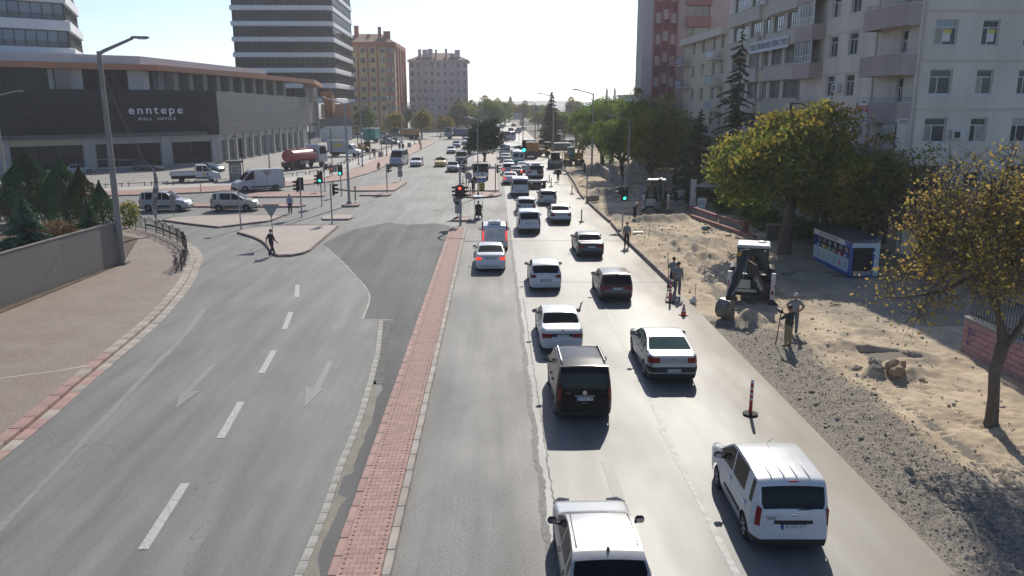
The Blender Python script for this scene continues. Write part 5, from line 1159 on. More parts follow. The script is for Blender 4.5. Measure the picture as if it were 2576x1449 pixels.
def zx(x, y): return ((600+x/3.623)/1.0481, y/3.623/1.0481)
a = [AT(*zx(880, 880), 199), AT(*zx(965, 868), 199), AT(*zx(1010, 1130), 214), AT(*zx(985, 1120), 214)]
a2 = [AT(*zx(965, 868), 199), AT(*zx(1000, 870), 199), AT(*zx(1030, 985), 214), AT(*zx(1010, 1130), 214)]
for q in (a, a2): hexa(mb, q[::-1], [(p[0]-1.0, p[1]+4, p[2]) for p in q[::-1]])
mb.build('slanted_leg', M_orange, mall)
# recessed garage entrance with louvres, low wall and the shop end
FGr = Face(A2, (-44.2, 206)); mb = MB(); FGr.box(mb, 0, FGr.w, 4.6, 13.5, -.4, 0); mb.build('recess_wall', mat('recess_dark', (.05, .05, .052), .6), mall)
for k in range(11): mb = MB(); FGr.box(mb, 2.5, FGr.w-7, 5.2+k*.42, 5.38+k*.42, .02, .25); mb.build('louvre', mat('louvre', (.23, .215, .19), .6), mall)
mb = MB(); FGr.box(mb, FGr.w-6.8, FGr.w-4.2, 3.2, 9.6, .0, .6); mb.build('concrete_fin', M_concrete, mall)
mb = MB(); FGr.box(mb, 0, FGr.w, 3.2, 4.6, .3, .6); mb.build('lintel', M_gclad, mall)
mb = MB(); FGr.box(mb, .0, FGr.w-5, 0, 1.5, .3, .5); mb.build('low_wall', mat('grey_render', (.20, .20, .20), .8), mall); mb = MB(); FGr.box(mb, 0, FGr.w-5, 1.5, 3.2, -.8, -.6); mb.build('garage_opening', mat('garage_dark', (.012, .012, .013), .9), mall)  # near-black sheet paints the shade inside the garage
mb = MB(); FGr.box(mb, FGr.w-5, FGr.w-1.5, 0, 3.3, .0, .6); mb.build('pier', M_stonew, mall)
FEd = Face((-44.6, 206), (-37.9, 217)); mb = MB(); FEd.box(mb, 0, FEd.w, 0, 3.9, -3, 0); mb.build('shop_end_wall', M_whitep, mall); mb = MB(); FEd.box(mb, 0, FEd.w, 3.9, 5.7, -3, .25); mb.build('cladding_panel', M_gclad, mall)
for k, cc in enumerate(((.25, .5, .45), (.55, .5, .30), (.40, .30, .5))): mb = MB(); FEd.box(mb, 2+k*3.6, 4.4+k*3.6, .5, 3.3, -.02, .03); mb.build('window', mat('painted_shop_glass_%d' % k, cc, .3, (.55, .55, .55), 1.2, lo=.4, hi=.5), mall)

# ---- office towers with white spandrel bands
M_band = mat('white_band', (.72, .72, .72), .5, (.66, .66, .66), .3)
def office(name, label, plan, z0, floors, fh, panes, lean=0.0, glass=None, rails=True, bandh=.33, vis=None):
    t = bld(name, label); n = len(plan)
    for f in range(floors):
        zb = z0+f*fh; cen = (sum(p[0] for p in plan)/n, sum(p[1] for p in plan)/n); k = 1+lean*f
        P = [((p[0]-cen[0])*k+cen[0], (p[1]-cen[1])*k+cen[1]) for p in plan]
        mb = MB(); Q = [((p[0]-cen[0])*1.025+cen[0], (p[1]-cen[1])*1.025+cen[1]) for p in P]
        mb.prism(P, zb-.02, zb+.12, 0); 
        nn = len(P); zs = [(zb, 1.0), (zb+.1, 1.028), (zb+fh*bandh-.1, 1.028), (zb+fh*bandh, 1.012)]
        rings = [[((p[0]-cen[0])*s_+cen[0], (p[1]-cen[1])*s_+cen[1], z) for p in P] for z, s_ in zs]
        b2_ = MB(); v = [p for r in rings for p in r]; b2_.add(v, [(i*nn+j, i*nn+(j+1) % nn, (i+1)*nn+(j+1) % nn, (i+1)*nn+j) for i in range(3) for j in range(nn)]+[tuple(range(3*nn, 4*nn)), tuple(range(nn-1, -1, -1))])
        bo = b2_.build('spandrel_band', M_band, t, 30)
        core = MB().prism([((p[0]-cen[0])*.93+cen[0], (p[1]-cen[1])*.93+cen[1]) for p in P], zb+fh*bandh, zb+fh, 0, caps=False); core.build('glass_core', M_paned, t)
        for i in (vis or range(nn)):
            F = Face(P[i], P[(i+1) % nn]); m_ = max(1, int(round(F.w/panes)))
            wf = MB()
            for j in range(m_+1): F.box(wf, F.w*j/m_-.06, F.w*j/m_+.06, zb+fh*bandh, zb+fh, -.14, -.0)
            F.box(wf, 0, F.w, zb+fh*bandh, zb+fh*bandh+.08, -.15, .01); F.box(wf, 0, F.w, zb+fh-.08, zb+fh, -.15, .01); fo = wf.build('window', M_dframe, t)
            for j in range(m_):
                p = MB(); F.box(p, F.w*j/m_+.06, F.w*(j+1)/m_-.06, zb+fh*bandh, zb+fh, -.10, -.07); p.build('pane', glass or M_paned, fo)
            if rails:
                rl = MB()
                for hq in (.25, .5, .75): F.box(rl, 0, F.w, zb+fh*bandh+hq, zb+fh*bandh+hq+.06, .12, .18)
                rl.build('railing', M_dframe, fo)
    return t
Y0 = 222; xa = AT(588, 100, Y0)[0]; xb = AT(836, 100, Y0)[0]
office('office_tower', 'tall dark glass office tower with white bands beyond the shopping centre', [(xa, Y0), (xb-1.2, Y0), (xb, Y0+1.5), (xb-2.0, Y0+42), (xa, Y0+42)], 9.6, 10, 3.97, 1.6, vis=(0, 1, 2))
pT = [(-64.4, 126.8)]; d = Vector((.777, .63)); 
q0 = (-64.2-.777*46, 127.3-.63*46)
office('office_tower', 'pale office tower with tilted glazing rising above the left end of the shopping centre', [q0, (-64.2, 127.3), (-64.2-8, 127.3+20), (q0[0]-10, q0[1]+20)], 16.3, 5, 3.95, 1.45, lean=-.012, glass=mat('pale_glazing', (.16, .19, .23), .08, spec=.7, rand=.25), vis=(0, 1), bandh=.40)
# ---- far apartment blocks
def flats(name, label, Y, x0, x1, top, ncol, nrow, m, strip, xs=None, side=None, roofm=None, win=1.5, wh=1.6):
    t = bld(name, label); F = Face((x0, Y), (x1, Y)); w = MB(); fh = top/nrow; r = []
    for c_ in range(ncol):
        for f in range(nrow): a = F.w*(c_+.5)/ncol; r.append((a-win/2, a+win/2, f*fh+1.0, f*fh+1.0+wh))
    F.wall(w, 0, F.w, 0, top, r, .2); 
    sf = None
    if side:
        F2 = Face((x1, Y), side); r2 = [(F2.w*(c_+.5)/4-.9, F2.w*(c_+.5)/4+.9, f*fh+1.0, f*fh+2.6) for c_ in range(4) for f in range(nrow)]; F2.wall(w, 0, F2.w, 0, top, r2, .2, m=1)
        for q in r2: window(F2, t, *q, depth=.2, style='triple')
    xb_ = side or (x1, Y+16); w.quad((x0, Y, top), (x1, Y, top), (xb_[0], xb_[1], top), (x0, xb_[1], top)); w.quad((x0, Y, 0), (x0, Y, top), (x0, Y+16, top), (x0, Y+16, 0)); w.build('wall', [m, strip or m], t)
    for q in r: window(F, t, *q, depth=.2, style='triple' if random.random() < .6 else 'sash')
    return t, F, fh
Yy = 272; M_yel = mat('yellow_render', (.68, .52, .26), .9, (.62, .47, .25), .3); M_rd = mat('brick_red', (.42, .15, .11), .9, (.37, .135, .10), .4); M_roof = mat('roof_tile', (.24, .15, .12), .9, (.19, .12, .10), 1)
x0, x1 = AT(884, 200, Yy)[0]-4, AT(976, 200, Yy)[0]; xc = AT(994, 200, Yy)[0]
t, F, fh = flats('apartment_block', 'yellow and red apartment block with tiled roof beyond the office tower', Yy, x0, x1, 27.6, 5, 9, M_yel, M_rd)
for c_ in range(1, 5): mb = MB(); F.box(mb, F.w*c_/5-.25, F.w*c_/5+.25, 0, 27.5, -.05, .3); mb.build('red_strip', M_rd, t)
Fb_ = Face((x1, Yy-.8), (xc, Yy+.3)); Fs_ = Face((xc, Yy+.3), (xc+.6, Yy+30)); w = MB()
rr = [(.35, Fb_.w-.35, f*fh+1.0, f*fh+2.7) for f in range(9)]; Fb_.wall(w, 0, Fb_.w, 0, 27.6, rr, .15, m=0)
r2 = [(F0, F0+2.2, f*fh+1.0, f*fh+2.6) for f in range(9) for F0 in (2, 7, 12, 17, 22, 26)]; Fs_.wall(w, 0, Fs_.w, 0, 27.6, r2, .2, m=1); w.quad((x1, Yy-.8, 27.6), (xc, Yy+.3, 27.6), (xc+.6, Yy+30, 27.6), (x1, Yy+30, 27.6)); w.build('bay_wall', [M_rd, M_yel], t)
for q in rr: window(Fb_, t, *q, depth=.15, style='many')
for q in r2: window(Fs_, t, *q, depth=.2, style='triple')
for k in range(4): mb = MB(); Fs_.box(mb, 4.4+k*6, 6.4+k*6, 0, 27.5, -.1, .5); mb.build('red_strip', M_rd, t)
mb = MB().box(x0-.3, xc+.6, Yy-1.1, Yy+30, 27.62, 29.0); mb.build('parapet', M_rd, t)
rf = MB(); xm = (x0+xc)/2; rf.add([(x0, Yy-.9, 29), (xc+.4, Yy-.9, 29), (xc+.4, Yy+29, 29), (x0, Yy+29, 29), (x0+5, Yy+8, 32.2), (xc-5, Yy+8, 32.2), (xc-5, Yy+20, 32.2), (x0+5, Yy+20, 32.2)], [(0, 1, 5, 4), (1, 2, 6, 5), (2, 3, 7, 6), (3, 0, 4, 7), (4, 5, 6, 7)]); ro = rf.build('roof', M_roof, t)
for (x, y, s_, h_) in ((x0+3, Yy+3, .8, 3), (x0+5.4, Yy+5, 1.4, 5.4), (x0+9.5, Yy+4, .9, 2.6), (xc-5, Yy+2.5, 1.0, 4.8), (xc-2.8, Yy+4, 2.2, 3.6)): mb = MB().box(x-s_/2, x+s_/2, y, y+1.2, 28.9, 29+h_).box(x-s_/2-.1, x+s_/2+.1, y-.1, y+1.3, 29+h_, 29.15+h_); mb.build('chimney', M_rd, ro)
Yp = 305; M_pk = mat('far_pink', (.66, .52, .50), .9, (.60, .48, .46), .3)
x0, x1 = AT(1029, 200, Yp)[0], AT(1177, 200, Yp)[0]
t, F, fh = flats('apartment_block', 'pink apartment block with many chimneys far down the road', Yp, x0, x1, 24.5, 9, 8, M_pk, None, win=1.15)
for c_ in range(10): mb = MB(); F.box(mb, max(0, F.w*c_/9-.16), min(F.w, F.w*c_/9+.16), 0, 24.4, -.05, .25); mb.build('rib', mat('far_pink_rib', (.72, .58, .56), .9), t)
for c_ in (0, 2, 6, 8):
    for f in range(1, 8): mb = MB(); F.box(mb, F.w*c_/9+.35, F.w*(c_+1)/9-.35, f*fh-.2, f*fh+.85, 0, .9); mb.build('balcony', M_pk, t)
mb = MB().box(x0-.5, x1+.5, Yp-.6, Yp+16, 24.5, 25.1); mb.build('cornice', M_pk, t)
rf = MB(); rf.add([(x0-.4, Yp-.5, 25.1), (x1+.4, Yp-.5, 25.1), (x1+.4, Yp+16, 25.1), (x0-.4, Yp+16, 25.1), (x0+6, Yp+8, 28), (x1-6, Yp+8, 28)], [(0, 1, 5, 4), (1, 2, 5), (2, 3, 4, 5), (3, 0, 4)]); ro = rf.build('roof', M_roof, t)
for k, (fx, s_, h_) in enumerate(((.18, 1.2, 4), (.27, 1.8, 3.9), (.36, 1.8, 4.2), (.46, .8, 3.9), (.63, .9, 4.2), (.73, 1.6, 2.6), (.82, 2.0, 3.8))): x = x0+(x1-x0)*fx; mb = MB().box(x-s_/2, x+s_/2, Yp+2, Yp+3.4, 25, 25+h_); mb.build('chimney', M_pk, ro)
# ---- minarets and far roofs
M_far = mat('far_stone', (.40, .40, .40), .9)
def minaret(label, px, ytop, Y, s=1.0):
    p = AT(px, ytop, Y); h = p[2]; t = thing('minaret', label, 'minaret', (p[0], Y, 0))
    MB().lathe([(1.6*s, 0), (1.5*s, h*.62), (2.2*s, h*.64), (2.2*s, h*.67), (1.2*s, h*.68), (1.15*s, h*.82)], 12).build('shaft', M_far, t, 40); MB().lathe([(1.3*s, h*.82), (.05, h)], 12).build('spire', mat('lead_spire', (.16, .17, .19), .6), t, 40)
minaret('dark pointed minaret above the far trees in the middle', 1284, 240, 560); minaret('pale slim minaret above the trees, left of a pair', 1527, 218, 620, .8); minaret('pale slim minaret above the trees, right of a pair', 1547, 218, 620, .8)
for (lb, x0, x1, yt, Y, cc) in (('grey far building right of the minaret pair', 1578, 1600, 241, 330, (.40, .43, .46)), ('long low far roof behind the trees on the right', 1430, 1600, 268, 600, (.42, .42, .42)), ('low far roof left of the dark minaret', 1245, 1300, 264, 590, (.36, .37, .39)), ('small far roof left of the tall dark fir', 1330, 1375, 266, 600, (.40, .38, .36))):
    a = AT(x0, yt, Y); b_ = AT(x1, yt, Y); t = bld('far_building', lb); mb = MB().box(a[0], b_[0], Y, Y+25, 0, a[2]); mb.build('wall', mat('far_wall_%d' % x0, cc, .9, tuple(v*.85 for v in cc), .1), t); MB().box(a[0]-.5, b_[0]+.5, Y-.5, Y+25.5, a[2], a[2]+.5).build('roof', M_far, t)
    for k in range(4): xx = a[0]+(b_[0]-a[0])*(k+.5)/4; MB().box(xx-1, xx+1, Y-.1, Y-.02, a[2]-4, a[2]-2).build('window', M_paned, t)
# distant ridge
mb = MB(); pts = []
for i, x in enumerate(np.linspace(-1800, 1800, 90)): pts.append((x, 2600, max(2, 14+25*float(fbm(x*.0016, 3.3, 4))*1.6)))
v = []
for p in pts: v += [(p[0], 2300, -2), (p[0], 2600, p[2]), (p[0], 2900, -2)]
mb.add(v, [(3*i+k, 3*i+3+k, 3*i+4+k, 3*i+1+k) for i in range(len(pts)-1) for k in (0, 1)]); struct('hills', mb, mat('far_hills', (.16, .155, .13), .95, (.12, .13, .11), .01), smooth=180)
# ------------------------------------------------------------------ vegetation
def leafmat(name, stops, trans=.55, rough=.6):
    m = bpy.data.materials.new(name); m.use_nodes = True; nt = m.node_tree; L = nt.links.new; nt.nodes.remove(nt.nodes['Principled BSDF'])
    a = nd(nt, 'ShaderNodeAttribute', attribute_name='tint'); r = nd(nt, 'ShaderNodeValToRGB'); L(a.outputs['Fac'], r.inputs[0]); e = r.color_ramp.elements
    while len(e) < len(stops): e.new(.5)
    for k, (p, c) in enumerate(stops): e[k].position = p; e[k].color = (*c, 1)
    d = nd(nt, 'ShaderNodeBsdfDiffuse'); t = nd(nt, 'ShaderNodeBsdfTranslucent'); mx = nd(nt, 'ShaderNodeMixShader'); mx.inputs[0].default_value = trans
    L(r.outputs[0], d.inputs[0]); L(r.outputs[0], t.inputs[0]); L(d.outputs[0], mx.inputs[1]); L(t.outputs[0], mx.inputs[2])
    g = nd(nt, 'ShaderNodeBsdfGlossy'); g.inputs['Roughness'].default_value = .45; g.inputs['Color'].default_value = (.5, .5, .5, 1); m2 = nd(nt, 'ShaderNodeMixShader'); m2.inputs[0].default_value = .035
    L(mx.outputs[0], m2.inputs[1]); L(g.outputs[0], m2.inputs[2]); L(m2.outputs[0], nt.nodes['Material Output'].inputs[0]); MATS[name] = m; return m
M_bark = mat('bark', (.11, .085, .065), .95, (.065, .05, .04), 4, bump=1, bscale=14, stretch=(3, 3, .6)); M_bark2 = mat('bark_pale', (.17, .135, .105), .95, (.10, .08, .062), 4, bump=1, bscale=12, stretch=(3, 3, .6))
L_chest = leafmat('chestnut_leaf', [(.0, (.074, .133, .034)), (.42, (.160, .208, .045)), (.68, (.367, .282, .053)), (1, (.538, .255, .062))])
L_green = leafmat('green_leaf', [(0, (.062, .135, .029)), (.55, (.135, .239, .046)), (.85, (.270, .281, .052)), (1, (.499, .354, .062))])
L_mix = leafmat('turning_leaf', [(0, (.088, .137, .031)), (.5, (.189, .231, .044)), (.8, (.376, .309, .057)), (1, (.619, .376, .066))])
L_yel = leafmat('yellow_leaf', [(0, (.184, .184, .052)), (.35, (.356, .293, .081)), (.75, (.529, .380, .098)), (1, (.345, .207, .063))], .5)
L_dark = leafmat('needle_dark', [(0, (.015, .033, .018)), (.6, (.030, .056, .027)), (1, (.062, .088, .037))], .15); L_cyp = leafmat('cypress_leaf', [(0, (.042, .092, .051)), (.5, (.081, .159, .072)), (1, (.166, .242, .088))], .2)
L_blue = leafmat('juniper_leaf', [(0, (.045, .102, .069)), (.5, (.098, .181, .117)), (1, (.223, .304, .173))], .2); L_dry = leafmat('dry_weed', [(0, (.12, .07, .03)), (1, (.28, .19, .09))], .3)
L_far = leafmat('far_leaf', [(0, (.056, .093, .029)), (.55, (.120, .160, .042)), (.85, (.240, .208, .048)), (1, (.400, .240, .056))], .4)
def leafcloud(name, P, size, m, tint, asp=.55, up=None, dirs=None, kite=True):
    n = len(P); r = np.random.default_rng(n); P = np.asarray(P, float)
    if dirs is None:
        d = r.normal(size=(n, 3)); d[:, 2] -= .15
    else: d = np.asarray(dirs, float)+r.normal(size=(n, 3))*.25
    d /= np.linalg.norm(d, axis=1)[:, None]+1e-9; q = r.normal(size=(n, 3)); q = np.cross(d, q); q /= np.linalg.norm(q, axis=1)[:, None]+1e-9
    s = (size*(.65+.7*r.random(n)))[:, None] if np.isscalar(size) else np.asarray(size)[:, None]; w = s*asp
    nrm = np.cross(d, q)
    if kite: V = np.stack([P-d*s*.5, P+q*w*.5+nrm*s*.06, P+d*s*.55, P-q*w*.5+nrm*s*.06], 1).reshape(-1, 3)
    else: V = np.stack([P-d*s*.5-q*w*.5, P-d*s*.5+q*w*.5, P+d*s*.5+q*w*.35, P+d*s*.5-q*w*.35], 1).reshape(-1, 3)
    me = bpy.data.meshes.new(name); me.vertices.add(4*n); me.vertices.foreach_set('co', V.astype(np.float32).ravel())
    me.loops.add(4*n); me.loops.foreach_set('vertex_index', np.arange(4*n, dtype=np.int32)); me.polygons.add(n); me.polygons.foreach_set('loop_start', np.arange(0, 4*n, 4, dtype=np.int32)); me.polygons.foreach_set('loop_total', np.full(n, 4, np.int32))
    me.update(); a = me.attributes.new('tint', 'FLOAT', 'FACE'); a.data.foreach_set('value', np.clip(tint, 0, 1).astype(np.float32)); me.materials.append(m); return me
def limb(mb, p0, p1, r0, r1, n=7, bend=.12, seg=5, rr=random):
    p0, p1 = Vector(p0), Vector(p1); L = (p1-p0).length; pts = [p0]
    for k in range(1, seg): pts.append(p0.lerp(p1, k/seg)+Vector((rr.uniform(-1, 1), rr.uniform(-1, 1), rr.uniform(-.4, .9)))*L*bend*.5)
    pts.append(p1); mb.tube(pts, [r0+(r1-r0)*(k/seg) for k in range(seg+1)], n); return pts
def decid(key, h, cr, ch, trunk_r, clumps, per, lsize, m, seed, cz=None, crown_bottom=.25, dens=.5, tintf=None, bark=None, gap=.35, twig=0, spread=1.0, fork=None, asp=.6):
    """crown of leaf clumps on an uneven ellipsoid, each clump carried by a limb"""
    rr = random.Random(seed); r = np.random.default_rng(seed); cz = cz if cz is not None else h-ch*.5; tr = MB()
    fz = fork or h*crown_bottom
    main = [(0, 0, -.15), (rr.uniform(-.1, .1), rr.uniform(-.1, .1), fz*.5), (rr.uniform(-.15, .15)*trunk_r*4, rr.uniform(-.15, .15)*trunk_r*4, fz)]
    tr.tube([main[0], (0, 0, .12), main[1], main[2]], [trunk_r*1.5, trunk_r*1.1, trunk_r*.95, trunk_r*.85], 10)
    C_ = []; lobes = r.normal(size=(13, 3)); lobes /= np.linalg.norm(lobes, axis=1)[:, None]; la = .55+.6*r.random(13)
    while len(C_) < clumps:
        u = r.normal(size=3); u /= np.linalg.norm(u)
        if u[2] < -.75: continue
        k = np.max(la*np.exp(-4.5*(1-lobes@u))); rad = (.30+.70*r.random()**dens)*(gap+(1.04-gap)*k)
        C_.append((u[0]*cr*rad, u[1]*cr*rad, cz+u[2]*ch*.5*rad))
    C_ = np.array(C_)
    ends = []
    nl = 6
    order = C_[r.permutation(len(C_))[:nl*3]]
    lim = []
    for k in range(nl):
        w = 2*math.pi*k/nl+rr.uniform(-.4, .4); e = (math.cos(w)*cr*.5*spread, math.sin(w)*cr*.5*spread, cz+rr.uniform(-.1, .25)*ch)
        lim.append(limb(tr, main[2], e, trunk_r*.62, trunk_r*.16, 7, .22, 5, rr))
    lim.append(limb(tr, main[2], (rr.uniform(-.3, .3), rr.uniform(-.3, .3), cz+ch*.33), trunk_r*.7, trunk_r*.15, 7, .12, 5, rr))
    nodes = np.array([tuple(p) for l in lim for p in l[1:]])
    br = MB()
    for c_ in C_[:min(len(C_), 130)]:
        j = np.argmin(np.sum((nodes-c_)**2, 1)+((nodes[:, 2] > c_[2]+.3)*4)); limb(tr, nodes[j], c_, trunk_r*.13, .012, 4, .18, 3, rr)
    P = []; T = []
    for c_ in C_:
        t0 = r.random(); sg = .17*cr**.5*(.7+.6*r.random()); q = r.normal(size=(per, 3))*np.array((sg, sg, sg*.62)); q[:, 2] -= .25*np.hypot(q[:, 0], q[:, 1]); P.append(q+c_); T.append(np.full(per, t0)*.55+r.random(per)*.45)
    P = np.concatenate(P); T = np.concatenate(T)
    if tintf: T = tintf(P, T)
    tw = None
    if twig:
        tw = MB()
        for c_ in C_:
            for k in range(twig):
                d = r.normal(size=3); d[2] += .3; d /= np.linalg.norm(d); a = c_+r.normal(size=3)*.12; b_ = a+d*(.35+.6*r.random()); tw.tube([a, (a+b_)/2+r.normal(size=3)*.05, b_], [.012, .009, .004], 3, cap=False)
        tw = tw.mesh('twigs', bark or M_bark)
    return {'trunk': tr.mesh('trunk', bark or M_bark, 60), 'crown': leafcloud('crown', P, lsize, m, T, asp), 'twigs': tw}
TREES = {}
def place(kit, name, label, loc, rz=0, s=1.0, group=None, mat_=None, cat='tree'):
    t = thing(name, label, cat, (loc[0], loc[1], loc[2] if len(loc) > 2 else 0), rz, group); t.scale = (s if hasattr(s, '__len__') else (s, s, s))
    ob('trunk', kit['trunk'], t); c = ob('crown', kit['crown'], t)
    if kit.get('twigs'): ob('twigs', kit['twigs'], t)['kind'] = 'stuff'
    if mat_: omat(c, 0, mat_)
    return t
def conifer(h, r0, m, seed, whorls=26, per=9, droop=.25, needles=34, bare=.06, nsize=.22, irregular=.25, trunk_r=.16):
    rr = random.Random(seed); r = np.random.default_rng(seed); tr = MB().tube([(0, 0, -.1), (0, 0, h*.5), (.0, 0, h*.985)], [trunk_r, trunk_r*.6, .015], 8); P = []; D = []; T = []
    for k in range(whorls):
        f = k/(whorls-1); z = h*(bare+(1-bare)*f**1.05)*.985; R_ = r0*(1-f)**.85*(1+rr.uniform(-irregular, irregular))+.12
        for j in range(max(4, int(per*(1-f*.4)))):
            w = 2*math.pi*(j+rr.random())/per; z = h*(bare+(1-bare)*f**1.05)*.985+rr.uniform(-.5, .5)*h/whorls*1.3; L_ = R_*rr.uniform(1-irregular*1.3, 1.12); e = (math.cos(w)*L_, math.sin(w)*L_, z-L_*droop+L_*L_*.03)
            tr.tube([(0, 0, z), (e[0]*.5, e[1]*.5, z-L_*droop*.35), e], [.03+.02*(1-f), .018, .006], 4, cap=False)
            n = max(6, int(needles*L_/r0*1.3)); s_ = r.random(n)**.7; lat = r.normal(size=n)*.13*L_*(1-s_*.6); base = np.outer(s_, e); base[:, 2] = z-L_*droop*s_**1.4
            base[:, 0] += -math.sin(w)*lat; base[:, 1] += math.cos(w)*lat; base[:, 2] -= abs(lat)*.35+r.random(n)*.06
            P.append(base); d = np.tile((math.cos(w), math.sin(w), -.35), (n, 1)); d[:, 0] += -math.sin(w)*np.sign(lat)*.7; d[:, 1] += math.cos(w)*np.sign(lat)*.7; D.append(d); T.append(s_*.55+r.random(n)*.45)
    P = np.concatenate(P); D = np.concatenate(D); T = np.concatenate(T)
    return {'trunk': tr.mesh('trunk', M_bark, 60), 'crown': leafcloud('crown', P, nsize, m, T, .42, dirs=D, kite=False)}
def cypress(h, r0, m, seed, n=9000, size=.2, base=.04, sharp=.62, lump=.25):
    r = np.random.default_rng(seed); f = r.random(n)**.8; w = r.random(n)*2*math.pi; prof = np.clip(np.sin(np.pi*np.clip(f*.86+.14, 0, 1)**.75), 0, 1)**sharp*(1-f**3)
    R_ = r0*prof*(.35+.65*r.random(n)**.35)*(1+lump*2*fbm(w*1.3+seed, f*6, 3)); P = np.c_[np.cos(w)*R_, np.sin(w)*R_, h*(base+(1-base)*f)]
    d = np.c_[np.cos(w)*.55, np.sin(w)*.55, np.ones(n)*1.1]; tr = MB().tube([(0, 0, -.1), (0, 0, h*.8)], [.12, .03], 7)
    return {'trunk': tr.mesh('trunk', M_bark), 'crown': leafcloud('crown', P, size, m, .25+.5*r.random(n)+.35*fbm(w*2, f*9, 2), .34, dirs=d, kite=True)}
# --- left garden behind the grey fence
place(cypress(6.2, 2.4, L_cyp, 1, 15000, .24), 'cypress', 'tallest dark cypress behind the grey fence', (-38.3, 66.5))
place(cypress(5.6, 1.7, L_cyp, 2, 9000, .22), 'cypress', 'dark cypress beside the tallest one behind the grey fence', (-35.3, 66.0)); place(cypress(4.9, 1.5, leafmat('cypress_brown', [(0, (.045, .068, .027)), (.6, (.090, .105, .038)), (1, (.150, .135, .053))], .2), 3, 7000, .2), 'cypress', 'brownish green cypress between the dark cypresses and the small one', (-33.3, 65.0))
place(cypress(3.9, 1.15, L_cyp, 4, 5200, .19), 'cypress', 'small pointed cypress nearest the lamp post base', (-30.6, 62.5))
place(conifer(3.7, 1.9, L_blue, 5, 18, 11, .12, 60, .02, .26, .2), 'young_cedar', 'blue green young cedar in the corner behind the grey fence', (-31.0, 52.8)); place(conifer(3.2, 1.2, L_cyp, 6, 15, 9, .18, 45, .03, .2), 'young_fir', 'small dark fir just behind the grey fence', (-28.6, 56.4))
def bush(name, label, loc, r_, h, m, n, size, seed, cat='bush'):
    r = np.random.default_rng(seed); u = r.normal(size=(n, 3)); u /= np.linalg.norm(u, axis=1)[:, None]; rad = (.4+.6*r.random(n)**.5)*(1+.5*fbm(u[:, 0]*2+seed, u[:, 1]*2+u[:, 2], 2)); P = u*rad[:, None]*np.array((r_, r_, h*.5)); P[:, 2] += h*.5
    t = thing(name, label, cat, loc); mb = MB()
    for k in range(9): a = r.random()*6.28; mb.tube([(0, 0, 0), (math.cos(a)*r_*.3, math.sin(a)*r_*.3, h*.4), (math.cos(a)*r_*.7, math.sin(a)*r_*.7, h*.75)], [.03, .02, .006], 4)
    mb.build('stems', M_bark, t); ob('foliage', leafcloud('foliage', P, size, m, r.random(n), .5), t); return t
bush('shrub', 'yellow green shrub beside the lamp post at the fence end', (-29.3, 64.0, 0), .9, 2.2, L_mix, 900, .22, 3, 'shrub'); bush('weeds', 'dry brown weeds between the cedar and the cypresses', (-32.5, 58.6, .1), 2.0, 1.3, L_dry, 1500, .2, 5, 'weeds'); bush('weeds', 'dry brown weeds at the back by the wooden hoarding', (-41.5, 64, .1), 3.2, 1.8, L_dry, 1500, .25, 6, 'weeds')
# --- right side
place(decid('c', 11.4, 6.4, 10.4, .42, 470, 66, .29, L_chest, 11, cz=6.3, crown_bottom=.24, dens=.42, gap=.3, tintf=lambda P, T: np.clip(T*.55+.05*(P[:, 2]-4.0)+.12*np.hypot(P[:, 0], P[:, 1])/5, 0, 1)), 'chestnut_tree', 'big rust and green tree standing behind the white digger', (19.2, 51.6, 0))
yt = decid('y', 8.6, 4.5, 6.0, .26, 340, 44, .11, L_yel, 23, cz=5.75, crown_bottom=.3, dens=.55, bark=M_bark2, twig=16, gap=.45, asp=.75)
# its own crooked trunk
tk = MB(); rr = random.Random(4)
tk.tube([(0, 0, -.2), (.02, .02, .15), (-.03, .0, .9), (-.10, .03, 1.7), (-.02, .0, 2.3), (.02, 0, 2.6)], [.26, .20, .17, .165, .19, .2], 10)
lims = [[(0, 0, 2.5), (-.12, .05, 3.2), (-.35, .2, 4.0), (-.75, .5, 5.0), (-1.2, .8, 6.2)], [(.02, 0, 2.5), (.42, .1, 2.9), (.75, .2, 3.5), (1.1, .5, 4.4), (1.5, .5, 6.0)], [(.1, .05, 2.7), (.0, .5, 3.6), (.1, .9, 4.8), (.0, 1.1, 7.0)], [(-.2, .1, 3.5), (-1.0, -.3, 4.4), (-2.0, -.6, 5.2), (-3.1, -.8, 5.6)], [(.6, .15, 3.2), (1.5, -.2, 3.9), (2.5, -.2, 4.4), (3.5, -.3, 5.2)], [(-.3, .2, 3.9), (-.4, -.9, 4.8), (-.3, -1.8, 5.8), (-.4, -2.6, 6.4)], [(-.5, .3, 4.4), (-1.6, 1.2, 5.4), (-2.6, 1.6, 6.0)], [(.9, .3, 4.0), (1.6, 1.3, 5.4), (2.2, 1.9, 6.8)], [(-.7, .4, 4.9), (-2.0, .0, 4.3), (-3.4, .2, 4.0)]]
for i, l in enumerate(lims): tk.tube(smooth_poly(l, 3), list(np.linspace(.14 if i < 3 else .075, .02, len(smooth_poly(l, 3)))), 7)
nodes = np.array([p for l in lims for p in smooth_poly(l, 3)[2:]])
Pv = np.empty(len(yt['crown'].vertices)*3, np.float32); yt['crown'].vertices.foreach_get('co', Pv); Cq = Pv.reshape(-1, 4*44, 3).mean(1)
for c_ in Cq: j = np.argmin(np.sum((nodes-c_)**2, 1)); limb(tk, nodes[j], c_, .026, .008, 4, .2, 3, rr)
yt['trunk'] = tk.mesh('trunk', M_bark2, 60)
place(yt, 'yellow_tree', 'crooked tree with sparse yellow leaves by the pink block wall', (15.5, 23.0, hz1(15.5, 23)), 0)
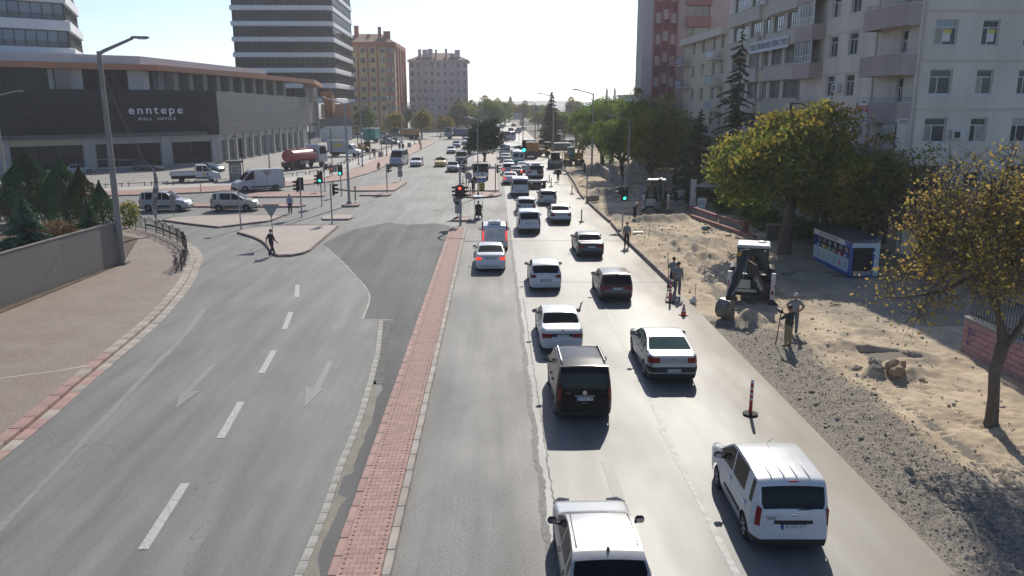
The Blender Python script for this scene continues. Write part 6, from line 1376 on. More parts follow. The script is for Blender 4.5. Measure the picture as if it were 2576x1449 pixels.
GA = decid('a', 9.2, 4.5, 8.6, .3, 290, 50, .24, L_green, 31, cz=4.9, crown_bottom=.2); GB = decid('b', 10.4, 5.0, 9.4, .32, 330, 50, .26, L_mix, 37, cz=5.7, gap=.34, crown_bottom=.2); GC = decid('g', 8.4, 4.0, 7.2, .26, 210, 55, .28, L_far, 41, cz=4.8); GD = decid('h', 9.5, 4.2, 8.4, .28, 210, 55, .30, L_far, 47, cz=5.2, gap=.45)
place(GB, 'broad_tree', 'olive yellow tree with forked trunk beside the far digger', (17.6, 89.7, 0), .4, 1.04)
place(GB, 'broad_tree', 'tree with orange tinted edge left of the olive yellow tree', (16.6, 104, 0), 2.1, .92, mat_=L_green); place(GA, 'broad_tree', 'bright green tree with low branches behind the yellow excavator', (16.4, 122, 0), 1.0, 1.2); place(GA, 'broad_tree', 'green tree behind the bright green one, topping the row', (19.5, 134, 0), 3.0, 1.3); place(GB, 'broad_tree', 'dull green tree in the row nearest the pink tower', (22.5, 116, 0), 4.0, 1.15); place(GA, 'broad_tree', 'green tree between the row and the lower apartment house', (22.0, 97, 0), 5.0, 1.0)
place(conifer(16.6, 4.2, L_dark, 51, 34, 8, .36, 75, .12, .30, .55, .2), 'spruce', 'tall thin dark spruce in front of the dormitory building', (23.0, 76.5, 0)); place(conifer(9, 3.0, L_dark, 52, 24, 9, .28, 80, .1, .34, .3), 'spruce', 'shorter dark spruce at the foot of the tall one', (21.2, 83, 0)); place(conifer(5.2, 1.9, leafmat('needle_olive', [(0, (.03, .05, .02)), (.6, (.06, .085, .03)), (1, (.10, .12, .05))], .2), 53, 14, 9, .15, 45, .03, .26), 'young_pine', 'rounded young pine behind the far digger', (19.7, 80.5, 0))
place(GA, 'garden_tree', 'dark green tree right behind the big rust and green tree', (24.0, 58.5, 0), .3, .86); place(GB, 'garden_tree', 'brownish tree in the garden above the blue kiosk', (23.6, 48.6, 0), 2.4, .78, mat_=L_chest); place(GA, 'garden_tree', 'dark brown green tree between the big tree and the leafless one', (23.0, 54.6, 0), 1.4, .95, mat_=L_chest); place(GA, 'garden_tree', 'green garden tree beyond the red topped wall', (22.8, 68, 0), 4.4, .9)
# leafless purple-brown tree against the gable
bt = MB(); r = np.random.default_rng(77); P = []
for k in range(520):
    a = r.random()*6.28; e = .25+1.2*r.random(); R_ = 3.1*(.4+.6*r.random()); p1 = np.array((math.cos(a)*math.cos(e)*R_, math.sin(a)*math.cos(e)*R_, 2.2+math.sin(e)*R_*1.15)); p0 = p1*.45+np.array((0, 0, 1.1)); bt.tube([p0, (p0+p1)/2+r.normal(size=3)*.12, p1, p1+r.normal(size=3)*.2+np.array((0, 0, .35))], [.022, .018, .012, .004], 3, cap=False)
for k in range(9): a = k*.7; bt.tube([(0, 0, 0), (math.cos(a)*.3, math.sin(a)*.3, 1.4), (math.cos(a)*1.3, math.sin(a)*1.3, 3.2)], [.12, .08, .03], 6)
kit = {'trunk': bt.mesh('trunk', mat('purple_twig', (.105, .075, .07), .9)), 'crown': leafcloud('crown', r.normal(size=(1500, 3))*np.array((1.5, 1.5, 1.1))+np.array((0, 0, 4.0)), .12, leafmat('withered_leaf', [(0, (.08, .05, .04)), (1, (.14, .08, .05))], .3), r.random(1500))}
place(kit, 'bare_tree', 'leafless purple brown tree against the gable wall', (25.2, 45.0, 0), 0, 1.05); place(kit, 'bare_tree', 'second leafless tree half behind the yellow leaves', (27.5, 42.5, 0), 1.6, .86)
# hedges and undergrowth behind the red topped wall
for i, (x, y, r_, h) in enumerate(((21.3, 61.5, 1.2, 1.8), (21.6, 66, 1.3, 2.0), (22.5, 57.5, 1.3, 1.7), (24.2, 54.5, 1.4, 2.2), (21.0, 72, 1.2, 1.6))):
    bush('shrub', ['dark shrub behind the middle of the red topped wall', 'dark shrub behind the far end of the red topped wall', 'dark shrub behind the near end of the red topped wall', 'dark shrub between the tree trunk and the kiosk roof', 'dark shrub behind the broken wall stub'][i], (x, y, 0), r_, h, L_green, 1300, .2, 60+i, 'shrub')
# median pine and the dark fir
pin = decid('p', 7.4, 2.9, 6.6, .22, 260, 60, .24, L_dark, 61, cz=3.9, crown_bottom=.16, dens=.3, gap=.55); place(pin, 'pine', 'dense dark pine on the far median behind the parked truck', (-1.6, 128, .1), 0, 1.05)
place(conifer(12.2, 3.6, L_dark, 63, 34, 12, .22, 60, .07, .38, .22, .25), 'fir', 'tall dark conical fir beyond the excavators', (13.4, 190, 0))
# --- far trees, one object each
rr = random.Random(5); kits = [GC, GD]
def fartree(label, px, Y, s, k, m=None, g='trees along the far avenue'): x = AT(px, 300, Y)[0]; place(kits[k % 2], 'avenue_tree', label, (x, Y, 0), rr.uniform(0, 6), s, g, m)
L_fy = leafmat('far_yellow', [(0, (.182, .169, .033)), (.6, (.338, .260, .039)), (1, (.468, .286, .046))], .45)
fartree('yellowing tree in front of the yellow apartment block', 988, 232, .98, 0, L_fy); fartree('yellow green tree in front of the pink apartment block', 1060, 228, .92, 1, L_fy); fartree('small yellow tree right of the pink apartment block', 1120, 245, .78, 0, L_fy)
fartree('dark tree at the foot of the yellow apartment block', 920, 246, .95, 1, L_green); fartree('dark tree between the two far apartment blocks', 1020, 290, 1.1, 0, L_green)
for i in range(30):
    Y = rr.uniform(262, 420); px = rr.choice([rr.uniform(1130, 1255), rr.uniform(1255, 1430), rr.uniform(1160, 1600)])
    if 1250 < px < 1345 and Y < 345: Y = rr.uniform(350, 430)
    fartree('tree in the green mass closing the far end of the avenue', px, Y, rr.uniform(.85, 1.25)*(1 if Y < 340 else 1.1), i, rr.choice([None, None, L_green, L_mix, L_fy]))
fartree('tall loose tree right of the pink apartment block', 1228, 300, 1.35, 1, L_mix); fartree('dark tree at the right edge of the pink apartment block', 1172, 285, 1.15, 0, L_green)
for i, (px, Y) in enumerate(((1420, 205), (1450, 185), (1475, 215), (1510, 225), (1440, 250), (1400, 262))): fartree('tree on the right of the far road beyond the fir', px, Y, rr.uniform(.85, 1.05), i, [L_green, None, L_mix][i % 3], 'trees right of the far road')
# ------------------------------------------------------------------ lamps, signals, signs, fences
M_galv = mat('galvanised', (.36, .37, .38), .5, (.30, .31, .32), 1.5, metal=.3); M_conc = mat('concrete_pole', (.30, .285, .26), .85, (.25, .235, .215), 2, stretch=(1, 1, .2)); M_lampglass = mat('lamp_glass', (.55, .56, .55), .2)
M_sigblack = mat('signal_black', (.012, .012, .013), .5); M_gon = mat('signal_green_lit', (.02, .5, .3), .3, emit=(.02, 1, .55), estr=5); M_ron = mat('signal_red_lit', (.5, .03, .03), .3, emit=(1, .03, .02), estr=5); M_off = mat('signal_lens_off', (.03, .03, .03), .3)
M_signback = mat('sign_back_grey', (.24, .245, .25), .5, metal=.3)
def lamp(label, loc, h, arms, r0=.09, r1=.055, m=None, head=.75, rise=.5, name='street_lamp', flat=False):
    t = thing(name, label, 'street lamp', loc); m = m or M_galv
    MB().tube([(0, 0, 0), (0, 0, h)], [r0, r1], 10).cbox((0, 0, .15), (r0*3, r0*3, .3)).build('pole', m, t, 40)
    for dx, dy in arms:
        l = math.hypot(dx, dy); MB().tube([(0, 0, h-.15), (dx*.12, dy*.12, h+.0), (dx, dy, h+rise)], [r1*.85, r1*.8, r1*.6], 8).build('arm', m, t, 40)
        hd = MB(); a = math.atan2(dy, dx); q = head
        hd.bbox((dx+math.cos(a)*q*.4, dy+math.sin(a)*q*.4, h+rise+.05), (q, q*.34, .13), .05, a); ho = hd.build('lamp_head', m, t)
        MB().bbox((dx+math.cos(a)*q*.5, dy+math.sin(a)*q*.5, h+rise-.03), (q*.5, q*.25, .06), .02, a).build('lamp_glass', M_lampglass, ho)
    return t
big = lamp('tall concrete street lamp at the end of the grey fence', (-22.9, 48.6, 0), 12.7, [(1.9, .3)], .21, .13, M_conc, 1.0, .75)
MB().cbox((.02, -.2, 2.3), (.12, .25, .5)).build('meter_box', M_galv, big); MB().tube([(-1.2, .0, 6.5), (1.3, .0, 6.45)], .02, 6).build('bracket', M_galv, big)
lamp('concrete street lamp at the far left edge before the shopping centre', (-58.2, 96.7, 0), 10.6, [(2.6, .2)], .16, .10, M_conc)
lamp('tall grey double lamp on the small island by the signals', (-14.2, 78.0, .15), 9.6, [(-2.0, .4), (3.4, .6)], .14, .08)
for lb, x, y, h, ax in (('street lamp on the red pavement nearest the junction', -20.5, 125.3, 8.9, 4.0), ('street lamp on the red pavement by the minibus', -20.1, 150.9, 8.5, 4.2), ('street lamp on the red pavement by the parked cars', -20.4, 179.5, 8.0, 4.0), ('farthest street lamp on the red pavement', -19.0, 193.1, 8.2, 4.0)): lamp(lb, (x, y, .1), h, [(ax, 0)], .11, .06)
lamp('grey street lamp in the car park beside the red tanker', (-34.1, 122.6, .1), 9.2, [(3.8, .5)], .1, .06); lamp('silver double lamp on the nose of the far median', (-1.75, 85, .15), 7.9, [(-.9, 0), (.5, 0)], .08, .05, None, .6, .25)
lamp('dark slim lamp beside the guard booth', (-31.8, 102.3, .1), 5.3, [(-.7, 0)], .06, .05, M_sigblack, .5, .2); lamp('dark slim lamp in front of the dark shop windows at left', (-78, 108, .1), 5.3, [(.9, 0)], .06, .05, M_sigblack, .5, .2)
for i, (x, y) in enumerate(((-23.4, 116.5), (-21.6, 128.5), (-21.7, 141), (-21.9, 157), (-21.7, 171))): lamp(['dark slim lamp post nearest the pedestrian with the orange bag', 'second dark slim lamp post along the barrier rail', 'third dark slim lamp post along the barrier rail', 'fourth dark slim lamp post along the barrier rail', 'fifth dark slim lamp post along the barrier rail'][i], (x, y, .13), 6.0, [(-.9, 0)], .07, .055, M_sigblack, .5, .15)
lamp('tall lamp on the bare earth in front of the green trees', (13.7, 112.8, 0), 11.0, [(-2.2, -.3)], .15, .09, M_conc, .8); lamp('tall lamp by the yellow loader on the right', (11.1, 152.5, 0), 10.9, [(-2.2, 0)], .15, .09, M_conc, .8); lamp('tall lamp farthest down on the right side', (9.8, 194.7, 0), 9.7, [(-2.2, 0)], .15, .09, M_conc, .8); lamp('grey pole rising into the olive yellow tree', (14.0, 83.7, 0), 8.0, [(-1.6, 0)], .13, .08, M_conc, .7)
for i, (px, Y) in enumerate(((1195, 230), (1215, 262), (1160, 255), (1100, 250), (1250, 300), (1380, 290))): lamp(['slim far lamp left of the median pine', 'slim far lamp behind the median pine', 'slim far lamp before the small yellow tree', 'slim far lamp in front of the pink apartment block', 'slim far lamp at the end of the avenue', 'slim far lamp behind the fir'][i], (AT(px, 330, Y)[0], Y, 0), 7.5, [(1.6, 0)], .08, .05)
# --- signals
def sig_head(t, x, y, z, rz, lit, n=3, plate=True):
    M = Matrix.Translation((x, y, z)) @ Matrix.Rotation(rz, 4, 'Z'); h = .31*n; mb = MB(); T = lambda p: tuple(M @ Vector(p))
    v = MB().bbox((0, 0, 0), (.30, .2, h), .04); mb.add([T(p) for p in v.v], v.f)
    if plate: v = MB().box(-.26, .26, .02, .04, -h/2-.1, h/2+.1); mb.add([T(p) for p in v.v], v.f)
    for k in range(n):
        zc = h/2-.155-.31*k; pts = [(.125*math.cos(a), .125*math.sin(a)) for a in np.linspace(-.35, math.pi+.35, 12)]
        v = MB(); q = [(p[0], -.10, zc+p[1]) for p in pts]+[(p[0]*.95, -.36, zc+p[1]*.95) for p in pts]; v.add(q, [(i, i+1, i+13, i+12) for i in range(11)]+[(i+12, i+13, i+1, i) for i in range(11)]); mb.add([T(p) for p in v.v], v.f)
    ho = mb.build('signal_head', M_sigblack, t)
    for k in range(n):
        zc = h/2-.155-.31*k; v = MB().lathe([(0, -.018), (.07, -.014), (.11, 0)], 14, (0, -.105, zc), 'Y'); ln = MB(); ln.add([T(p) for p in v.v], [f[::-1] for f in v.f]); ln.build('lens', (M_gon if lit == 'g' else M_ron) if (lit == 'g' and k == n-1) or (lit == 'r' and k == 0) else M_off, ho)
def signal(label, loc, h, heads, r=.06):
    t = thing('traffic_signal', label, 'traffic signal', loc); MB().tube([(0, 0, 0), (0, 0, h)], r, 10).cbox((0, 0, .02), (.28, .28, .04)).build('pole', M_galv, t, 40)
    for (dx, dy, z, rz, lit, n) in heads: sig_head(t, dx, dy, z, rz, lit, n)
    return t
HP = math.pi/2
signal('signal post with side-facing head beside the small white island', (-13.5, 66.0, 0), 3.35, [(.25, 0, 2.85, HP, '', 3)]); signal('signal post with two dark heads near the man in the blue shirt', (-16.9, 69.8, 0), 3.35, [(-.25, 0, 2.75, -HP, '', 3), (.0, .25, 2.9, math.pi, '', 3)])
signal('signal post showing green left of the lamp island', (-16.7, 77.2, 0), 3.35, [(0, -.2, 2.85, 0, 'g', 3), (-.25, 0, 2.6, -HP, '', 3)]); signal('signal post with a small head on the red pavement corner', (-19.2, 90.8, 0), 3.15, [(.2, 0, 2.8, HP, '', 2)])
signal('slim signal post showing green between the islands', (-16.5, 86.3, 0), 3.3, [(0, -.15, 2.75, 0, 'g', 3)]); signal('signal post on the red triangular island', (-11.9, 88.7, 0), 3.3, [(.2, 0, 2.75, HP, '', 3)])
signal('left signal post on the far median with a head turned left', (-3.1, 88.2, .1), 3.2, [(-.22, 0, 2.6, -HP, '', 3)]); signal('right signal post on the far median with a head turned right', (.1, 88.1, .1), 3.2, [(.22, 0, 2.6, HP, '', 3)])
signal('signal post showing green on the bare earth at right', (10.3, 63.5, 0), 3.35, [(.05, -.2, 2.7, 0, 'g', 3), (-.3, 0, 2.95, -HP, '', 2)]); signal('plain signal post with a side head further along the bare earth', (10.1, 87.0, 0), 3.2, [(-.3, 0, 2.9, -HP, '', 3)])
t = thing('traffic_signal', 'curved mast signal with green over the road and red at its post', 'traffic signal', (-2.8, 64.8, 0))
pts = smooth_poly([(0, 0, 0), (0, 0, 3), (.02, 0, 4.5), (.25, 0, 5.2), (.95, 0, 5.68), (2.6, 0, 6.05), (5.0, 0, 6.45)], 5); MB().tube(pts, list(np.linspace(.1, .045, len(pts))), 10).build('mast', M_galv, t, 40)
sig_head(t, 5.17, -.15, 6.42, 0, 'g', 3, False); sig_head(t, .0, -.22, 2.75, 0, 'r', 3); sig_head(t, -.3, .05, 2.75, -HP, '', 3, False); sig_head(t, .3, .05, 2.75, HP, '', 3, False)
# --- signs
def sign(label, loc, h, plates, r=.035, cat='sign', name='road_sign'):
    t = thing(name, label, cat, loc); MB().tube([(0, 0, 0), (0, 0, h)], r, 8).build('post', M_galv, t, 40)
    for (shape, x, z, a, b_, m, rz) in plates:
        mb = MB(); Mx = Matrix.Translation((x, -.05, z)) @ Matrix.Rotation(rz, 4, 'Z') @ Matrix.Rotation(R(90), 4, 'X')
        if shape == 'disc': pl = [(a*math.cos(w), a*math.sin(w)) for w in np.linspace(0, 2*math.pi, 22, endpoint=False)]
        elif shape == 'oct': pl = [(a*math.cos(w), a*math.sin(w)) for w in np.linspace(.39, 2*math.pi+.39, 8, endpoint=False)]
        elif shape == 'tri': pl = [(-a, b_*.5), (a, b_*.5), (0, -b_*.5)]
        else: pl = [(-a, -b_), (a, -b_), (a, b_), (-a, b_)]
        mb.slab(pl, Mx, .012); mb.build('plate', m, t)
    return t
sign('inverted grey triangle sign back on the near white island', (-15.6, 55.7, .14), 2.6, [('tri', 0, 2.3, .62, .95, M_signback, 0)]); sign('inverted grey triangle sign back by the white panel van', (-24.7, 87.6, .14), 2.4, [('tri', 0, 2.15, .45, .7, M_signback, 0)])
t = sign('slim grey post with a small side head left of the near islands', (-20.1, 63.0, 0), 3.5, [], .055, 'post', 'signal_post'); sig_head(t, -.18, 0, 3.2, -HP, '', 1, False)
sign('round grey sign back above a blank plate in front of the silver van', (-27.9, 69.6, .14), 1.9, [('disc', 0, 1.65, .3, 0, M_signback, 0), ('rect', 0, 1.0, .24, .38, M_signback, 0)]); sign('round grey sign back above a plate on the red triangular island', (-11.9, 101.4, .14), 2.0, [('disc', 0, 1.7, .32, 0, M_signback, 0), ('rect', 0, .95, .3, .42, M_signback, 0)])
sign('narrow yellow striped keep-clear post on the lamp island', (-13.65, 78.3, .16), 1.7, [('disc', .02, 1.45, .28, 0, mat('plate_pale', (.5, .5, .48), .5), 1.35), ('rect', .02, .75, .16, .42, mat('stripe_yellow', (.55, .42, .08), .5, (.03, .03, .03), 3, stretch=(1, 1, 2.5), lo=.49, hi=.51), 1.35)]); sign('round sign back and grey plate behind the red signal', (-3.25, 69.2, .1), 1.75, [('disc', 0, 1.45, .36, 0, M_signback, 0), ('rect', .1, .8, .3, .5, mat('plate_dull', (.34, .34, .33), .6), 0)])
sign('grey octagonal sign back on the far median', (-2.9, 89.5, .1), 2.1, [('oct', 0, 1.75, .42, 0, M_signback, 0)])
M_sblue = mat('sign_blue', (.02, .12, .42), .4)
t = sign('round blue arrow sign above a yellow chevron board on the far median', (-1.35, 85.6, .15), 1.7, [('disc', 0, 1.55, .32, 0, M_sblue, 0), ('rect', 0, .85, .3, .42, M_sigblack, 0)])
MB().box(-.035, .035, -.066, -.063, 1.36, 1.72).box(-.2, -.035, -.066, -.063, 1.4, 1.46).build('arrow_shaft', M_plate, t); MB().slab([(-.11, 1.68), (.11, 1.68), (0, 1.82)], Matrix.Translation((0, -.063, 0)) @ Matrix.Rotation(R(90), 4, 'X'), .004).slab([(-.18, 1.33), (-.18, 1.53), (-.28, 1.43)], Matrix.Translation((0, -.063, 0)) @ Matrix.Rotation(R(90), 4, 'X'), .004).build('arrow_head', M_plate, t)
for k in range(3): MB().slab([(-.3, .5+k*.27), (0, .72+k*.27), (.3, .5+k*.27), (.3, .62+k*.27), (0, .84+k*.27), (-.3, .62+k*.27)], Matrix.Translation((0, -.063, 0)) @ Matrix.Rotation(R(90), 4, 'X'), .005).build('chevron', mat('chevron_yellow', (.62, .5, .03), .45), t)
# --- delineators and cones
M_red = mat('delineator_red', (.45, .025, .02), .5); M_refl = mat('reflective_white', (.6, .6, .6), .4); M_rub = mat('rubber', (.015, .015, .015), .8)
def delin(label, x, y, h=1.15, tilt=0, z=.005):
    t = thing('delineator_post', label, 'delineator post', (x, y, z)); t.rotation_euler = (0, tilt, random.uniform(0, 1)); MB().lathe([(0, 0), (.24, 0), (.24, .06), (.1, .09), (0, .09)], 18).build('base', M_rub, t, 40)
    MB().lathe([(.055, .08), (.05, h-.12), (0, h-.12)], 14).build('post', M_red, t, 40); MB().lathe([(.048, h-.12), (.045, h-.03), (.02, h), (0, h)], 12).build('cap', M_refl, t, 40)
    for k in range(3): z0 = h*(.42+.15*k); MB().lathe([(.0575, z0), (.0575, z0+.075)], 14).build('reflective_band', M_refl, t, 40)
for lb, x, y, h in (('striped delineator post nearest the camera beside the white van', 8.2, 23.9, 1.2), ('striped delineator post beside the two workers', 8.8, 38.7, 1.18), ('striped delineator post right of the silver grey car', 7.3, 66.4, 1.1), ('striped delineator post at the kerb end', 8.5, 87.4, 1.0), ('front one of two delineator posts right of the tow truck', 6.75, 95, 1.08), ('rear one of two delineator posts right of the tow truck', 6.9, 100.7, 1.0), ('delineator post on the side street beside the white dropside truck', -32.7, 89.6, 1.05), ('delineator post on the far median left of the parked truck', -3.9, 99, 1.0)): delin(lb, x, y, h)
delin('leaning red post behind the red signal', -2.7, 86.2, 1.0, .15); delin('red post by the bin on the red pavement', -20.6, 150, 1.0)
def cone(label, x, y, s=1.0, rx=0):
    t = thing('traffic_cone', label, 'traffic cone', (x, y, .008), 0); t.scale = (s, s, s); t.rotation_euler = (rx, 0, .3); MB().bbox((0, 0, .02), (.36, .36, .04), .015).build('base', M_red, t)
    f = lambda z: .135-.11*(z-.04)/.52
    MB().lathe([(f(.04), .04), (f(.56), .56), (0, .56)], 16).build('body', mat('cone_orange', (.6, .09, .025), .5), t, 40)
    for z0 in (.2, .36): MB().lathe([(f(z0)+.003, z0), (f(z0+.08)+.003, z0+.08)], 16).build('reflective_band', M_refl, t, 40)
cone('orange cone at the road edge beside the digger bucket', 8.9, 36.2, 1.0); cone('orange cone ahead of the red striped rescue vehicle', 5.9, 123.9, 1.25); cone('orange cone beside the green panelled minibus', 5.4, 135.2, 1.1); cone('fallen orange cone by the kerb stones next to the pair of workers', 10.2, 117, 1.2, 1.3)
# --- grey hoarding, left
M_hoard = mat('grey_sheet', (.195, .185, .175), .6, (.215, .205, .195), .4, metal=.1)
hd = thing('hoarding', 'dark grey sheet metal hoarding along the left pavement', 'hoarding', (0, 0, .1)); pth = [(-24.9, 16), (-24.5, 24), (-24.1, 31.5), (-23.8, 37.5), (-23.45, 43), (-23.0, 48.4)]
for p, q in zip(pth, pth[1:]):
    F = Face(q, p); F = Face(p, q) if F.n.x < 0 else F; mb = MB(); F.box(mb, .006, F.w-.006, .06, 2.62, -.03, 0); mb.build('panel', M_hoard, hd); mb = MB(); F.box(mb, .0, F.w, 2.62, 2.68, -.06, .03); mb.build('top_rail', M_kerb, hd); mb = MB(); F.box(mb, 0, F.w, .0, .06, -.05, .01); mb.build('foot_rail', M_dsteel, hd)
t = thing('hoarding', 'weathered orange board hoarding at the far left edge behind the cypresses', 'hoarding', (0, 0, .1)); M_wb = mat('orange_board', (.36, .19, .055), .8, (.26, .13, .045), .8, stretch=(1, 1, 6))
for (p, q) in (((-66, 71.2), (-58, 72.6)), ((-58, 72.6), (-51.5, 73.8)), ((-51.5, 73.8), (-45.2, 75.0)), ((-45.2, 75), (-40, 76))):
    F = Face(p, q)
    for k in range(4): mb = MB(); F.box(mb, .03, F.w-.03, k*.55+.01, k*.55+.54, -.03, 0); mb.build('board', M_wb, t)
    mb = MB(); F.box(mb, -.08, .08, 0, 2.3, -.06, .05); mb.build('post', mat('rust_post', (.10, .04, .03), .8), t)
# --- arched pavement railing
M_rail = mat('railing_black', (.014, .014, .015), .45); rl = thing('pavement_railing', 'black ornamental railing with arched panels round the pavement corner', 'railing', (0, 0, .12))
FP = [(-28.0, 62.7), (-26.8, 61.7), (-25.5, 60.5), (-24.4, 59.1), (-23.4, 57.8), (-22.4, 56.5), (-21.4, 54.9), (-20.55, 53.3), (-19.9, 51.7), (-19.3, 49.9), (-18.7, 48.1), (-18.3, 46.5)]
FP = [(x-.15, y-.15) for x, y in FP]
for p in FP: MB().tube([(p[0], p[1], 0), (p[0], p[1], .95)], .035, 8).ell((p[0], p[1], .99), (.05, .05, .06), 8, 6).build('post', M_rail, rl, 40)
for p, q in zip(FP, FP[1:]):
    F = Face(p, q); w = F.w; fr = MB(); arch = lambda a, s_, hh: F.P(a, hh+s_*math.sin(math.pi*a/w), 0)
    for h0, s_ in ((.78, .34), (.66, .30)): fr.tube([arch(a, s_, h0) for a in np.linspace(.03, w-.03, 13)], .018, 6)
    for z in (.16, .30): fr.tube([F.P(.03, z), F.P(w-.03, z)], .018, 6)
    po = fr.build('railing_panel', M_rail, rl, 40); n = int(w/.12)
    brs = MB()
    for k in range(1, n): a = w*k/n; zt = .78+.34*math.sin(math.pi*a/w)+.07; brs.tube([F.P(a, .30), F.P(a, zt-.05), F.P(a, zt)], [.008, .008, .002], 4)
    for k in range(1, n): a = w*k/n; brs.tube([F.P(a, .16), F.P(a, .30)], .008, 4)
    brs.build('railing_bars', M_rail, po)['kind'] = 'stuff'
    if p == FP[0]: MB().tube([F.P(w/2+.16*math.cos(u), .58+.2*math.sin(u)) for u in np.linspace(0, 2*math.pi, 16)], .022, 6).build('medallion', mat('dull_gold', (.25, .19, .08), .5), po)
    else: mb = MB(); F.box(mb, .12, w-.12, .46, .60, -.008, .008); mb.build('name_strip', M_rail, po)
t = thing('bicycle', 'dark bicycle leaning on the near end of the arched railing', 'bicycle', (-18.95, 47.0, .12), R(20)); t.rotation_euler = (R(0), R(-8), R(16))
for y in (-.52, .52): wh = MB().tube([(0, y+.33*math.cos(u), .34+.33*math.sin(u)) for u in np.linspace(0, 2*math.pi, 22)], .02, 6).build('wheel', M_tyre, t); MB().tube([(0, y, .34), (0, y, .66)], .004, 4).tube([(0, y-.3, .34), (0, y+.3, .34)], .004, 4).build('spokes', M_steel, wh)
MB().tube([(0, -.52, .34), (0, -.12, .32), (0, -.2, .82)], .018, 6).tube([(0, -.12, .32), (0, .38, .75)], .018, 6).tube([(0, -.18, .76), (0, .38, .82)], .018, 6).tube([(0, .52, .34), (0, .36, .92)], .018, 6).tube([(0, -.52, .34), (0, -.18, .76)], .014, 6).build('frame', mat('bike_maroon', (.08, .02, .02), .4), t, 40)
MB().ell((0, -.22, .88), (.07, .13, .035)).build('saddle', M_black, t, 60); MB().tube([(-.27, .28, .98), (-.1, .36, .95), (.1, .36, .95), (.27, .28, .98)], .016, 6).build('handlebar', M_black, t, 40)
# torn banner hanging from a wire on the concrete lamp
t = thing('torn_banner', 'torn dirty white banner hanging on a wire above the arched railing', 'banner'); MB().tube([(-22.85, 48.7, 11.6), (-23.6, 52, 9.0), (-24.6, 57, 5.9), (-25.3, 60.2, 4.9)], .02, 4).build('wire', M_steel, t)
v = []; N = 26; r = random.Random(2)
for i in range(N+1):
    f = i/N; z = 4.95-4.1*f; w = .10+.46*f**1.2+r.uniform(-.03, .03); a = f*4.2; cx = -25.3-.1*f+.12*math.sin(f*7); cy = 60.2-.25*f
    for s_, dd in ((-1, -.02), (0, .10), (1, -.02)): v.append((cx+s_*w*math.cos(a*.35)*.8, cy+dd+s_*w*.4*math.sin(a), z+r.uniform(-.04, .04)))
mb = MB(); mb.add(v, [(3*i+k, 3*i+k+1, 3*i+4+k, 3*i+3+k) for i in range(N) for k in (0, 1)]); bo = mb.build('cloth', mat('dirty_cloth', (.48, .45, .43), .8, (.20, .16, .15), 1.6, lo=.45, hi=.6, stretch=(1, 1, 2)), t, 180); sm_ = bo.modifiers.new('thickness', 'SOLIDIFY'); sm_.thickness = .012
# banner over the far road and the sign gantry
t = thing('street_banner', 'white banner strung across the far road', 'banner'); a = AT(1292, 283, 150); b_ = AT(1312, 301, 150); mb = MB(); n = 7
for k in range(n): xa = a[0]+(b_[0]-a[0])*k/n; xb = a[0]+(b_[0]-a[0])*(k+1)/n; mb.box(xa, xb-.01, 150+.04*(k % 2), 150.02+.04*(k % 2), b_[2]+random.uniform(-.1, .15), a[2])
mb.build('cloth', mat('banner_cloth', (.62, .60, .58), .8, (.45, .44, .43), 3), t); MB().tube([(-20, 150, a[2]+1.2), (a[0], 150, a[2]), (b_[0], 150, a[2]), (11, 152, a[2]+1.2)], .02, 4).build('wire', M_steel, t)
t = thing('sign_gantry', 'grey lattice sign gantry over the far road', 'gantry', (0, 0, 0)); g0, g1, gy = 7.2, 17.0, 203
MB().tube([(g0, gy, 0), (g0, gy, 5.4)], .12, 8).tube([(g1, gy, 0), (g1, gy, 5.4)], .12, 8).build('post', M_galv, t); lat = MB()
for z in (4.5, 5.3): lat.tube([(g0, gy, z), (g1, gy, z)], .06, 6)
for k in range(12): xa = g0+(g1-g0)*k/12; xb = g0+(g1-g0)*(k+1)/12; lat.tube([(xa, gy, 4.5 if k % 2 else 5.3), (xb, gy, 5.3 if k % 2 else 4.5)], .04, 5)
lat.build('lattice', M_galv, t); sign('square grey sign back by the gantry', (6.3, 206, 0), 3.2, [('rect', 0, 3.0, .65, .65, mat('plate_dull', (.34, .34, .33), .6), 0)], .06)
# --- guard booth, bins, low barrier rails
t = thing('guard_booth', 'grey guard booth with flat dark roof in the car park', 'booth', (-33.0, 102.9, .11), R(18)); M_booth = mat('booth_grey', (.19, .185, .18), .6)
wl = MB(); F4 = [Face((-.75, -.75), (.75, -.75)), Face((.75, -.75), (.75, .75)), Face((.75, .75), (-.75, .75)), Face((-.75, .75), (-.75, -.75))]
for k, F in enumerate(F4): F.wall(wl, 0, 1.5, 0, 2.3, [(.3, 1.2, 1.0, 1.9)] if k != 1 else [(.35, 1.15, .1, 2.0)], .06)
wl.build('wall', M_booth, t); MB().box(-1.05, 1.05, -1.05, 1.05, 2.3, 2.52).build('roof', mat('booth_roof', (.05, .05, .052), .6), t)
for k, F in enumerate(F4):
    o = window(F, t, *((.3, 1.2, 1.0, 1.9) if k != 1 else (.35, 1.15, .1, 2.0)), depth=.06, style='plain', pane=M_panel)
for lb, x, y in (('grey litter bin at the foot of the first dark lamp post', -23.0, 116.0), ('grey litter bin by the lamp beside the minibus', -20.9, 148.5), ('pale cabinet beside the walking pair', -19.0, 181)): t = thing('litter_bin', lb, 'bin', (x, y, .13)); MB().bbox((0, 0, .45), (.75, .55, .9), .04).build('body', M_signback, t); MB().bbox((0, 0, .93), (.82, .62, .07), .02).build('lid', M_galv, t)
i = 0
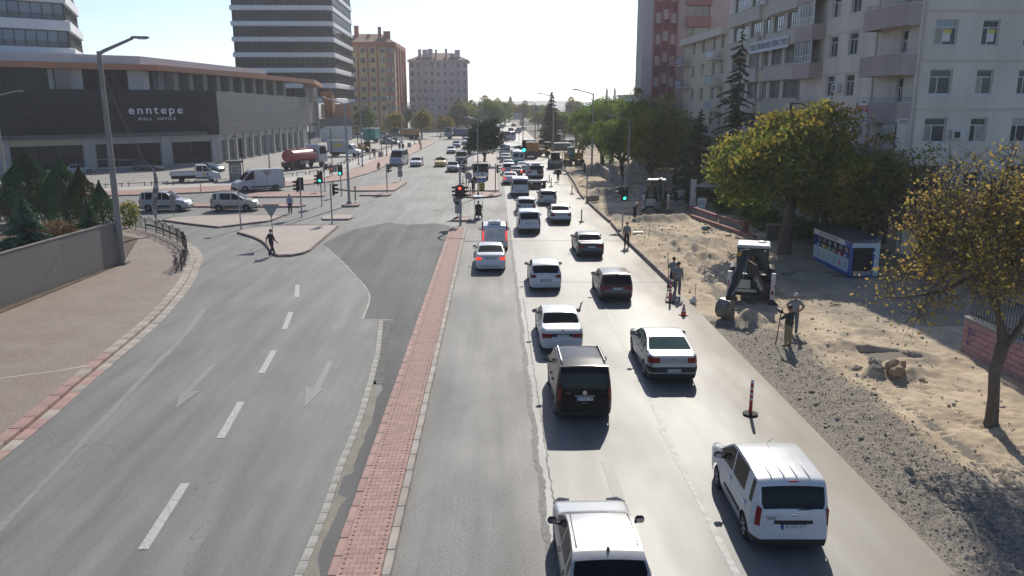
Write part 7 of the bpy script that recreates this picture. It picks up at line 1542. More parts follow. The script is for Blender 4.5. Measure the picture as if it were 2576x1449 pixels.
for p, q in walk([(-50, 91.6), (-46.1, 93.4), (-37.3, 98.1), (-32.5, 100.6)], 2.6)+walk([(-28.2, 106.6), (-26.1, 110.2), (-24.5, 113), (-24.2, 137), (-23.7, 162), (-22.6, 183)], 2.5):
    a = math.atan2(q[1]-p[1], q[0]-p[0]); t = thing('barrier_rail', 'low dark barrier rail on the edge of the car park', 'barrier', ((p[0]+q[0])/2, (p[1]+q[1])/2, .12), a, 'low barrier rails along the car park edge')
    MB().tube([(-1.05, 0, .42), (1.05, 0, .42)], .04, 6).build('bar', M_dsteel, t); MB().tube([(-.85, 0, 0), (-.85, 0, .5)], .05, 6).build('post', M_dsteel, t); MB().tube([(.85, 0, 0), (.85, 0, .5)], .05, 6).build('post', M_dsteel, t)
# --- right: pink block wall with bars, red topped wall, concrete wall, pillars
pw = thing('block_wall', 'pink painted block wall with blue SU graffiti at the right edge', 'wall'); M_pblk = mat('pink_block', (.42, .245, .235), .85, (.35, .205, .20), 2, rand=.10, speck=.08); M_mort = mat('pink_mortar', (.24, .16, .15), .9)
MB().box(18.86, 19.1, 18, 30.4, -.1, 1.36).build('core', M_mort, pw); bm_ = MB().bbox((0, 0, 0), (.06, .43, .212), .012).mesh('block', M_pblk); bh2 = MB().bbox((0, 0, 0), (.06, .20, .212), .012).mesh('block', M_pblk)
for rw in range(6):
    y = 30.4-(.0 if rw % 2 else .22)
    if rw % 2 == 0: ob('block', bh2, pw, (18.85, 30.29, .12+rw*.224))
    while y > 19: ob('block', bm_, pw, (18.85+random.uniform(-.004, .004), y-.22, .12+rw*.224)); y -= .44
MB().bbox((18.98, 24.2, 1.42), (.36, 12.6, .12), .03).build('coping', M_conc, pw); MB().box(18.85, 19.08, 30.4, 30.46, -.1, 1.36).build('end_face', M_pblk, pw)
M_blueink = mat('graffiti_blue', (.02, .03, .22), .6); text('graffiti', 'SU', M_blueink, pw, (18.812, 29.85, .95), (R(90), R(-8), R(-90)), .42, .001, bold=.006); text('graffiti', '↙', M_blueink, pw, (18.812, 29.95, .55), (R(90), 0, R(-90)), .4, .001, bold=.006)
fc = thing('bar_fence', 'dark vertical bar fence standing on the pink block wall', 'fence', (18.98, 0, 1.48))
for k in range(64): ob('bar', TXT.setdefault('barmesh', MB().tube([(0, 0, 0), (0, 0, 1.35)], .014, 5).mesh('bar', M_rail)), fc, (0, 30.3-k*.17, 0))
MB().box(-.02, .02, 19, 30.4, .15, .19).box(-.02, .02, 19, 30.4, 1.15, 1.19).build('rail', M_rail, fc)
rwll = thing('garden_wall', 'low grey garden wall with red painted coping behind the bare earth', 'wall'); M_rcop = mat('red_coping', (.26, .085, .07), .85, (.20, .075, .06), 2); M_gw = mat('rough_render', (.30, .27, .24), .9, (.22, .20, .18), 1.5, bump=.6)
for p, q, h in (((17.6, 70.8), (18.3, 65.2), .62), ((18.45, 64.8), (19.1, 60.0), .62), ((17.0, 68.5), (18.9, 57.0), .18)):
    F = Face(p, q); F = Face(q, p) if F.n.x > 0 else F; mb = MB(); F.box(mb, 0, F.w, -.1, h, -.2, 0); mb.build('wall_body', M_gw, rwll); mb = MB(); F.box(mb, -.02, F.w+.02, h, h+.14, -.26, .06); mb.build('coping', M_rcop, rwll)
MB().box(18.95, 19.35, 59.75, 60.1, -.1, .95).build('end_pillar', M_rcop, rwll)
cw = thing('concrete_wall', 'brown grey concrete wall behind the big tree trunk', 'wall'); MB().box(20.0, 27.5, 57.4, 57.65, -.1, 1.05).build('wall_body', mat('brown_render', (.17, .145, .115), .9, (.13, .11, .09), 1), cw); MB().box(19.93, 27.5, 57.34, 57.71, 1.05, 1.14).build('coping', M_conc, cw)
def pillar(lb, x, y, h, s=.55): t = thing('gate_pillar', lb, 'pillar', (x, y, 0)); MB().bbox((0, 0, h/2), (s, s, h), .02).build('shaft', M_stonew, t); MB().cbox((0, 0, h+.06), (s+.22, s+.22, .12)).cbox((0, 0, h+.2), (s+.1, s+.1, .18), taper=.3).build('cap', M_kerb, t)
pillar('pale stone gate pillar left of the far digger', 15.0, 81.5, 1.3); pillar('pale stone gate pillar right of the far digger', 18.6, 79, 1.1, .5); pillar('grey wall pillar under the green trees', 14.8, 101, 1.6, .6); pillar('grey wall pillar beside the lamp under the trees', 15.6, 94, 1.6, .6)
t = thing('stone_wall', 'grey rubble stone wall under the row of trees', 'wall'); MB().box(14.9, 15.2, 94.4, 118, -.1, 1.1).build('wall_body', M_gw, t); MB().box(14.84, 15.26, 94.4, 118, 1.1, 1.2).build('coping', M_conc, t)
t = thing('parasol', 'straw parasol in the garden behind the far digger', 'parasol', (20.3, 75.5, 0)); MB().tube([(0, 0, 0), (0, 0, 2.5)], .05, 6).build('pole', M_bark, t); MB().lathe([(1.25, 2.05), (1.2, 2.1), (.0, 2.65)], 12).build('canopy', mat('straw', (.40, .35, .27), .9, (.30, .26, .20), 4), t)
t = thing('notice_board', 'white lettered notice board leaning by the red topped wall', 'board', (18.7, 71.4, 0), R(-25)); MB().cbox((0, 0, .75), (.8, .04, 1.3), rx=R(-8)).build('panel', M_plate, t); MB().box(-.4, -.35, -.02, .3, 0, .9).box(.35, .4, -.02, .3, 0, .9).build('leg', M_dsteel, t); text('lettering', 'SATIŞ', M_ink, t, (0, -.1, 1.15), (R(82), 0, 0), .22, .003); text('lettering', 'OFİSİ', M_ink, t, (0, -.07, .9), (R(82), 0, 0), .22, .003)
t = thing('advertising_flag', 'tall white advertising flag beside the notice board', 'flag', (18.0, 73.0, 0)); MB().tube([(0, 0, 0), (0, 0, 3.0)], .025, 6).build('pole', M_galv, t); MB().box(.03, .55, -.01, .01, .4, 2.95).build('cloth', mat('flag_cloth', (.6, .58, .57), .7, (.45, .2, .2), 1.2, lo=.55, hi=.6), t)
# --- recycling kiosk
t = thing('recycling_kiosk', 'blue and white recycling kiosk with coloured bin flaps', 'kiosk', (20.35, 44.2, .04)); M_kblue = mat('kiosk_blue', (.02, .10, .36), .45); M_kw = mat('kiosk_white', (.50, .56, .60), .5, (.36, .50, .56), .8)
MB().box(0, 1.5, .1, 5.5, 0, .12).box(1.42, 1.5, .1, 5.5, .12, 1.95).box(0, 1.5, 5.42, 5.5, .12, 1.95).build('shell', M_kblue, t); MB().box(-.03, .03, .1, 5.5, .12, .22).box(-.03, .05, -.02, .32, .12, 1.95).box(1.2, 1.5, -.02, .1, .12, 1.95).build('frame', M_kblue, t)
MB().box(-.02, .03, .34, 5.42, .22, .98).build('picture_panel', M_kw, t); MB().box(-.06, .02, .9, 5.5, 1.68, 1.98).build('fascia', M_plate, t); MB().box(-.06, .02, .3, .9, 1.68, 1.98).build('fascia_end', M_kblue, t); MB().box(-.02, 1.55, -.06, .0, 1.72, 1.98).box(1.28, 1.55, -.06, .0, .1, 1.72).build('front_frame', M_kw, t)
MB().box(.1, 1.2, .05, .1, .12, 1.7).build('opening', mat('kiosk_dark', (.008, .01, .012), .8), t); MB().box(.12, 1.18, -.03, .05, .12, .35).build('sill', M_signback, t)  # dark sheet stands in for the shaded interior of the kiosk
mb = MB(); mb.add([(-.1, -.05, 1.99), (1.6, -.05, 1.99), (1.6, 5.55, 1.99), (-.1, 5.55, 1.99), (-.1, -.05, 2.05), (1.6, -.05, 2.25), (1.6, 5.55, 2.25), (-.1, 5.55, 2.05)], [(0, 3, 2, 1), (4, 5, 6, 7), (0, 1, 5, 4), (2, 3, 7, 6), (0, 4, 7, 3), (1, 2, 6, 5)]); mb.build('roof', mat('solar_grey', (.09, .10, .12), .35), t)
text('lettering', 'MOBİL ATIK GETİRME MERKEZİ', M_ink, t, (-.065, 3.2, 1.83), (R(90), 0, R(-90)), .19, .002)
for k, cc in enumerate(((.05, .10, .30), (.40, .05, .06), (.10, .08, .07), (.03, .25, .09), (.42, .26, .04), (.06, .12, .30))):
    y = .78+k*.78; fo = MB().bbox((.0, y, 1.12), (.1, .62, .26), .03).build('bin_flap', mat('flap_%d' % k, cc, .5), t); MB().bbox((.03, y, 1.45), (.06, .5, .3), .02).build('bin_mouth', mat('smoke_plastic', (.10, .12, .15), .3), t); MB().box(-.056, -.052, y-.12, y+.12, 1.06, 1.16).build('flap_label', M_plate, fo)
    MB().box(-.026, -.022, y-.2, y+.08, .42, .78).build('picture', mat('pic_%d' % k, tuple(min(.6, v*1.6+.05) for v in cc), .6, (.5, .5, .45), 6, lo=.45, hi=.55), t)
# ------------------------------------------------------------------ trucks and machines
WH = {}
def wheel(t, x, y, r, w, rim=None, z=None):
    key = (r, w, (rim or M_rim).name)
    if key not in WH:
        tm = MB().lathe([(r*.55, -w/2), (r*.9, -w/2), (r, -w*.36), (r, w*.36), (r*.9, w/2), (r*.55, w/2)], 22, axis='X'); 
        WH[key] = (tm.mesh('wheel', M_tyre, 40), MB().lathe([(0, -w*.2), (r*.2, -w*.28), (r*.45, -w*.2), (r*.56, -w*.46), (r*.56, w*.46), (r*.45, w*.2), (r*.2, w*.28), (0, w*.2)], 16, axis='X').mesh('rim', rim or M_rim, 40))
    o = ob('wheel', WH[key][0], t, (x, y, z if z is not None else r)); ob('rim', WH[key][1], o); return o
def part(t, name, mb, m, sm=None): return mb.build(name, m, t, sm)
def cab(t, W, y0, y1, z0, z1, m, slope=.25, zb=None, hood=None, name='cab'):
    """cab looking to +y with sloped windscreen, glazed on three sides"""
    zb = zb or z0+(z1-z0)*.48; b_ = MB(); pr = [(y0, z0), (y1, z0), (y1, zb), (y1-slope, z1-.06), (y1-slope-.08, z1), (y0+.06, z1), (y0, z1-.06)]
    n = len(pr)
    for sx in (-1, 1):
        b_.add([(sx*W/2*(1 if z <= zb else .95), y, z) for y, z in pr], [tuple(range(n)) if sx < 0 else tuple(range(n-1, -1, -1))])
    b_.add([(-W/2*(1 if z <= zb else .95), y, z) for y, z in pr]+[(W/2*(1 if z <= zb else .95), y, z) for y, z in pr], [(i, i+n, (i+1) % n+n, (i+1) % n) for i in range(n)])
    part(t, name, b_, m, 30)
    e = .012; g = MB(); hw = W/2*.86; zs = z1-.16; ys = y1-slope*(zs-zb)/(z1-.06-zb)
    g.quad((-hw, y1+e-.02, zb+.06), (hw, y1+e-.02, zb+.06), (hw*.97, ys+e, zs), (-hw*.97, ys+e, zs)); g.f = [f[::-1] for f in g.f]; part(t, 'windshield', g, M_glass)
    for sx in (-1, 1):
        g = MB(); x = sx*(W/2*.975+e); q = [(x, y0+.2, zb+.08), (x, y1-.12, zb+.08), (x*.985, y1-slope-.1, zs), (x*.985, y0+.2, zs)]; g.quad(*(q if sx > 0 else q[::-1])); part(t, 'side_window', g, M_glass)
        part(t, 'mirror', MB().bbox((sx*(W/2+.16), y1-.2, zb+.35), (.14, .12, .34), .03).tube([(sx*W/2*.95, y1-.2, zb+.25), (sx*(W/2+.12), y1-.2, zb+.3)], .02, 5), M_black)
# red tanker truck, seen from behind and turned a little to the right
t = thing('tanker_truck', 'red water tanker truck with white cab parked before the shops', 'truck', (-30.3, 119.2, .11), R(-24))
mb = MB(); n = 28; sec = [(1.22*math.cos(a), 1.95+.95*math.sin(a)) for a in np.linspace(0, 2*math.pi, n, endpoint=False)]
ys_ = [(-.06, .8), (.0, .985), (.1, 1.0), (5.3, 1.0), (5.42, .97), (5.5, .8)]
for y, s_ in ys_: mb.v += [(x*s_, y, 1.95+(z-1.95)*s_) for x, z in sec]
mb.f = [(i*n+j, (i+1)*n+j, (i+1)*n+(j+1) % n, i*n+(j+1) % n) for i in range(len(ys_)-1) for j in range(n)]+[tuple(range(n)), tuple(range(len(ys_)*n-1, (len(ys_)-1)*n-1, -1))]; mb.m = [0]*len(mb.f); part(t, 'tank', mb, P_red, 40)
part(t, 'walkway', MB().box(-.45, .45, .2, 5.2, 2.86, 2.93).tube([(-.45, .3, 2.93), (-.45, .3, 3.15), (-.45, 5, 3.15), (-.45, 5, 2.93)], .025, 5).tube([(.45, .3, 2.93), (.45, .3, 3.15), (.45, 5, 3.15), (.45, 5, 2.93)], .025, 5), P_red); part(t, 'hatch', MB().lathe([(.3, 2.93), (.3, 3.1), (0, 3.12)], 14, (0, 2.4, 0)), M_steel)
part(t, 'chassis', MB().box(-.45, .45, -.1, 8.0, .7, .98), M_dsteel); part(t, 'rear_bar', MB().box(-1.2, 1.2, -.22, -.1, .42, 1.05), M_black)
for sx in (-1, 1):
    part(t, 'taillight', MB().box(sx*.95-.2, sx*.95+.2, -.26, -.2, .9, 1.02), M_amber); part(t, 'reflector', MB().box(sx*.95-.22, sx*.95+.22, -.26, -.2, .45, .54), M_amber); part(t, 'side_box', MB().box(sx*1.2-.04, sx*1.2+.04, 1.2, 3.2, .75, 1.25), M_galv); part(t, 'mudguard', MB().bbox((sx*1.05, 1.0, 1.12), (.5, 2.6, .08), .03), M_black)
    for y in (.6, 1.95, 6.6): wheel(t, sx*1.0, y, .5, .5 if y < 3 else .32, M_steel)
cab(t, 2.45, 5.8, 7.9, .75, 3.25, P_white, .25); part(t, 'roof_visor', MB().bbox((0, 6.5, 3.35), (2.3, 1.3, .2), .06), P_white)
part(t, 'hose', MB().tube([(1.3, 6.2, .9), (1.7, 6.4, .7), (2.3, 6.0, .25), (2.9, 5.6, .15)], .09, 8), M_black)
# white dropside pickup truck
B = None
t = thing('dropside_truck', 'white double cab dropside truck with warning boards in the car park', 'truck', (-40.35, 100.6, .11), R(-69.5)); L_ = 5.9
part(t, 'bed', MB().box(-1.0, 1.0, -.0, 2.75, .85, .95), M_dsteel)
for (x0, x1, y0, y1) in ((-1.03, -.99, 0, 2.75), (.99, 1.03, 0, 2.75), (-1.03, 1.03, -.04, 0), (-1.03, 1.03, 2.75, 2.79)): part(t, 'drop_side', MB().box(x0, x1, y0, y1, .86, 1.3), P_vwhite)
part(t, 'headboard', MB().box(-1.0, 1.0, 2.8, 2.86, .9, 2.0), M_dsteel)
pr = [(2.95, .35), (5.75, .35), (5.85, .75), (5.7, 1.02), (5.0, 1.25), (4.25, 2.0), (4.0, 2.12), (3.1, 2.12), (2.95, 2.0)]
cbm = MB(); n = len(pr)
for sx in (-1, 1): cbm.add([(sx*(1.0 if z < 1.3 else .86), y, z) for y, z in pr], [tuple(range(n)) if sx < 0 else tuple(range(n-1, -1, -1))])
cbm.add([(-(1.0 if z < 1.3 else .86), y, z) for y, z in pr]+[((1.0 if z < 1.3 else .86), y, z) for y, z in pr], [(i, i+n, (i+1) % n+n, (i+1) % n) for i in range(n)]); part(t, 'cab', cbm, P_vwhite, 30)
part(t, 'windshield', MB().quad((-.85, 4.96, 1.32), (.85, 4.96, 1.32), (.78, 4.31, 1.97), (-.78, 4.31, 1.97)), M_glass)
for sx in (-1, 1):
    for (ya, yb, yc) in ((3.1, 3.75, 3.75), (3.85, 4.75, 4.2)):
        g = MB(); q = [(sx*.98, ya, 1.35), (sx*.98, yb, 1.35), (sx*.885, yc, 1.97), (sx*.885, ya, 1.97)]; g.quad(*(q if sx > 0 else q[::-1])); part(t, 'side_window', g, M_glass)
    part(t, 'warning_board', MB().box(sx*1.004-.004, sx*1.004+.004, 3.75, 4.05, .85, 1.15), mat('board_yellow', (.6, .42, .03), .5)); tr_ = MB(); tr_.add([(sx*1.012, 4.15, .83), (sx*1.012, 4.5, .83), (sx*1.012, 4.325, 1.15)], [(0, 1, 2) if sx > 0 else (2, 1, 0)]); part(t, 'warning_triangle', tr_, M_red)
    part(t, 'headlight', MB().bbox((sx*.78, 5.74, .95), (.3, .14, .22), .04), M_head); part(t, 'mirror', MB().bbox((sx*1.12, 4.6, 1.45), (.18, .1, .28), .03), M_black); part(t, 'side_moulding', MB().box(sx*1.0-.015, sx*1.0+.015, 3.0, 4.7, .45, .62), M_black)
    wheel(t, sx*.86, 1.3, .34, .24); wheel(t, sx*.86, 4.75, .34, .24)
part(t, 'chassis', MB().box(-.4, .4, .1, 5.5, .4, .84), M_dsteel); part(t, 'front_bumper', MB().bbox((0, 5.82, .5), (1.9, .16, .3), .05), M_black); part(t, 'cone', MB().lathe([(.14, .96), (.02, 1.4), (0, 1.4)], 10, (.3, 1.6, 0)), M_red)
# white box truck
t = thing('box_truck', 'grey white box truck with yellow lettering in the car park', 'truck', (-30.6, 150.6, .11), R(-101)); part(t, 'box', MB().bbox((0, 1.7, 1.85), (2.1, 3.5, 2.1), .03), mat('box_grey', (.42, .42, .43), .5)); part(t, 'roof_edge', MB().box(-1.07, 1.07, -.07, 3.47, 2.9, 2.97), P_white)
for sx in (-1, 1): part(t, 'yellow_board', MB().box(sx*1.06-.005, sx*1.06+.005, 1.4, 2.9, 1.75, 2.35), mat('yellow_band', (.58, .52, .05), .5)); text('lettering', 'FRİGO', mat('ink_green', (.03, .16, .06), .6), t, (sx*1.068, 2.15, 2.05), (R(90), 0, sx*R(90)), .42, .002); part(t, 'box_rib', MB().box(sx*1.06-.01, sx*1.06+.01, 1.0, 1.06, .85, 2.85), M_galv)
pr2 = [(3.6, .4), (6.0, .4), (6.1, .8), (5.95, 1.05), (5.3, 1.3), (4.6, 2.15), (4.35, 2.28), (3.7, 2.28), (3.6, 2.2)]; cbm = MB(); n = len(pr2)
for sx in (-1, 1): cbm.add([(sx*(1.0 if z < 1.35 else .86), y, z) for y, z in pr2], [tuple(range(n)) if sx < 0 else tuple(range(n-1, -1, -1))])
cbm.add([(-(1.0 if z < 1.35 else .86), y, z) for y, z in pr2]+[((1.0 if z < 1.35 else .86), y, z) for y, z in pr2], [(i, i+n, (i+1) % n+n, (i+1) % n) for i in range(n)]); part(t, 'cab', cbm, P_white, 30); part(t, 'windshield', MB().quad((-.85, 5.27, 1.38), (.85, 5.27, 1.38), (.78, 4.67, 2.1), (-.78, 4.67, 2.1)), M_glass)
for sx in (-1, 1): g = MB(); q = [(sx*.985, 4.0, 1.4), (sx*.985, 5.05, 1.4), (sx*.885, 4.55, 2.1), (sx*.885, 4.0, 2.1)]; g.quad(*(q if sx > 0 else q[::-1])); part(t, 'side_window', g, M_glass); wheel(t, sx*.88, 1.2, .36, .26); wheel(t, sx*.88, 5.15, .36, .26); part(t, 'mirror', MB().bbox((sx*1.12, 4.95, 1.55), (.2, .1, .32), .03), M_black)
part(t, 'chassis', MB().box(-.4, .4, .1, 5.8, .42, .82), M_dsteel); part(t, 'front_bumper', MB().bbox((0, 6.08, .55), (1.95, .16, .34), .05), M_black)
# teal trailer cabin
t = thing('site_cabin', 'teal trailer cabin with pale roof rim in the car park', 'trailer', (-30.8, 200, .11), R(-8)); part(t, 'body', MB().bbox((0, 2.2, 2.0), (3.2, 4.6, 2.7), .05), P_teal); part(t, 'roof_rim', MB().bbox((0, 2.2, 3.42), (3.3, 4.7, .26), .05), P_ltgrey); part(t, 'drawbar', MB().box(-.2, .2, -1.6, 0, .55, .7).box(1.4, 2.4, -1.2, -.2, .3, 1.2), M_dsteel)
for sx in (-1, 1): wheel(t, sx*1.3, 2.0, .45, .3)
part(t, 'door', MB().box(.5, 1.2, -.13, -.1, .75, 2.6), mat('cabin_door', (.04, .36, .34), .5))
# compact skid loaders
def skid(label, loc, rz, m, up=False, s=1.0, name='skid_loader'):
    t = thing(name, label, 'loader', loc, rz); t.scale = (s, s, s)
    part(t, 'body', MB().bbox((0, -.5, .75), (1.3, 1.7, .7), .08), m); part(t, 'cab_frame', MB().tube([(-.55, -.2, 1.1), (-.55, -.1, 2.05), (-.55, .9, 2.05), (-.55, 1.0, 1.0)], .045, 6).tube([(.55, -.2, 1.1), (.55, -.1, 2.05), (.55, .9, 2.05), (.55, 1.0, 1.0)], .045, 6).box(-.6, .6, -.15, .95, 2.03, 2.12), M_black); part(t, 'cab_glass', MB().box(-.5, .5, -.05, .85, 1.1, 2.0), M_glass)
    for sx in (-1, 1):
        part(t, 'lift_arm', MB().tube([(sx*.75, -1.1, 1.45), (sx*.75, .4, 1.25 if not up else 1.6), (sx*.75, 1.25, .5)], [.1, .1, .08], 6), m); part(t, 'rear_tower', MB().box(sx*.75-.1, sx*.75+.1, -1.35, -.9, .6, 1.55), m)
        for y in (-.85, .35): wheel(t, sx*.8, y, .4, .3, m)
    bk = MB(); bp_ = [(1.2, .12), (2.0, .05), (2.05, .1), (1.35, .2), (1.3, .65), (1.22, .65)]; n = len(bp_)
    bk.add([(-.85, y, z) for y, z in bp_]+[(.85, y, z) for y, z in bp_], [(i, i+n, (i+1) % n+n, (i+1) % n) for i in range(n)]); bk.box(-.87, -.83, 1.22, 1.95, .1, .6).box(.83, .87, 1.22, 1.95, .1, .6); part(t, 'bucket', bk, M_dsteel); return t
skid('small brown skid loader parked by the teal trailer cabin', (-25.8, 162, .11), R(-75), P_yell, s=1.05); skid('yellow skid loader with raised arm beside the orange dump truck', (9.5, 150.3, 0), R(-95), P_yell, True, 1.25)
skid('white compact loader with its bucket towards us by the kerb gang', (9.3, 123.2, 0), R(178), P_vwhite, s=1.15)
# dump trucks
def dump(label, loc, rz, m, body=P_orange, name='dump_truck'):
    t = thing(name, label, 'truck', loc, rz); bb = MB(); bb.add([(-1.15, 0, 1.35), (1.15, 0, 1.35), (1.15, 5.0, 1.35), (-1.15, 5.0, 1.35), (-1.25, -.1, 2.75), (1.25, -.1, 2.75), (1.25, 5.1, 2.75), (-1.25, 5.1, 2.75)], [(0, 1, 5, 4), (1, 2, 6, 5), (2, 3, 7, 6), (3, 0, 4, 7), (0, 3, 2, 1)]); part(t, 'tipper_body', bb, body)
    for y in (.6, 1.8, 3.0, 4.2):
        for sx in (-1, 1): part(t, 'body_rib', MB().box(sx*1.2-.06, sx*1.2+.06, y, y+.12, 1.4, 2.72), body)
    part(t, 'rim_bar', MB().box(-1.3, 1.3, -.16, -.04, 2.68, 2.82).box(-1.32, -1.2, -.1, 5.1, 2.7, 2.8).box(1.2, 1.32, -.1, 5.1, 2.7, 2.8), body); part(t, 'load', MB().ell((0, 2.6, 2.5), (1.05, 2.3, .55), 14, 8), M_dust); part(t, 'chassis', MB().box(-.45, .45, 0, 7.2, .7, 1.3), M_dsteel); part(t, 'rear_bar', MB().box(-1.1, 1.1, -.1, 0, .45, 1.1), M_black)
    for sx in (-1, 1):
        part(t, 'taillight', MB().box(sx*.9-.16, sx*.9+.16, -.13, -.1, .8, .95), M_tail)
        for y in (.9, 2.2, 6.2): wheel(t, sx*.95, y, .5, .5 if y < 3 else .32, M_steel)
    cab(t, 2.4, 5.4, 7.3, .8, 3.1, m, .2); return t
dump('orange dump truck with a grey cab standing in the right lane', (6.6, 144.0, .01), 0, P_ltgrey); dump('orange tipper truck crossing far left in front of the trees', (-20.5, 222, 0), R(90), P_grey); dump('blue truck crossing behind the far left carriageway', (-6.2, 224, 0), R(90), P_blue, P_blue)
# tow truck with a rescue vehicle on its bed
t = thing('tow_truck', 'white flatbed tow truck with an empty rear deck', 'truck', (4.95, 92.6, .01), R(0)); part(t, 'deck', MB().box(-1.15, 1.15, -.1, 6.4, .88, .98), mat('deck_pale', (.5, .5, .49), .5)); part(t, 'deck_side', MB().box(-1.18, -1.12, -.1, 6.4, .8, 1.06).box(1.12, 1.18, -.1, 6.4, .8, 1.06).box(-1.18, 1.18, -.14, -.08, .78, 1.0), P_white); part(t, 'chassis', MB().box(-.45, .45, .3, 8.4, .5, .86), M_dsteel)
for sx in (-1, 1):
    part(t, 'taillight', MB().box(sx*.85-.22, sx*.85+.22, -.17, -.14, .83, .95), M_tail)
    for y in (1.5, 7.4): wheel(t, sx*.92, y, .4, .34)
cab(t, 2.1, 6.6, 8.5, .7, 2.5, P_white, .3)
t = car('rescue_vehicle', 'grey off-road vehicle with red stripes and spare wheel carried on the tow truck', 'suv', (4.95, 95.0, .98), 0, P_ltgrey, 'car', 'mid'); part(t, 'spare_wheel', MB().lathe([(0, -.16), (.2, -.17), (.34, -.14), (.34, 0), (0, 0)], 18, (.42, -.02, .85), 'Y'), M_tyre, 40); part(t, 'red_stripe', MB().box(-.88, .88, -.06, -.02, 1.02, 1.08), M_red); part(t, 'light_bar', MB().bbox((0, .7, 1.7), (1.2, .2, .12), .03), M_red)
# utility truck parked on the far median
t = thing('utility_truck', 'white utility truck with open dark load bed parked on the far median', 'truck', (-1.75, 101.6, .14), 0); part(t, 'tailboard', MB().bbox((0, 0, .78), (1.95, .1, .55), .03), P_white); part(t, 'bed', MB().box(-.98, .98, 0, 2.6, .7, .8).box(-1.0, -.94, 0, 2.6, .8, 1.15).box(.94, 1.0, 0, 2.6, .8, 1.15), P_white); part(t, 'load', MB().bbox((.35, 1.0, 1.2), (1.1, 1.0, .75), .05).bbox((-.5, .8, 1.05), (.7, .9, .45), .04), M_black); cab(t, 1.95, 2.8, 5.0, .5, 2.1, P_black, .5); part(t, 'rear_glass', MB().box(-.75, .75, 2.76, 2.79, 1.4, 1.95), M_glass)
part(t, 'canopy_frame', MB().tube([(-.95, .1, .9), (-.95, .1, 2.1), (.95, .1, 2.1), (.95, .1, .9)], .05, 6).box(-1.0, 1.0, .05, 2.7, 2.08, 2.14), M_black); part(t, 'badge', MB().lathe([(0, 0), (.12, 0), (.12, .02), (0, .02)], 14, (.2, -.07, .8), 'Y'), M_black)
for sx in (-1, 1):
    part(t, 'taillight', MB().box(sx*.85-.1, sx*.85+.1, -.07, -.05, .95, 1.05), M_tail)
    for y in (.9, 4.0): wheel(t, sx*.82, y, .36, .26)
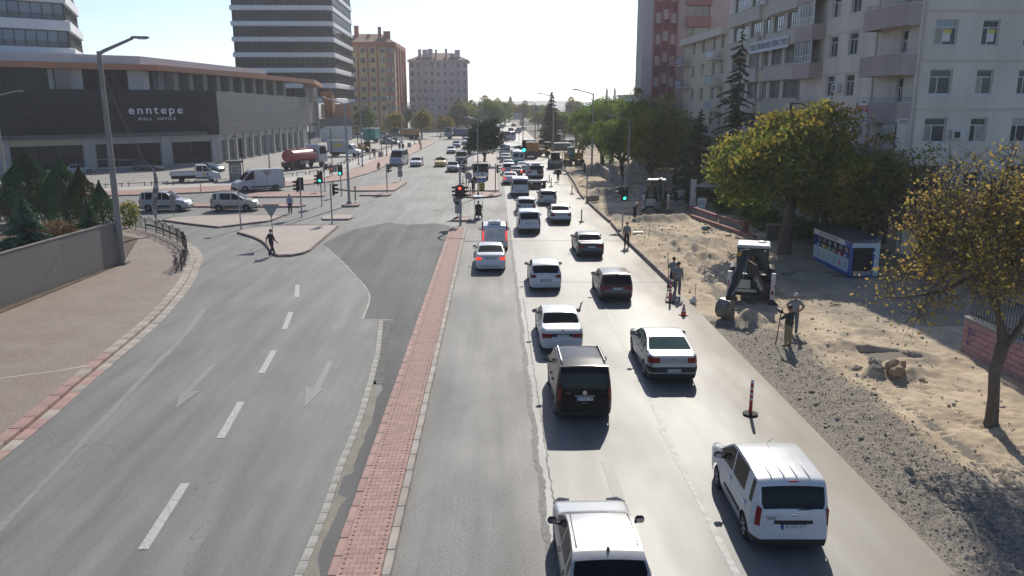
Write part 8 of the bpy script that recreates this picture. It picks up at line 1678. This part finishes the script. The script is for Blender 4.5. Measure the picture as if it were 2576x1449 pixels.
# backhoe loaders: local +y points to the front loader, the backhoe hangs over the rear (-y)
def backhoe(label, loc, rz, operator=True, arm=0, low=False):
    t = thing('backhoe_loader', label, 'digger', loc, rz); W = P_vwhite
    part(t, 'chassis', MB().bbox((0, .9, .85), (1.0, 3.2, .55), .06), M_dsteel); part(t, 'bonnet', MB().bbox((0, 2.2, 1.35), (1.0, 1.7, .75), .12), W); part(t, 'rear_frame', MB().bbox((0, -1.02, .72), (2.2, .22, .75), .04), M_dsteel)
    part(t, 'rear_plate', MB().bbox((-.45, -1.16, .95), (.85, .05, .45), .02).box(-.95, .3, -1.2, -1.1, .55, .68), mat('cream_plate', (.52, .5, .43), .5))
    for sx in (-1, 1):
        wheel(t, sx*.98, -.1, .72, .45, W); wheel(t, sx*.85, 2.75, .48, .34, W); part(t, 'rear_mudguard', MB().tube([(sx*.95, -.95, 1.15), (sx*.95, -.6, 1.5), (sx*.95, .1, 1.58), (sx*.95, .7, 1.35)], .24, 8), M_black)
        part(t, 'stabiliser_leg', MB().box(sx*1.1-.11, sx*1.1+.11, -1.2, -.98, .25, 1.55), W); part(t, 'stabiliser_foot', MB().box(sx*1.1-.07, sx*1.1+.07, -1.16, -1.02, -.02, .3).bbox((sx*1.18, -1.1, .03), (.5, .36, .06), .02), M_dsteel)
        part(t, 'warning_stripes', MB().box(sx*1.1-.11, sx*1.1+.11, -1.205, -1.2, .75, 1.12), mat('stripe_redwhite', (.6, .6, .6), .5, (.4, .03, .03), 5, stretch=(1, 1, 1.4), lo=.49, hi=.51)); part(t, 'taillight', MB().box(sx*1.1-.06, sx*1.1+.06, -1.21, -1.2, .5, .68), M_tail)
        part(t, 'cab_post', MB().tube([(sx*.78, -.85, 1.2), (sx*.74, -.75, 2.72)], .06, 6), M_black); part(t, 'cab_post', MB().tube([(sx*.78, .75, 1.2), (sx*.72, .6, 2.72)], .06, 6), M_black); part(t, 'cab_side', MB().box(sx*.8-.03, sx*.8+.03, -.8, .7, 1.1, 1.5), M_black)
        for k in (-.55, .55): part(t, 'work_lamp', MB().ell((k*1.1, -.92, 2.63), (.09, .05, .07), 10, 6), M_head)
        g = MB().box(sx*.76-.012, sx*.76+.012, -.74, .62, 1.5, 2.66); part(t, 'cab_glass', g, mat('cab_glass', (.10, .13, .13), .05, spec=.5))
    part(t, 'cab_floor', MB().box(-.78, .78, -.85, .75, 1.05, 1.15), M_black); rf = MB(); rf.bbox((0, -.08, 2.80), (1.72, 1.75, .16), .07); part(t, 'cab_roof', rf, mat('roof_white', (.5, .5, .48), .5, (.38, .37, .35), 2)); part(t, 'roof_fascia', MB().box(-.8, .8, -.93, -.86, 2.56, 2.72), M_black); part(t, 'front_glass', MB().box(-.72, .72, .6, .62, 1.3, 2.66), mat('cab_glass_front', (.22, .26, .25), .05, spec=.5)); part(t, 'beacon_roof', MB().lathe([(.22, 2.88), (.22, 2.94), (0, 2.97)], 14, (.42, .2, 0)), W)
    part(t, 'seat', MB().bbox((0, .1, 1.35), (.5, .5, .3), .05).bbox((0, .32, 1.75), (.5, .12, .6), .05), M_black); part(t, 'orange_lamp', MB().box(-.82, -.6, -.88, -.83, 2.3, 2.52), mat('orange_panel', (.55, .30, .05), .5))
    # loader arms and shovel in front
    for sx in (-1, 1): part(t, 'loader_arm', MB().tube([(sx*.6, 1.3, 1.5), (sx*.6, 3.0, 1.1), (sx*.6, 3.9, .45)], [.1, .1, .09], 6), W)
    sh = MB(); bp_ = [(3.9, .1), (4.8, .05), (4.85, .1), (4.05, .2), (3.95, .95), (3.85, .95)]; n = len(bp_); sh.add([(-1.15, y, z) for y, z in bp_]+[(1.15, y, z) for y, z in bp_], [(i, i+n, (i+1) % n+n, (i+1) % n) for i in range(n)]); sh.box(-1.18, -1.14, 3.9, 4.75, .1, .9).box(1.14, 1.18, 3.9, 4.75, .1, .9); part(t, 'loader_bucket', sh, W)
    # backhoe: slew post, boom rising, dipper falling, bucket
    sx0 = .6 if arm == 0 else .2; K = [(.6, -1.35, .7), (.06, -2.3, 1.9), (-.32, -3.0, 2.85)] if arm == 0 else [(sx0, -1.2, .75), (.25, -1.5, 1.6), (.3, -1.75, 2.95)]
    part(t, 'slew_post', MB().bbox((sx0, -1.22, .75), (.34, .3, .8), .05), M_dsteel)
    def beam(name, P, wd, th, m):
        mb = MB(); P = [Vector(p) for p in P]
        for a, b_ in zip(P, P[1:]):
            d = (b_-a); l = d.length; q = d.to_track_quat('Z', 'X').to_matrix().to_4x4(); q.translation = (a+b_)/2; v = MB().bbox((0, 0, 0), (th, wd, l+.12), .04); mb.add([q @ Vector(p) for p in v.v], v.f)
        return part(t, name, mb, m)
    beam('boom', K, .24, .46, M_black); tip = (-.93, -5.0, .92) if arm == 0 else (.45, -2.3, 1.0)
    beam('dipper', [K[2], ((K[2][0]+tip[0])/2, (K[2][1]+tip[1])/2, (K[2][2]+tip[2])/2), tip], .26, .42, M_black)
    for dx in (-.14, .14): part(t, 'hydraulic_ram', MB().tube([(K[1][0]+dx, K[1][1]-.2, K[1][2]+.3), (K[2][0]+dx, K[2][1]-.2, K[2][2]-.3)], .04, 6), M_chrome); part(t, 'hose', MB().tube([(K[2][0]+dx, K[2][1]-.25, K[2][2]-.1), ((K[2][0]+tip[0])/2+dx*2, (K[2][1]+tip[1])/2-.35, (K[2][2]+tip[2])/2), (tip[0]+dx, tip[1]-.15, tip[2]+.3)], .02, 5), M_galv)
    bk = MB(); prof = [(0, 0), (-.30, -.02), (-.52, -.25), (-.56, -.6), (-.40, -.88), (.02, -.98)]; inn_ = [(.0, -.06), (-.26, -.09), (-.44, -.29), (-.47, -.58), (-.34, -.80), (.04, -.92)]
    bx, by, bz = tip[0]+.02, tip[1]+.02, tip[2]+.08; n = len(prof); hw = .36; ca, sa = math.cos(-.75), math.sin(-.75)
    def TB(x, u, z): return (bx+x*ca-u*sa, by+x*sa+u*ca, bz+z)
    outer_ = [[TB(x, u, z) for u, z in prof] for x in np.linspace(-hw, hw, 5)]; inner_ = [[TB(x, u, z) for u, z in inn_] for x in np.linspace(-hw, hw, 5)]
    for A_ in (outer_, inner_):
        for a, b_ in zip(A_, A_[1:]):
            for i in range(n-1): bk.quad(a[i], b_[i], b_[i+1], a[i+1])
    for x in (-hw, hw):
        pl = [TB(x, u, z) for u, z in prof]+[TB(x, .02, -.5)]; bk.add(pl, [tuple(range(len(pl)))]); bk.add([(p[0]+.025, p[1], p[2]) for p in pl], [tuple(range(len(pl)-1, -1, -1))])
    part(t, 'digging_bucket', bk, mat('worn_steel', (.20, .19, .18), .4, (.10, .095, .09), 4, metal=.6))
    for k in range(4): x = -hw+.1+k*.16; part(t, 'bucket_tooth', MB().tube([TB(x, .02, -.97), TB(x, .12, -1.07)], [.04, .015], 5), M_dsteel)
    if arm == 0:
        d = Vector(K[0])-Vector(K[2]); text('lettering', 'HIDROMEK', M_plate, t, (.20, -2.28, 1.52), (R(75), R(60), R(-4)), .26, .004, sx=1.1)
    return t
bh1 = backhoe('white backhoe loader digging beside the recycling kiosk', (13.15, 39.6, .0), R(-19)); bh1.scale = (.95, .95, 1.0)
bh2_ = backhoe('dark dusty backhoe loader by the gate pillar further up the works', (14.9, 73.2, .1), R(-12), arm=1)
# yellow tracked excavator
t = thing('excavator', 'yellow tracked excavator with folded arm under the green tree', 'excavator', (12.7, 129, 0), R(12))
for sx in (-1, 1):
    mb = MB(); pr = [(-1.7, .25), (-1.5, .05), (1.5, .05), (1.7, .25), (1.7, .6), (1.5, .78), (-1.5, .78), (-1.7, .6)]; n = 8; mb.add([(sx*.95-.25, y, z) for y, z in pr]+[(sx*.95+.25, y, z) for y, z in pr], [(i, i+n, (i+1) % n+n, (i+1) % n) for i in range(n)]+[tuple(range(n)), tuple(range(2*n-1, n-1, -1))]); part(t, 'track', mb, M_dsteel)
part(t, 'turntable', MB().lathe([(.7, .6), (.7, .95), (0, .95)], 16), M_dsteel); part(t, 'house', MB().bbox((.1, .6, 1.5), (2.2, 2.4, 1.1), .1), P_yell); part(t, 'counterweight', MB().bbox((.1, 1.75, 1.4), (2.2, .5, .95), .1), M_dsteel); part(t, 'cab', MB().bbox((-.55, -.35, 2.05), (.95, 1.4, 1.5), .08), mat('green_cab_glass', (.10, .22, .20), .08, spec=.5)); part(t, 'cab_roof', MB().bbox((-.55, -.35, 2.85), (1.0, 1.45, .1), .03), M_black)
def bar(name, P, r0, m): part(t, name, MB().tube(P, r0, 8), m)
bar('boom', [(.45, -.6, 1.5), (.55, -1.9, 3.6), (.6, -3.0, 3.9)], [.22, .26, .2], P_yell); bar('stick', [(.6, -2.8, 4.0), (.65, -2.6, 2.4), (.7, -2.3, 1.1)], [.2, .18, .14], P_yell); bar('hydraulic_ram', [(.5, -.9, 1.7), (.55, -1.9, 3.2)], .06, M_chrome); part(t, 'bucket', MB().bbox((.7, -2.2, .7), (.8, .6, .8), .15), M_dsteel)
# barriers, manhole blocks and bits along the works
def bit(name, label, cat, loc, mb, m, rz=0): o = thing(name, label, cat, loc, rz); mb.build('body', m, o); return o
o = bit('road_barrier', 'low grey railing across the works behind the loader', 'barrier', (10.6, 147, 0), MB().tube([(0, 0, 1.0), (5.5, 0, 1.0)], .05, 6).tube([(0, 0, .5), (5.5, 0, .5)], .04, 6), M_galv)
for k in range(4): MB().tube([(k*1.8, 0, 0), (k*1.8, 0, 1.05)], .05, 6).build('post', M_galv, o)
bit('drain_block', 'pink precast drain block standing in the kerb line', 'block', (9.45, 79.8, 0), MB().bbox((0, 0, .35), (.5, .6, .7), .04).tube([(.35, .4, .4), (1.0, .7, .4)], .33, 14), M_kerbdark); bit('drain_block', 'stack of kerb stones beside the man in black', 'kerb stones', (8.9, 113, 0), MB().bbox((0, 0, .15), (1.2, .9, .3), .04).bbox((.1, .3, .45), (1.1, .4, .26), .03), M_kerb)
o = bit('loose_sack', 'white rubbish bag lying on the earth by the cone', 'bag', (9.95, 38.6, hz1(9.95, 38.6)), MB().ell((0, 0, .14), (.2, .16, .15), 12, 8).ell((.05, .02, .3), (.09, .08, .08), 10, 6), mat('sack', (.6, .6, .58), .7), .3); bit('loose_board', 'grey slab lying on the earth near the sand mound', 'slab', (13.0, 84, hz1(13.0, 84)+.08), MB().cbox((0, 0, .05), (1.3, .5, .1)), M_kerb, .2); bit('loose_board', 'white board lying on the earth behind the man at the kerb', 'board', (10.9, 59.8, hz1(10.9, 59.8)+.03), MB().cbox((0, 0, .03), (.8, .4, .06)), M_plate, .1)
bit('shop_mirror', 'small round convex mirror lying by the red topped wall', 'mirror', (16.4, 61.0, .05), MB().ell((0, 0, .22), (.36, .2, .2), 14, 8), mat('mirror_green', (.18, .22, .22), .15, metal=.6)); bit('broom', 'long handled broom leaning on the red topped wall', 'broom', (17.6, 58.6, .03), MB().tube([(0, 0, .05), (.75, 1.3, 1.5)], .018, 5).bbox((-.1, 0, .06), (.5, .1, .1), .03), M_bark)
for i, (x, y, lb) in enumerate(((10.9, 57.0, 'thin wooden stake in the earth near the man at the kerb'), (11.5, 58.6, 'second thin stake behind the first'), (11.9, 44.0, 'thin steel stake beside the digger'), (10.1, 38.9, 'thin stake by the two workers'))): bit('survey_stake', lb, 'stake', (x, y, hz1(x, y)), MB().tube([(0, 0, 0), (.02, 0, .95)], .016, 5), M_bark)
# mobility scooter with canopy
t = thing('mobility_scooter', 'black three wheeled scooter with a white canopy entering the junction', 'scooter', (-1.4, 68.6, .005), 0); part(t, 'seat', MB().bbox((0, .1, .62), (.55, .5, .14), .04).bbox((0, -.18, .9), (.55, .1, .55), .04), M_black); part(t, 'body', MB().bbox((0, .3, .38), (.5, 1.1, .14), .04).bbox((0, -.28, .45), (.6, .3, .3), .05), M_black); part(t, 'tiller', MB().tube([(0, .85, .35), (0, .72, 1.05)], .03, 6).tube([(-.3, .68, 1.06), (.3, .68, 1.06)], .02, 6), M_black)
part(t, 'canopy', MB().bbox((0, .25, 1.92), (.8, 1.2, .06), .02), P_white); part(t, 'canopy_frame', MB().tube([(-.36, -.25, .5), (-.36, -.25, 1.9)], .015, 5).tube([(.36, -.25, .5), (.36, -.25, 1.9)], .015, 5).tube([(-.3, .8, .6), (-.36, .75, 1.9)], .015, 5).tube([(.3, .8, .6), (.36, .75, 1.9)], .015, 5), M_steel)
for x, y in ((-.3, -.25), (.3, -.25), (0, .95)): wheel(t, x, y, .2, .1, M_dsteel)
# parked cars
side('parked_car', 'blue grey older sedan parked by the shops behind the cypresses', 'sedan', (-59.2, 112.2), (-57.0, 114.6), P_pale); side('parked_car', 'dark grey estate car parked at the shop front', 'hatch_box', (-52.2, 118.6), (-49.7, 118.2), P_grey); side('parked_car', 'dark blue car parked behind the white dropside truck', 'hatch', (-42.4, 116.2), (-40.0, 115.4), P_blue); side('parked_car', 'white car cut by the left edge before the shops', 'hatch', (-74, 107), (-71.5, 107.5), P_white)
side('parked_car', 'silver sedan parked at the edge of the car park', 'sedan_round', (-26.6, 193.6), (-23.8, 192.8), P_silver, detail=0)
cols = [P_white, P_silver, P_black, P_ltgrey, P_white, P_grey, P_silver, P_white]
for i in range(8): car('parked_car', ['first', 'second', 'third', 'fourth', 'fifth', 'sixth', 'seventh', 'eighth'][i]+' car behind the silver sedan in the far parking row', ['sedan', 'hatch', 'suv'][i % 3], (-22.6-.45*i+(i % 2)*.3, 197+i*3.1, .11), R(-72), cols[i], 'car', front=True, detail=0, group='cars parked in the far row')
for i in range(5): car('parked_car', ['white', 'silver', 'grey', 'pale grey', 'dark'][i]+' car parked in the row beyond the teal cabin', ['sedan', 'hatch', 'sedan', 'suv', 'hatch'][i], (-31.0+i*2.2+(4 if i > 1 else 0)*0, 226+i*1.0, .11), R(8), [P_white, P_silver, P_ltgrey, P_cream, P_grey][i], 'car', detail=0, group='cars parked beyond the teal cabin')
car('parked_car', 'pale blue car parked at the corner of the shopping centre', 'hatch', (-36.2, 226, .11), R(80), P_pale, detail=0)
car('parked_car', 'white van parked under the trees on the far right', 'van', (16.6, 176, 0), R(20), P_white, 'van', detail=0)
t = thing('skip', 'dark green waste skip under the fir', 'skip', (14.2, 170, 0)); MB().cbox((0, 0, .75), (3.4, 2.0, 1.4)).build('body', mat('skip_green', (.04, .07, .05), .6), t); MB().box(-1.8, 1.8, -1.05, 1.05, 1.45, 1.55).build('rim', mat('skip_pale', (.3, .31, .3), .6), t)
# ------------------------------------------------------------------ people
HAIR = mat('hair_dark', (.014, .011, .009), .7); SHOE = mat('shoe', (.02, .018, .016), .7)
def cl(n, c): return mat('cloth_'+n, c, .85, tuple(v*.75 for v in c), 4)
POSE = {}
def pose_mesh(kind, long_sleeve=False, skirt=False):
    key = (kind, long_sleeve, skirt)
    if key in POSE: return POSE[key]
    J = {'pel': (0, 0, .93), 'sp': (0, .0, 1.12), 'ch': (0, 0, 1.34), 'nk': (0, .0, 1.47), 'hd': (0, .02, 1.56)}
    for s, sg in (('l', -1), ('r', 1)): J.update({'hip'+s: (sg*.09, 0, .88), 'kn'+s: (sg*.105, .02, .49), 'an'+s: (sg*.11, -.02, .09), 'to'+s: (sg*.13, .15, .035), 'sh'+s: (sg*.175, 0, 1.40), 'el'+s: (sg*.245, -.03, 1.13), 'wr'+s: (sg*.25, .05, .89)})
    if kind == 'walk': J.update({'knl': (-.1, .16, .52), 'anl': (-.11, .30, .12), 'tol': (-.12, .46, .09), 'knr': (.1, -.02, .49), 'anr': (.11, -.30, .17), 'tor': (.12, -.20, .04), 'ell': (-.27, -.14, 1.16), 'wrl': (-.30, -.16, .92), 'elr': (.27, .06, 1.15), 'wrr': (.30, .22, .95)})
    if kind == 'bend': J.update({'sp': (0, .12, 1.08), 'ch': (0, .32, 1.20), 'nk': (0, .42, 1.26), 'hd': (0, .50, 1.32), 'shl': (-.17, .34, 1.20), 'shr': (.17, .34, 1.20), 'ell': (-.2, .46, .96), 'elr': (.2, .46, .96), 'wrl': (-.08, .56, .80), 'wrr': (.1, .60, .86)})
    if kind == 'work': J.update({'elr': (.27, .10, 1.17), 'wrr': (.12, .28, 1.08), 'ell': (-.27, .10, 1.17), 'wrl': (-.08, .30, 1.20)})
    if kind == 'aim': J.update({'elr': (.24, .20, 1.22), 'wrr': (.05, .38, 1.36), 'ell': (-.24, .20, 1.20), 'wrl': (-.14, .36, 1.16)})
    if kind == 'sit': J = {k: ((v[0], v[1], v[2]-.33) if k[:2] not in ('kn', 'an', 'to') else v) for k, v in J.items()}; J.update({k: v for s, sg in (('l', -1), ('r', 1)) for k, v in (('kn'+s, (sg*.16, .40, .62)), ('an'+s, (sg*.14, .50, .30)), ('to'+s, (sg*.14, .64, .27)), ('el'+s, (sg*.27, .10, .86)), ('wr'+s, (sg*.2, .42, .95)))})
    if kind == 'hips': J.update({'ell': (-.36, -.06, 1.18), 'wrl': (-.19, .06, 1.0), 'elr': (.36, -.06, 1.18), 'wrr': (.19, .06, 1.0)})
    E_ = [('pel', 'sp'), ('sp', 'ch'), ('ch', 'nk'), ('nk', 'hd')]+[e for s in 'lr' for e in (('pel', 'hip'+s), ('hip'+s, 'kn'+s), ('kn'+s, 'an'+s), ('an'+s, 'to'+s), ('ch', 'sh'+s), ('sh'+s, 'el'+s), ('el'+s, 'wr'+s))]
    rad = {'pel': (.19, .135), 'sp': (.18, .13), 'ch': (.20, .135), 'nk': (.065, .065), 'hd': (.05, .05), 'hip': (.115, .115), 'kn': (.085, .085), 'an': (.066, .066), 'to': (.05, .042), 'sh': (.092, .092), 'el': (.064, .064), 'wr': (.042, .042)}
    if skirt: rad.update({'hip': (.15, .14), 'kn': (.16, .15), 'an': (.17, .16), 'pel': (.18, .15)})
    names = list(J); me = bpy.data.meshes.new('person'); me.from_pydata([J[k] for k in names], [(names.index(a), names.index(b_)) for a, b_ in E_], []); o = bpy.data.objects.new('person_tmp', me); C.objects.link(o)
    o.modifiers.new('skin', 'SKIN').use_smooth_shade = True; ss = o.modifiers.new('sub', 'SUBSURF'); ss.levels = ss.render_levels = 1
    for i, k in enumerate(names):
        sv = me.skin_vertices[0].data[i]; sv.radius = rad[k] if k in rad else rad[k[:-1]]; sv.use_root = k == 'pel'
    res = bpy.data.meshes.new_from_object(o.evaluated_get(bpy.context.evaluated_depsgraph_get())); bpy.data.objects.remove(o)
    V = [tuple(v.co) for v in res.vertices]; Fc = [tuple(p.vertices) for p in res.polygons]; seg = [(np.array(J[a]), np.array(J[b_]), a, b_) for a, b_ in E_]; mb = MB(); mi = []
    for f in Fc:
        c_ = np.mean([V[i] for i in f], 0); best = min(seg, key=lambda s: np.linalg.norm(c_-(s[0]+(s[1]-s[0])*np.clip(np.dot(c_-s[0], s[1]-s[0])/max(1e-9, np.dot(s[1]-s[0], s[1]-s[0])), 0, 1)))); a, b_ = best[2], best[3]
        if b_[:2] == 'to': m = 3
        elif a[:2] in ('hi', 'kn') or b_[:3] == 'hip': m = 1 if skirt else 2
        elif a[:2] == 'el' : m = 1 if long_sleeve else 0
        elif a[:2] == 'sh': m = 1
        elif a == 'nk' or (a == 'ch' and b_ == 'nk' and c_[2] > J['nk'][2]-.01): m = 0
        else: m = 1 if c_[2] > J['pel'][2]-.06 or kind == 'bend' else 2
        mi.append(m)
    mb.v = V; mb.f = Fc; mb.m = mi; h = Vector(J['hd']); hc = (h.x, h.y+.015, h.z+.1)
    mb.ell(hc, (.082, .102, .122), 14, 10, 0); mb.ell((hc[0], hc[1]-.02, hc[2]+.035), (.084, .096, .098), 14, 8, 4); mb.cbox((hc[0], hc[1]+.1, hc[2]-.015), (.022, .035, .045), m=0, taper=.6); mb.ell((hc[0]-.08, hc[1], hc[2]-.01), (.014, .022, .032), 6, 5, 0); mb.ell((hc[0]+.08, hc[1], hc[2]-.01), (.014, .022, .032), 6, 5, 0)
    for sx in (-.03, .03): mb.ell((hc[0]+sx, hc[1]+.086, hc[2]+.012), (.011, .008, .007), 6, 4, 4)
    mb.cbox((hc[0], hc[1]+.088, hc[2]-.055), (.04, .012, .008), m=1)
    for s in 'lr':
        w, e = Vector(J['wr'+s]), Vector(J['el'+s]); d = (w-e).normalized(); sd = d.cross(Vector((0, 1, 0)) if abs(d.y) < .8 else Vector((1, 0, 0))).normalized(); up = sd.cross(d); mb.tube([w, w+d*.05, w+d*.09], [.03, .04, .036], 8, 0)
        for k in range(4): b0 = w+d*.085+up*(.024-.016*k); mb.tube([b0, b0+d*(.035+.008*(k in (1, 2)))+sd*.006, b0+d*(.06+.012*(k in (1, 2)))+sd*.022], [.010, .009, .006], 5, 0)
        b0 = w+d*.03+up*.032; mb.tube([b0, b0+up*.022+d*.03, b0+up*.024+d*.058+sd*.01], [.011, .010, .007], 5, 0)
    POSE[key] = mb.mesh('body', [M_skin, M_plate, M_ink, SHOE, HAIR], 70); return POSE[key]
def person(label, loc, rz, pose, top, bot, ls=False, hat=None, s=1.0, skirt=False, hair=None, z=None):
    o = ob('person', pose_mesh(pose, ls, skirt), None, (loc[0], loc[1], z if z is not None else (hz1(*loc[:2])+.01 if loc[0] > 9.75 and len(loc) < 3 else (loc[2] if len(loc) > 2 else .01))), rz, s); tag(o, label, 'person'); omat(o, 1, top); omat(o, 2, bot)
    if hair: omat(o, 4, hair)
    if hat: mb = MB(); hp = Vector((0, .035, 1.66)) if pose != 'bend' else Vector((0, .515, 1.42)); mb.lathe([(.104, .02), (.104, .06), (.075, .115), (0, .125)], 14, hp, sx=.88, sy=1.02).cbox((0, hp.y+.12, hp.z+.03), (.15, .12, .015)); mb.build('cap', hat, o, 50)
    return o
GREY = cl('grey', (.26, .26, .25)); WGREY = cl('work_grey', (.15, .165, .185)); BLK = cl('black', (.012, .012, .013)); NAVY = cl('navy', (.02, .025, .05)); DK = cl('charcoal', (.035, .036, .04)); SKY = cl('sky_blue', (.26, .34, .50)); KHK = cl('khaki', (.32, .25, .15)); OLV = cl('olive', (.035, .04, .028)); WHT = cl('white', (.5, .5, .5)); RDC = cl('red', (.35, .03, .03)); BRN = cl('brown', (.07, .045, .035)); PUR = cl('plum', (.06, .03, .05))
person('man in dark clothes stepping off the near white island', (-14.6, 51.6), R(-40), 'walk', DK, NAVY); person('man in a light blue shirt standing in the side street', (-18.5, 72.2), R(180), 'stand', SKY, BLK, True)
p = person('man in dark clothes carrying an orange bag on the red pavement', (-22.0, 108.4, .14), R(20), 'walk', PUR, BLK); tag(MB().ell((-21.95, 108.1, 1.05), (.2, .28, .3), 12, 8).build('shoulder_bag', mat('bag_orange', (.55, .13, .03), .7), None, 60), 'orange bag on the shoulder of the man on the red pavement', 'bag')
person('person in grey behind the first litter bin', (-22.3, 122.5, .14), R(150), 'walk', GREY, DK); person('grey clothed person by the third dark lamp post', (-21.2, 143, .14), R(10), 'walk', GREY, WGREY); person('left one of two people in black behind the minibus', (-19.3, 165, .13), R(0), 'stand', BLK, BLK, True); person('right one of two people in black behind the minibus', (-18.6, 165, .13), R(10), 'stand', BLK, BLK, True); person('dark clothed person on the pale pavement by the silver sedan', (-22.0, 182, .14), R(30), 'walk', DK, BLK, True); person('person far up the red pavement under the yellow tree', (-17.6, 190, .13), R(180), 'walk', GREY, DK); person('woman in a long brown coat at the far kerb', (-15.6, 172, .14), R(100), 'stand', BRN, BRN, True, skirt=True, hair=BRN)
person('far pedestrian beside the orange tipper truck', (-14.5, 218), R(90), 'walk', DK, BLK); person('far pedestrian in front of the orange tipper truck', (-11.5, 218), R(-90), 'walk', BRN, BLK)
t = thing('child_bicycle', 'small bicycle ridden along the red pavement kerb', 'bicycle', (-17.0, 118.4, .01), R(172))
for y in (-.42, .42): MB().tube([(0, y+.27*math.cos(u), .28+.27*math.sin(u)) for u in np.linspace(0, 2*math.pi, 18)], .02, 6).build('wheel', M_tyre, t)
MB().tube([(0, -.42, .28), (0, -.1, .3), (0, -.15, .62), (0, .3, .66), (0, .42, .28)], .018, 6).tube([(-.22, .26, .82), (.22, .26, .82)], .014, 5).tube([(0, .3, .64), (0, .27, .82)], .014, 5).build('frame', M_dsteel, t); MB().ell((0, -.17, .66), (.06, .12, .03)).build('saddle', M_black, t)
person('child in a red shirt riding the small bicycle', (-17.0, 118.5), R(172), 'sit', RDC, NAVY, s=.85, z=.17)
person('man in dark work clothes standing by the blue arrow sign', (-2.3, 86.5, .16), R(-30), 'work', NAVY, NAVY, True); person('man in a dark suit driving the canopied scooter', (-1.4, 68.55), 0, 'sit', BLK, BLK, True, z=.12)
person('man with a red cap and grey shirt standing at the kerb', (9.15, 54.4), R(180), 'stand', GREY, BLK, hat=RDC); person('worker in grey bending over a shovel by the far digger', (11.9, 67.2), R(-60), 'bend', GREY, NAVY); sh_ = thing('shovel', 'shovel held by the bending worker', 'shovel', (12.4, 67.4, hz1(12.4, 67.4))); MB().tube([(-.15, -.05, 1.0), (.15, .1, .1)], .02, 6).build('handle', M_red, sh_); MB().cbox((.18, .12, .06), (.2, .26, .03), ry=.6).build('blade', M_dsteel, sh_)
wk = person('worker in grey with a cap facing the works, nearer of two', (9.45, 40.0, .05), R(-30), 'stand', GREY, WGREY, hat=NAVY); wk2 = person('worker in grey with a cap holding a shovel, farther of two', (9.5, 41.3, .05), R(-20), 'work', GREY, NAVY, hat=NAVY); sh_ = thing('shovel', 'shovel held upright by the farther of the two workers', 'shovel', (9.35, 41.55, .05)); MB().tube([(0, 0, 0), (-.12, .1, 1.95)], .02, 6).build('handle', M_bark, sh_); MB().cbox((0, 0, .12), (.2, .03, .26)).build('blade', M_dsteel, sh_)
person('man in a white cap and grey vest behind the camera tripod', (12.95, 33.0), R(150), 'hips', GREY, WGREY, hat=WHT); person('cameraman in an olive jacket and khaki trousers', (12.05, 31.2), R(25), 'aim', OLV, KHK, True)
t = thing('video_camera', 'black video camera on a monopod held by the cameraman', 'camera', (11.78, 31.5, hz1(11.78, 31.5))); MB().tube([(-.08, .1, 0), (0, 0, 1.35)], .022, 6).build('monopod', M_black, t); MB().bbox((0, .05, 1.47), (.14, .3, .16), .03).build('camera_body', M_black, t); MB().tube([(0, .18, 1.47), (0, .34, 1.47)], [.05, .06], 10).build('lens', M_black, t); MB().bbox((.03, -.02, 1.6), (.05, .2, .04), .015).build('microphone', M_black, t)
person('operator in grey sitting in the white backhoe loader', (13.12, 39.5), R(161), 'sit', GREY, WGREY, hat=NAVY, z=.88, s=.92); person('operator in dark clothes in the dusty far backhoe loader', (14.9, 73.1), R(170), 'sit', DK, NAVY, z=.95, s=.92)
person('man in black walking beside the kerb stack', (8.1, 101.8), R(170), 'walk', BLK, BLK, True); person('man in dark clothes by the compact loader', (8.2, 121.3), R(-90), 'stand', DK, BLK, True); person('left one of two workers behind the kerb row end', (10.0, 118.8), R(-40), 'stand', GREY, WGREY); person('right one of two workers behind the kerb row end', (10.6, 121), R(40), 'work', BRN, WGREY); person('lone figure on the pale ground behind the excavator', (14.3, 163), R(10), 'walk', DK, BLK)
# ------------------------------------------------------------------ the hazy air over the city
hm = bpy.data.materials.new('hazy_air'); hm.use_nodes = True; hn = hm.node_tree; hn.nodes.remove(hn.nodes['Principled BSDF'])
pv = hn.nodes.new('ShaderNodeVolumePrincipled'); pv.inputs['Color'].default_value = (.93, .96, 1.0, 1); pv.inputs['Density'].default_value = 0.00036; pv.inputs['Anisotropy'].default_value = 0.35
hn.links.new(pv.outputs[0], hn.nodes['Material Output'].inputs['Volume'])
hz_o = MB().box(-3100, 3100, -300, 3100, -3.2, 62).build('haze', hm); hz_o['kind'] = 'stuff'
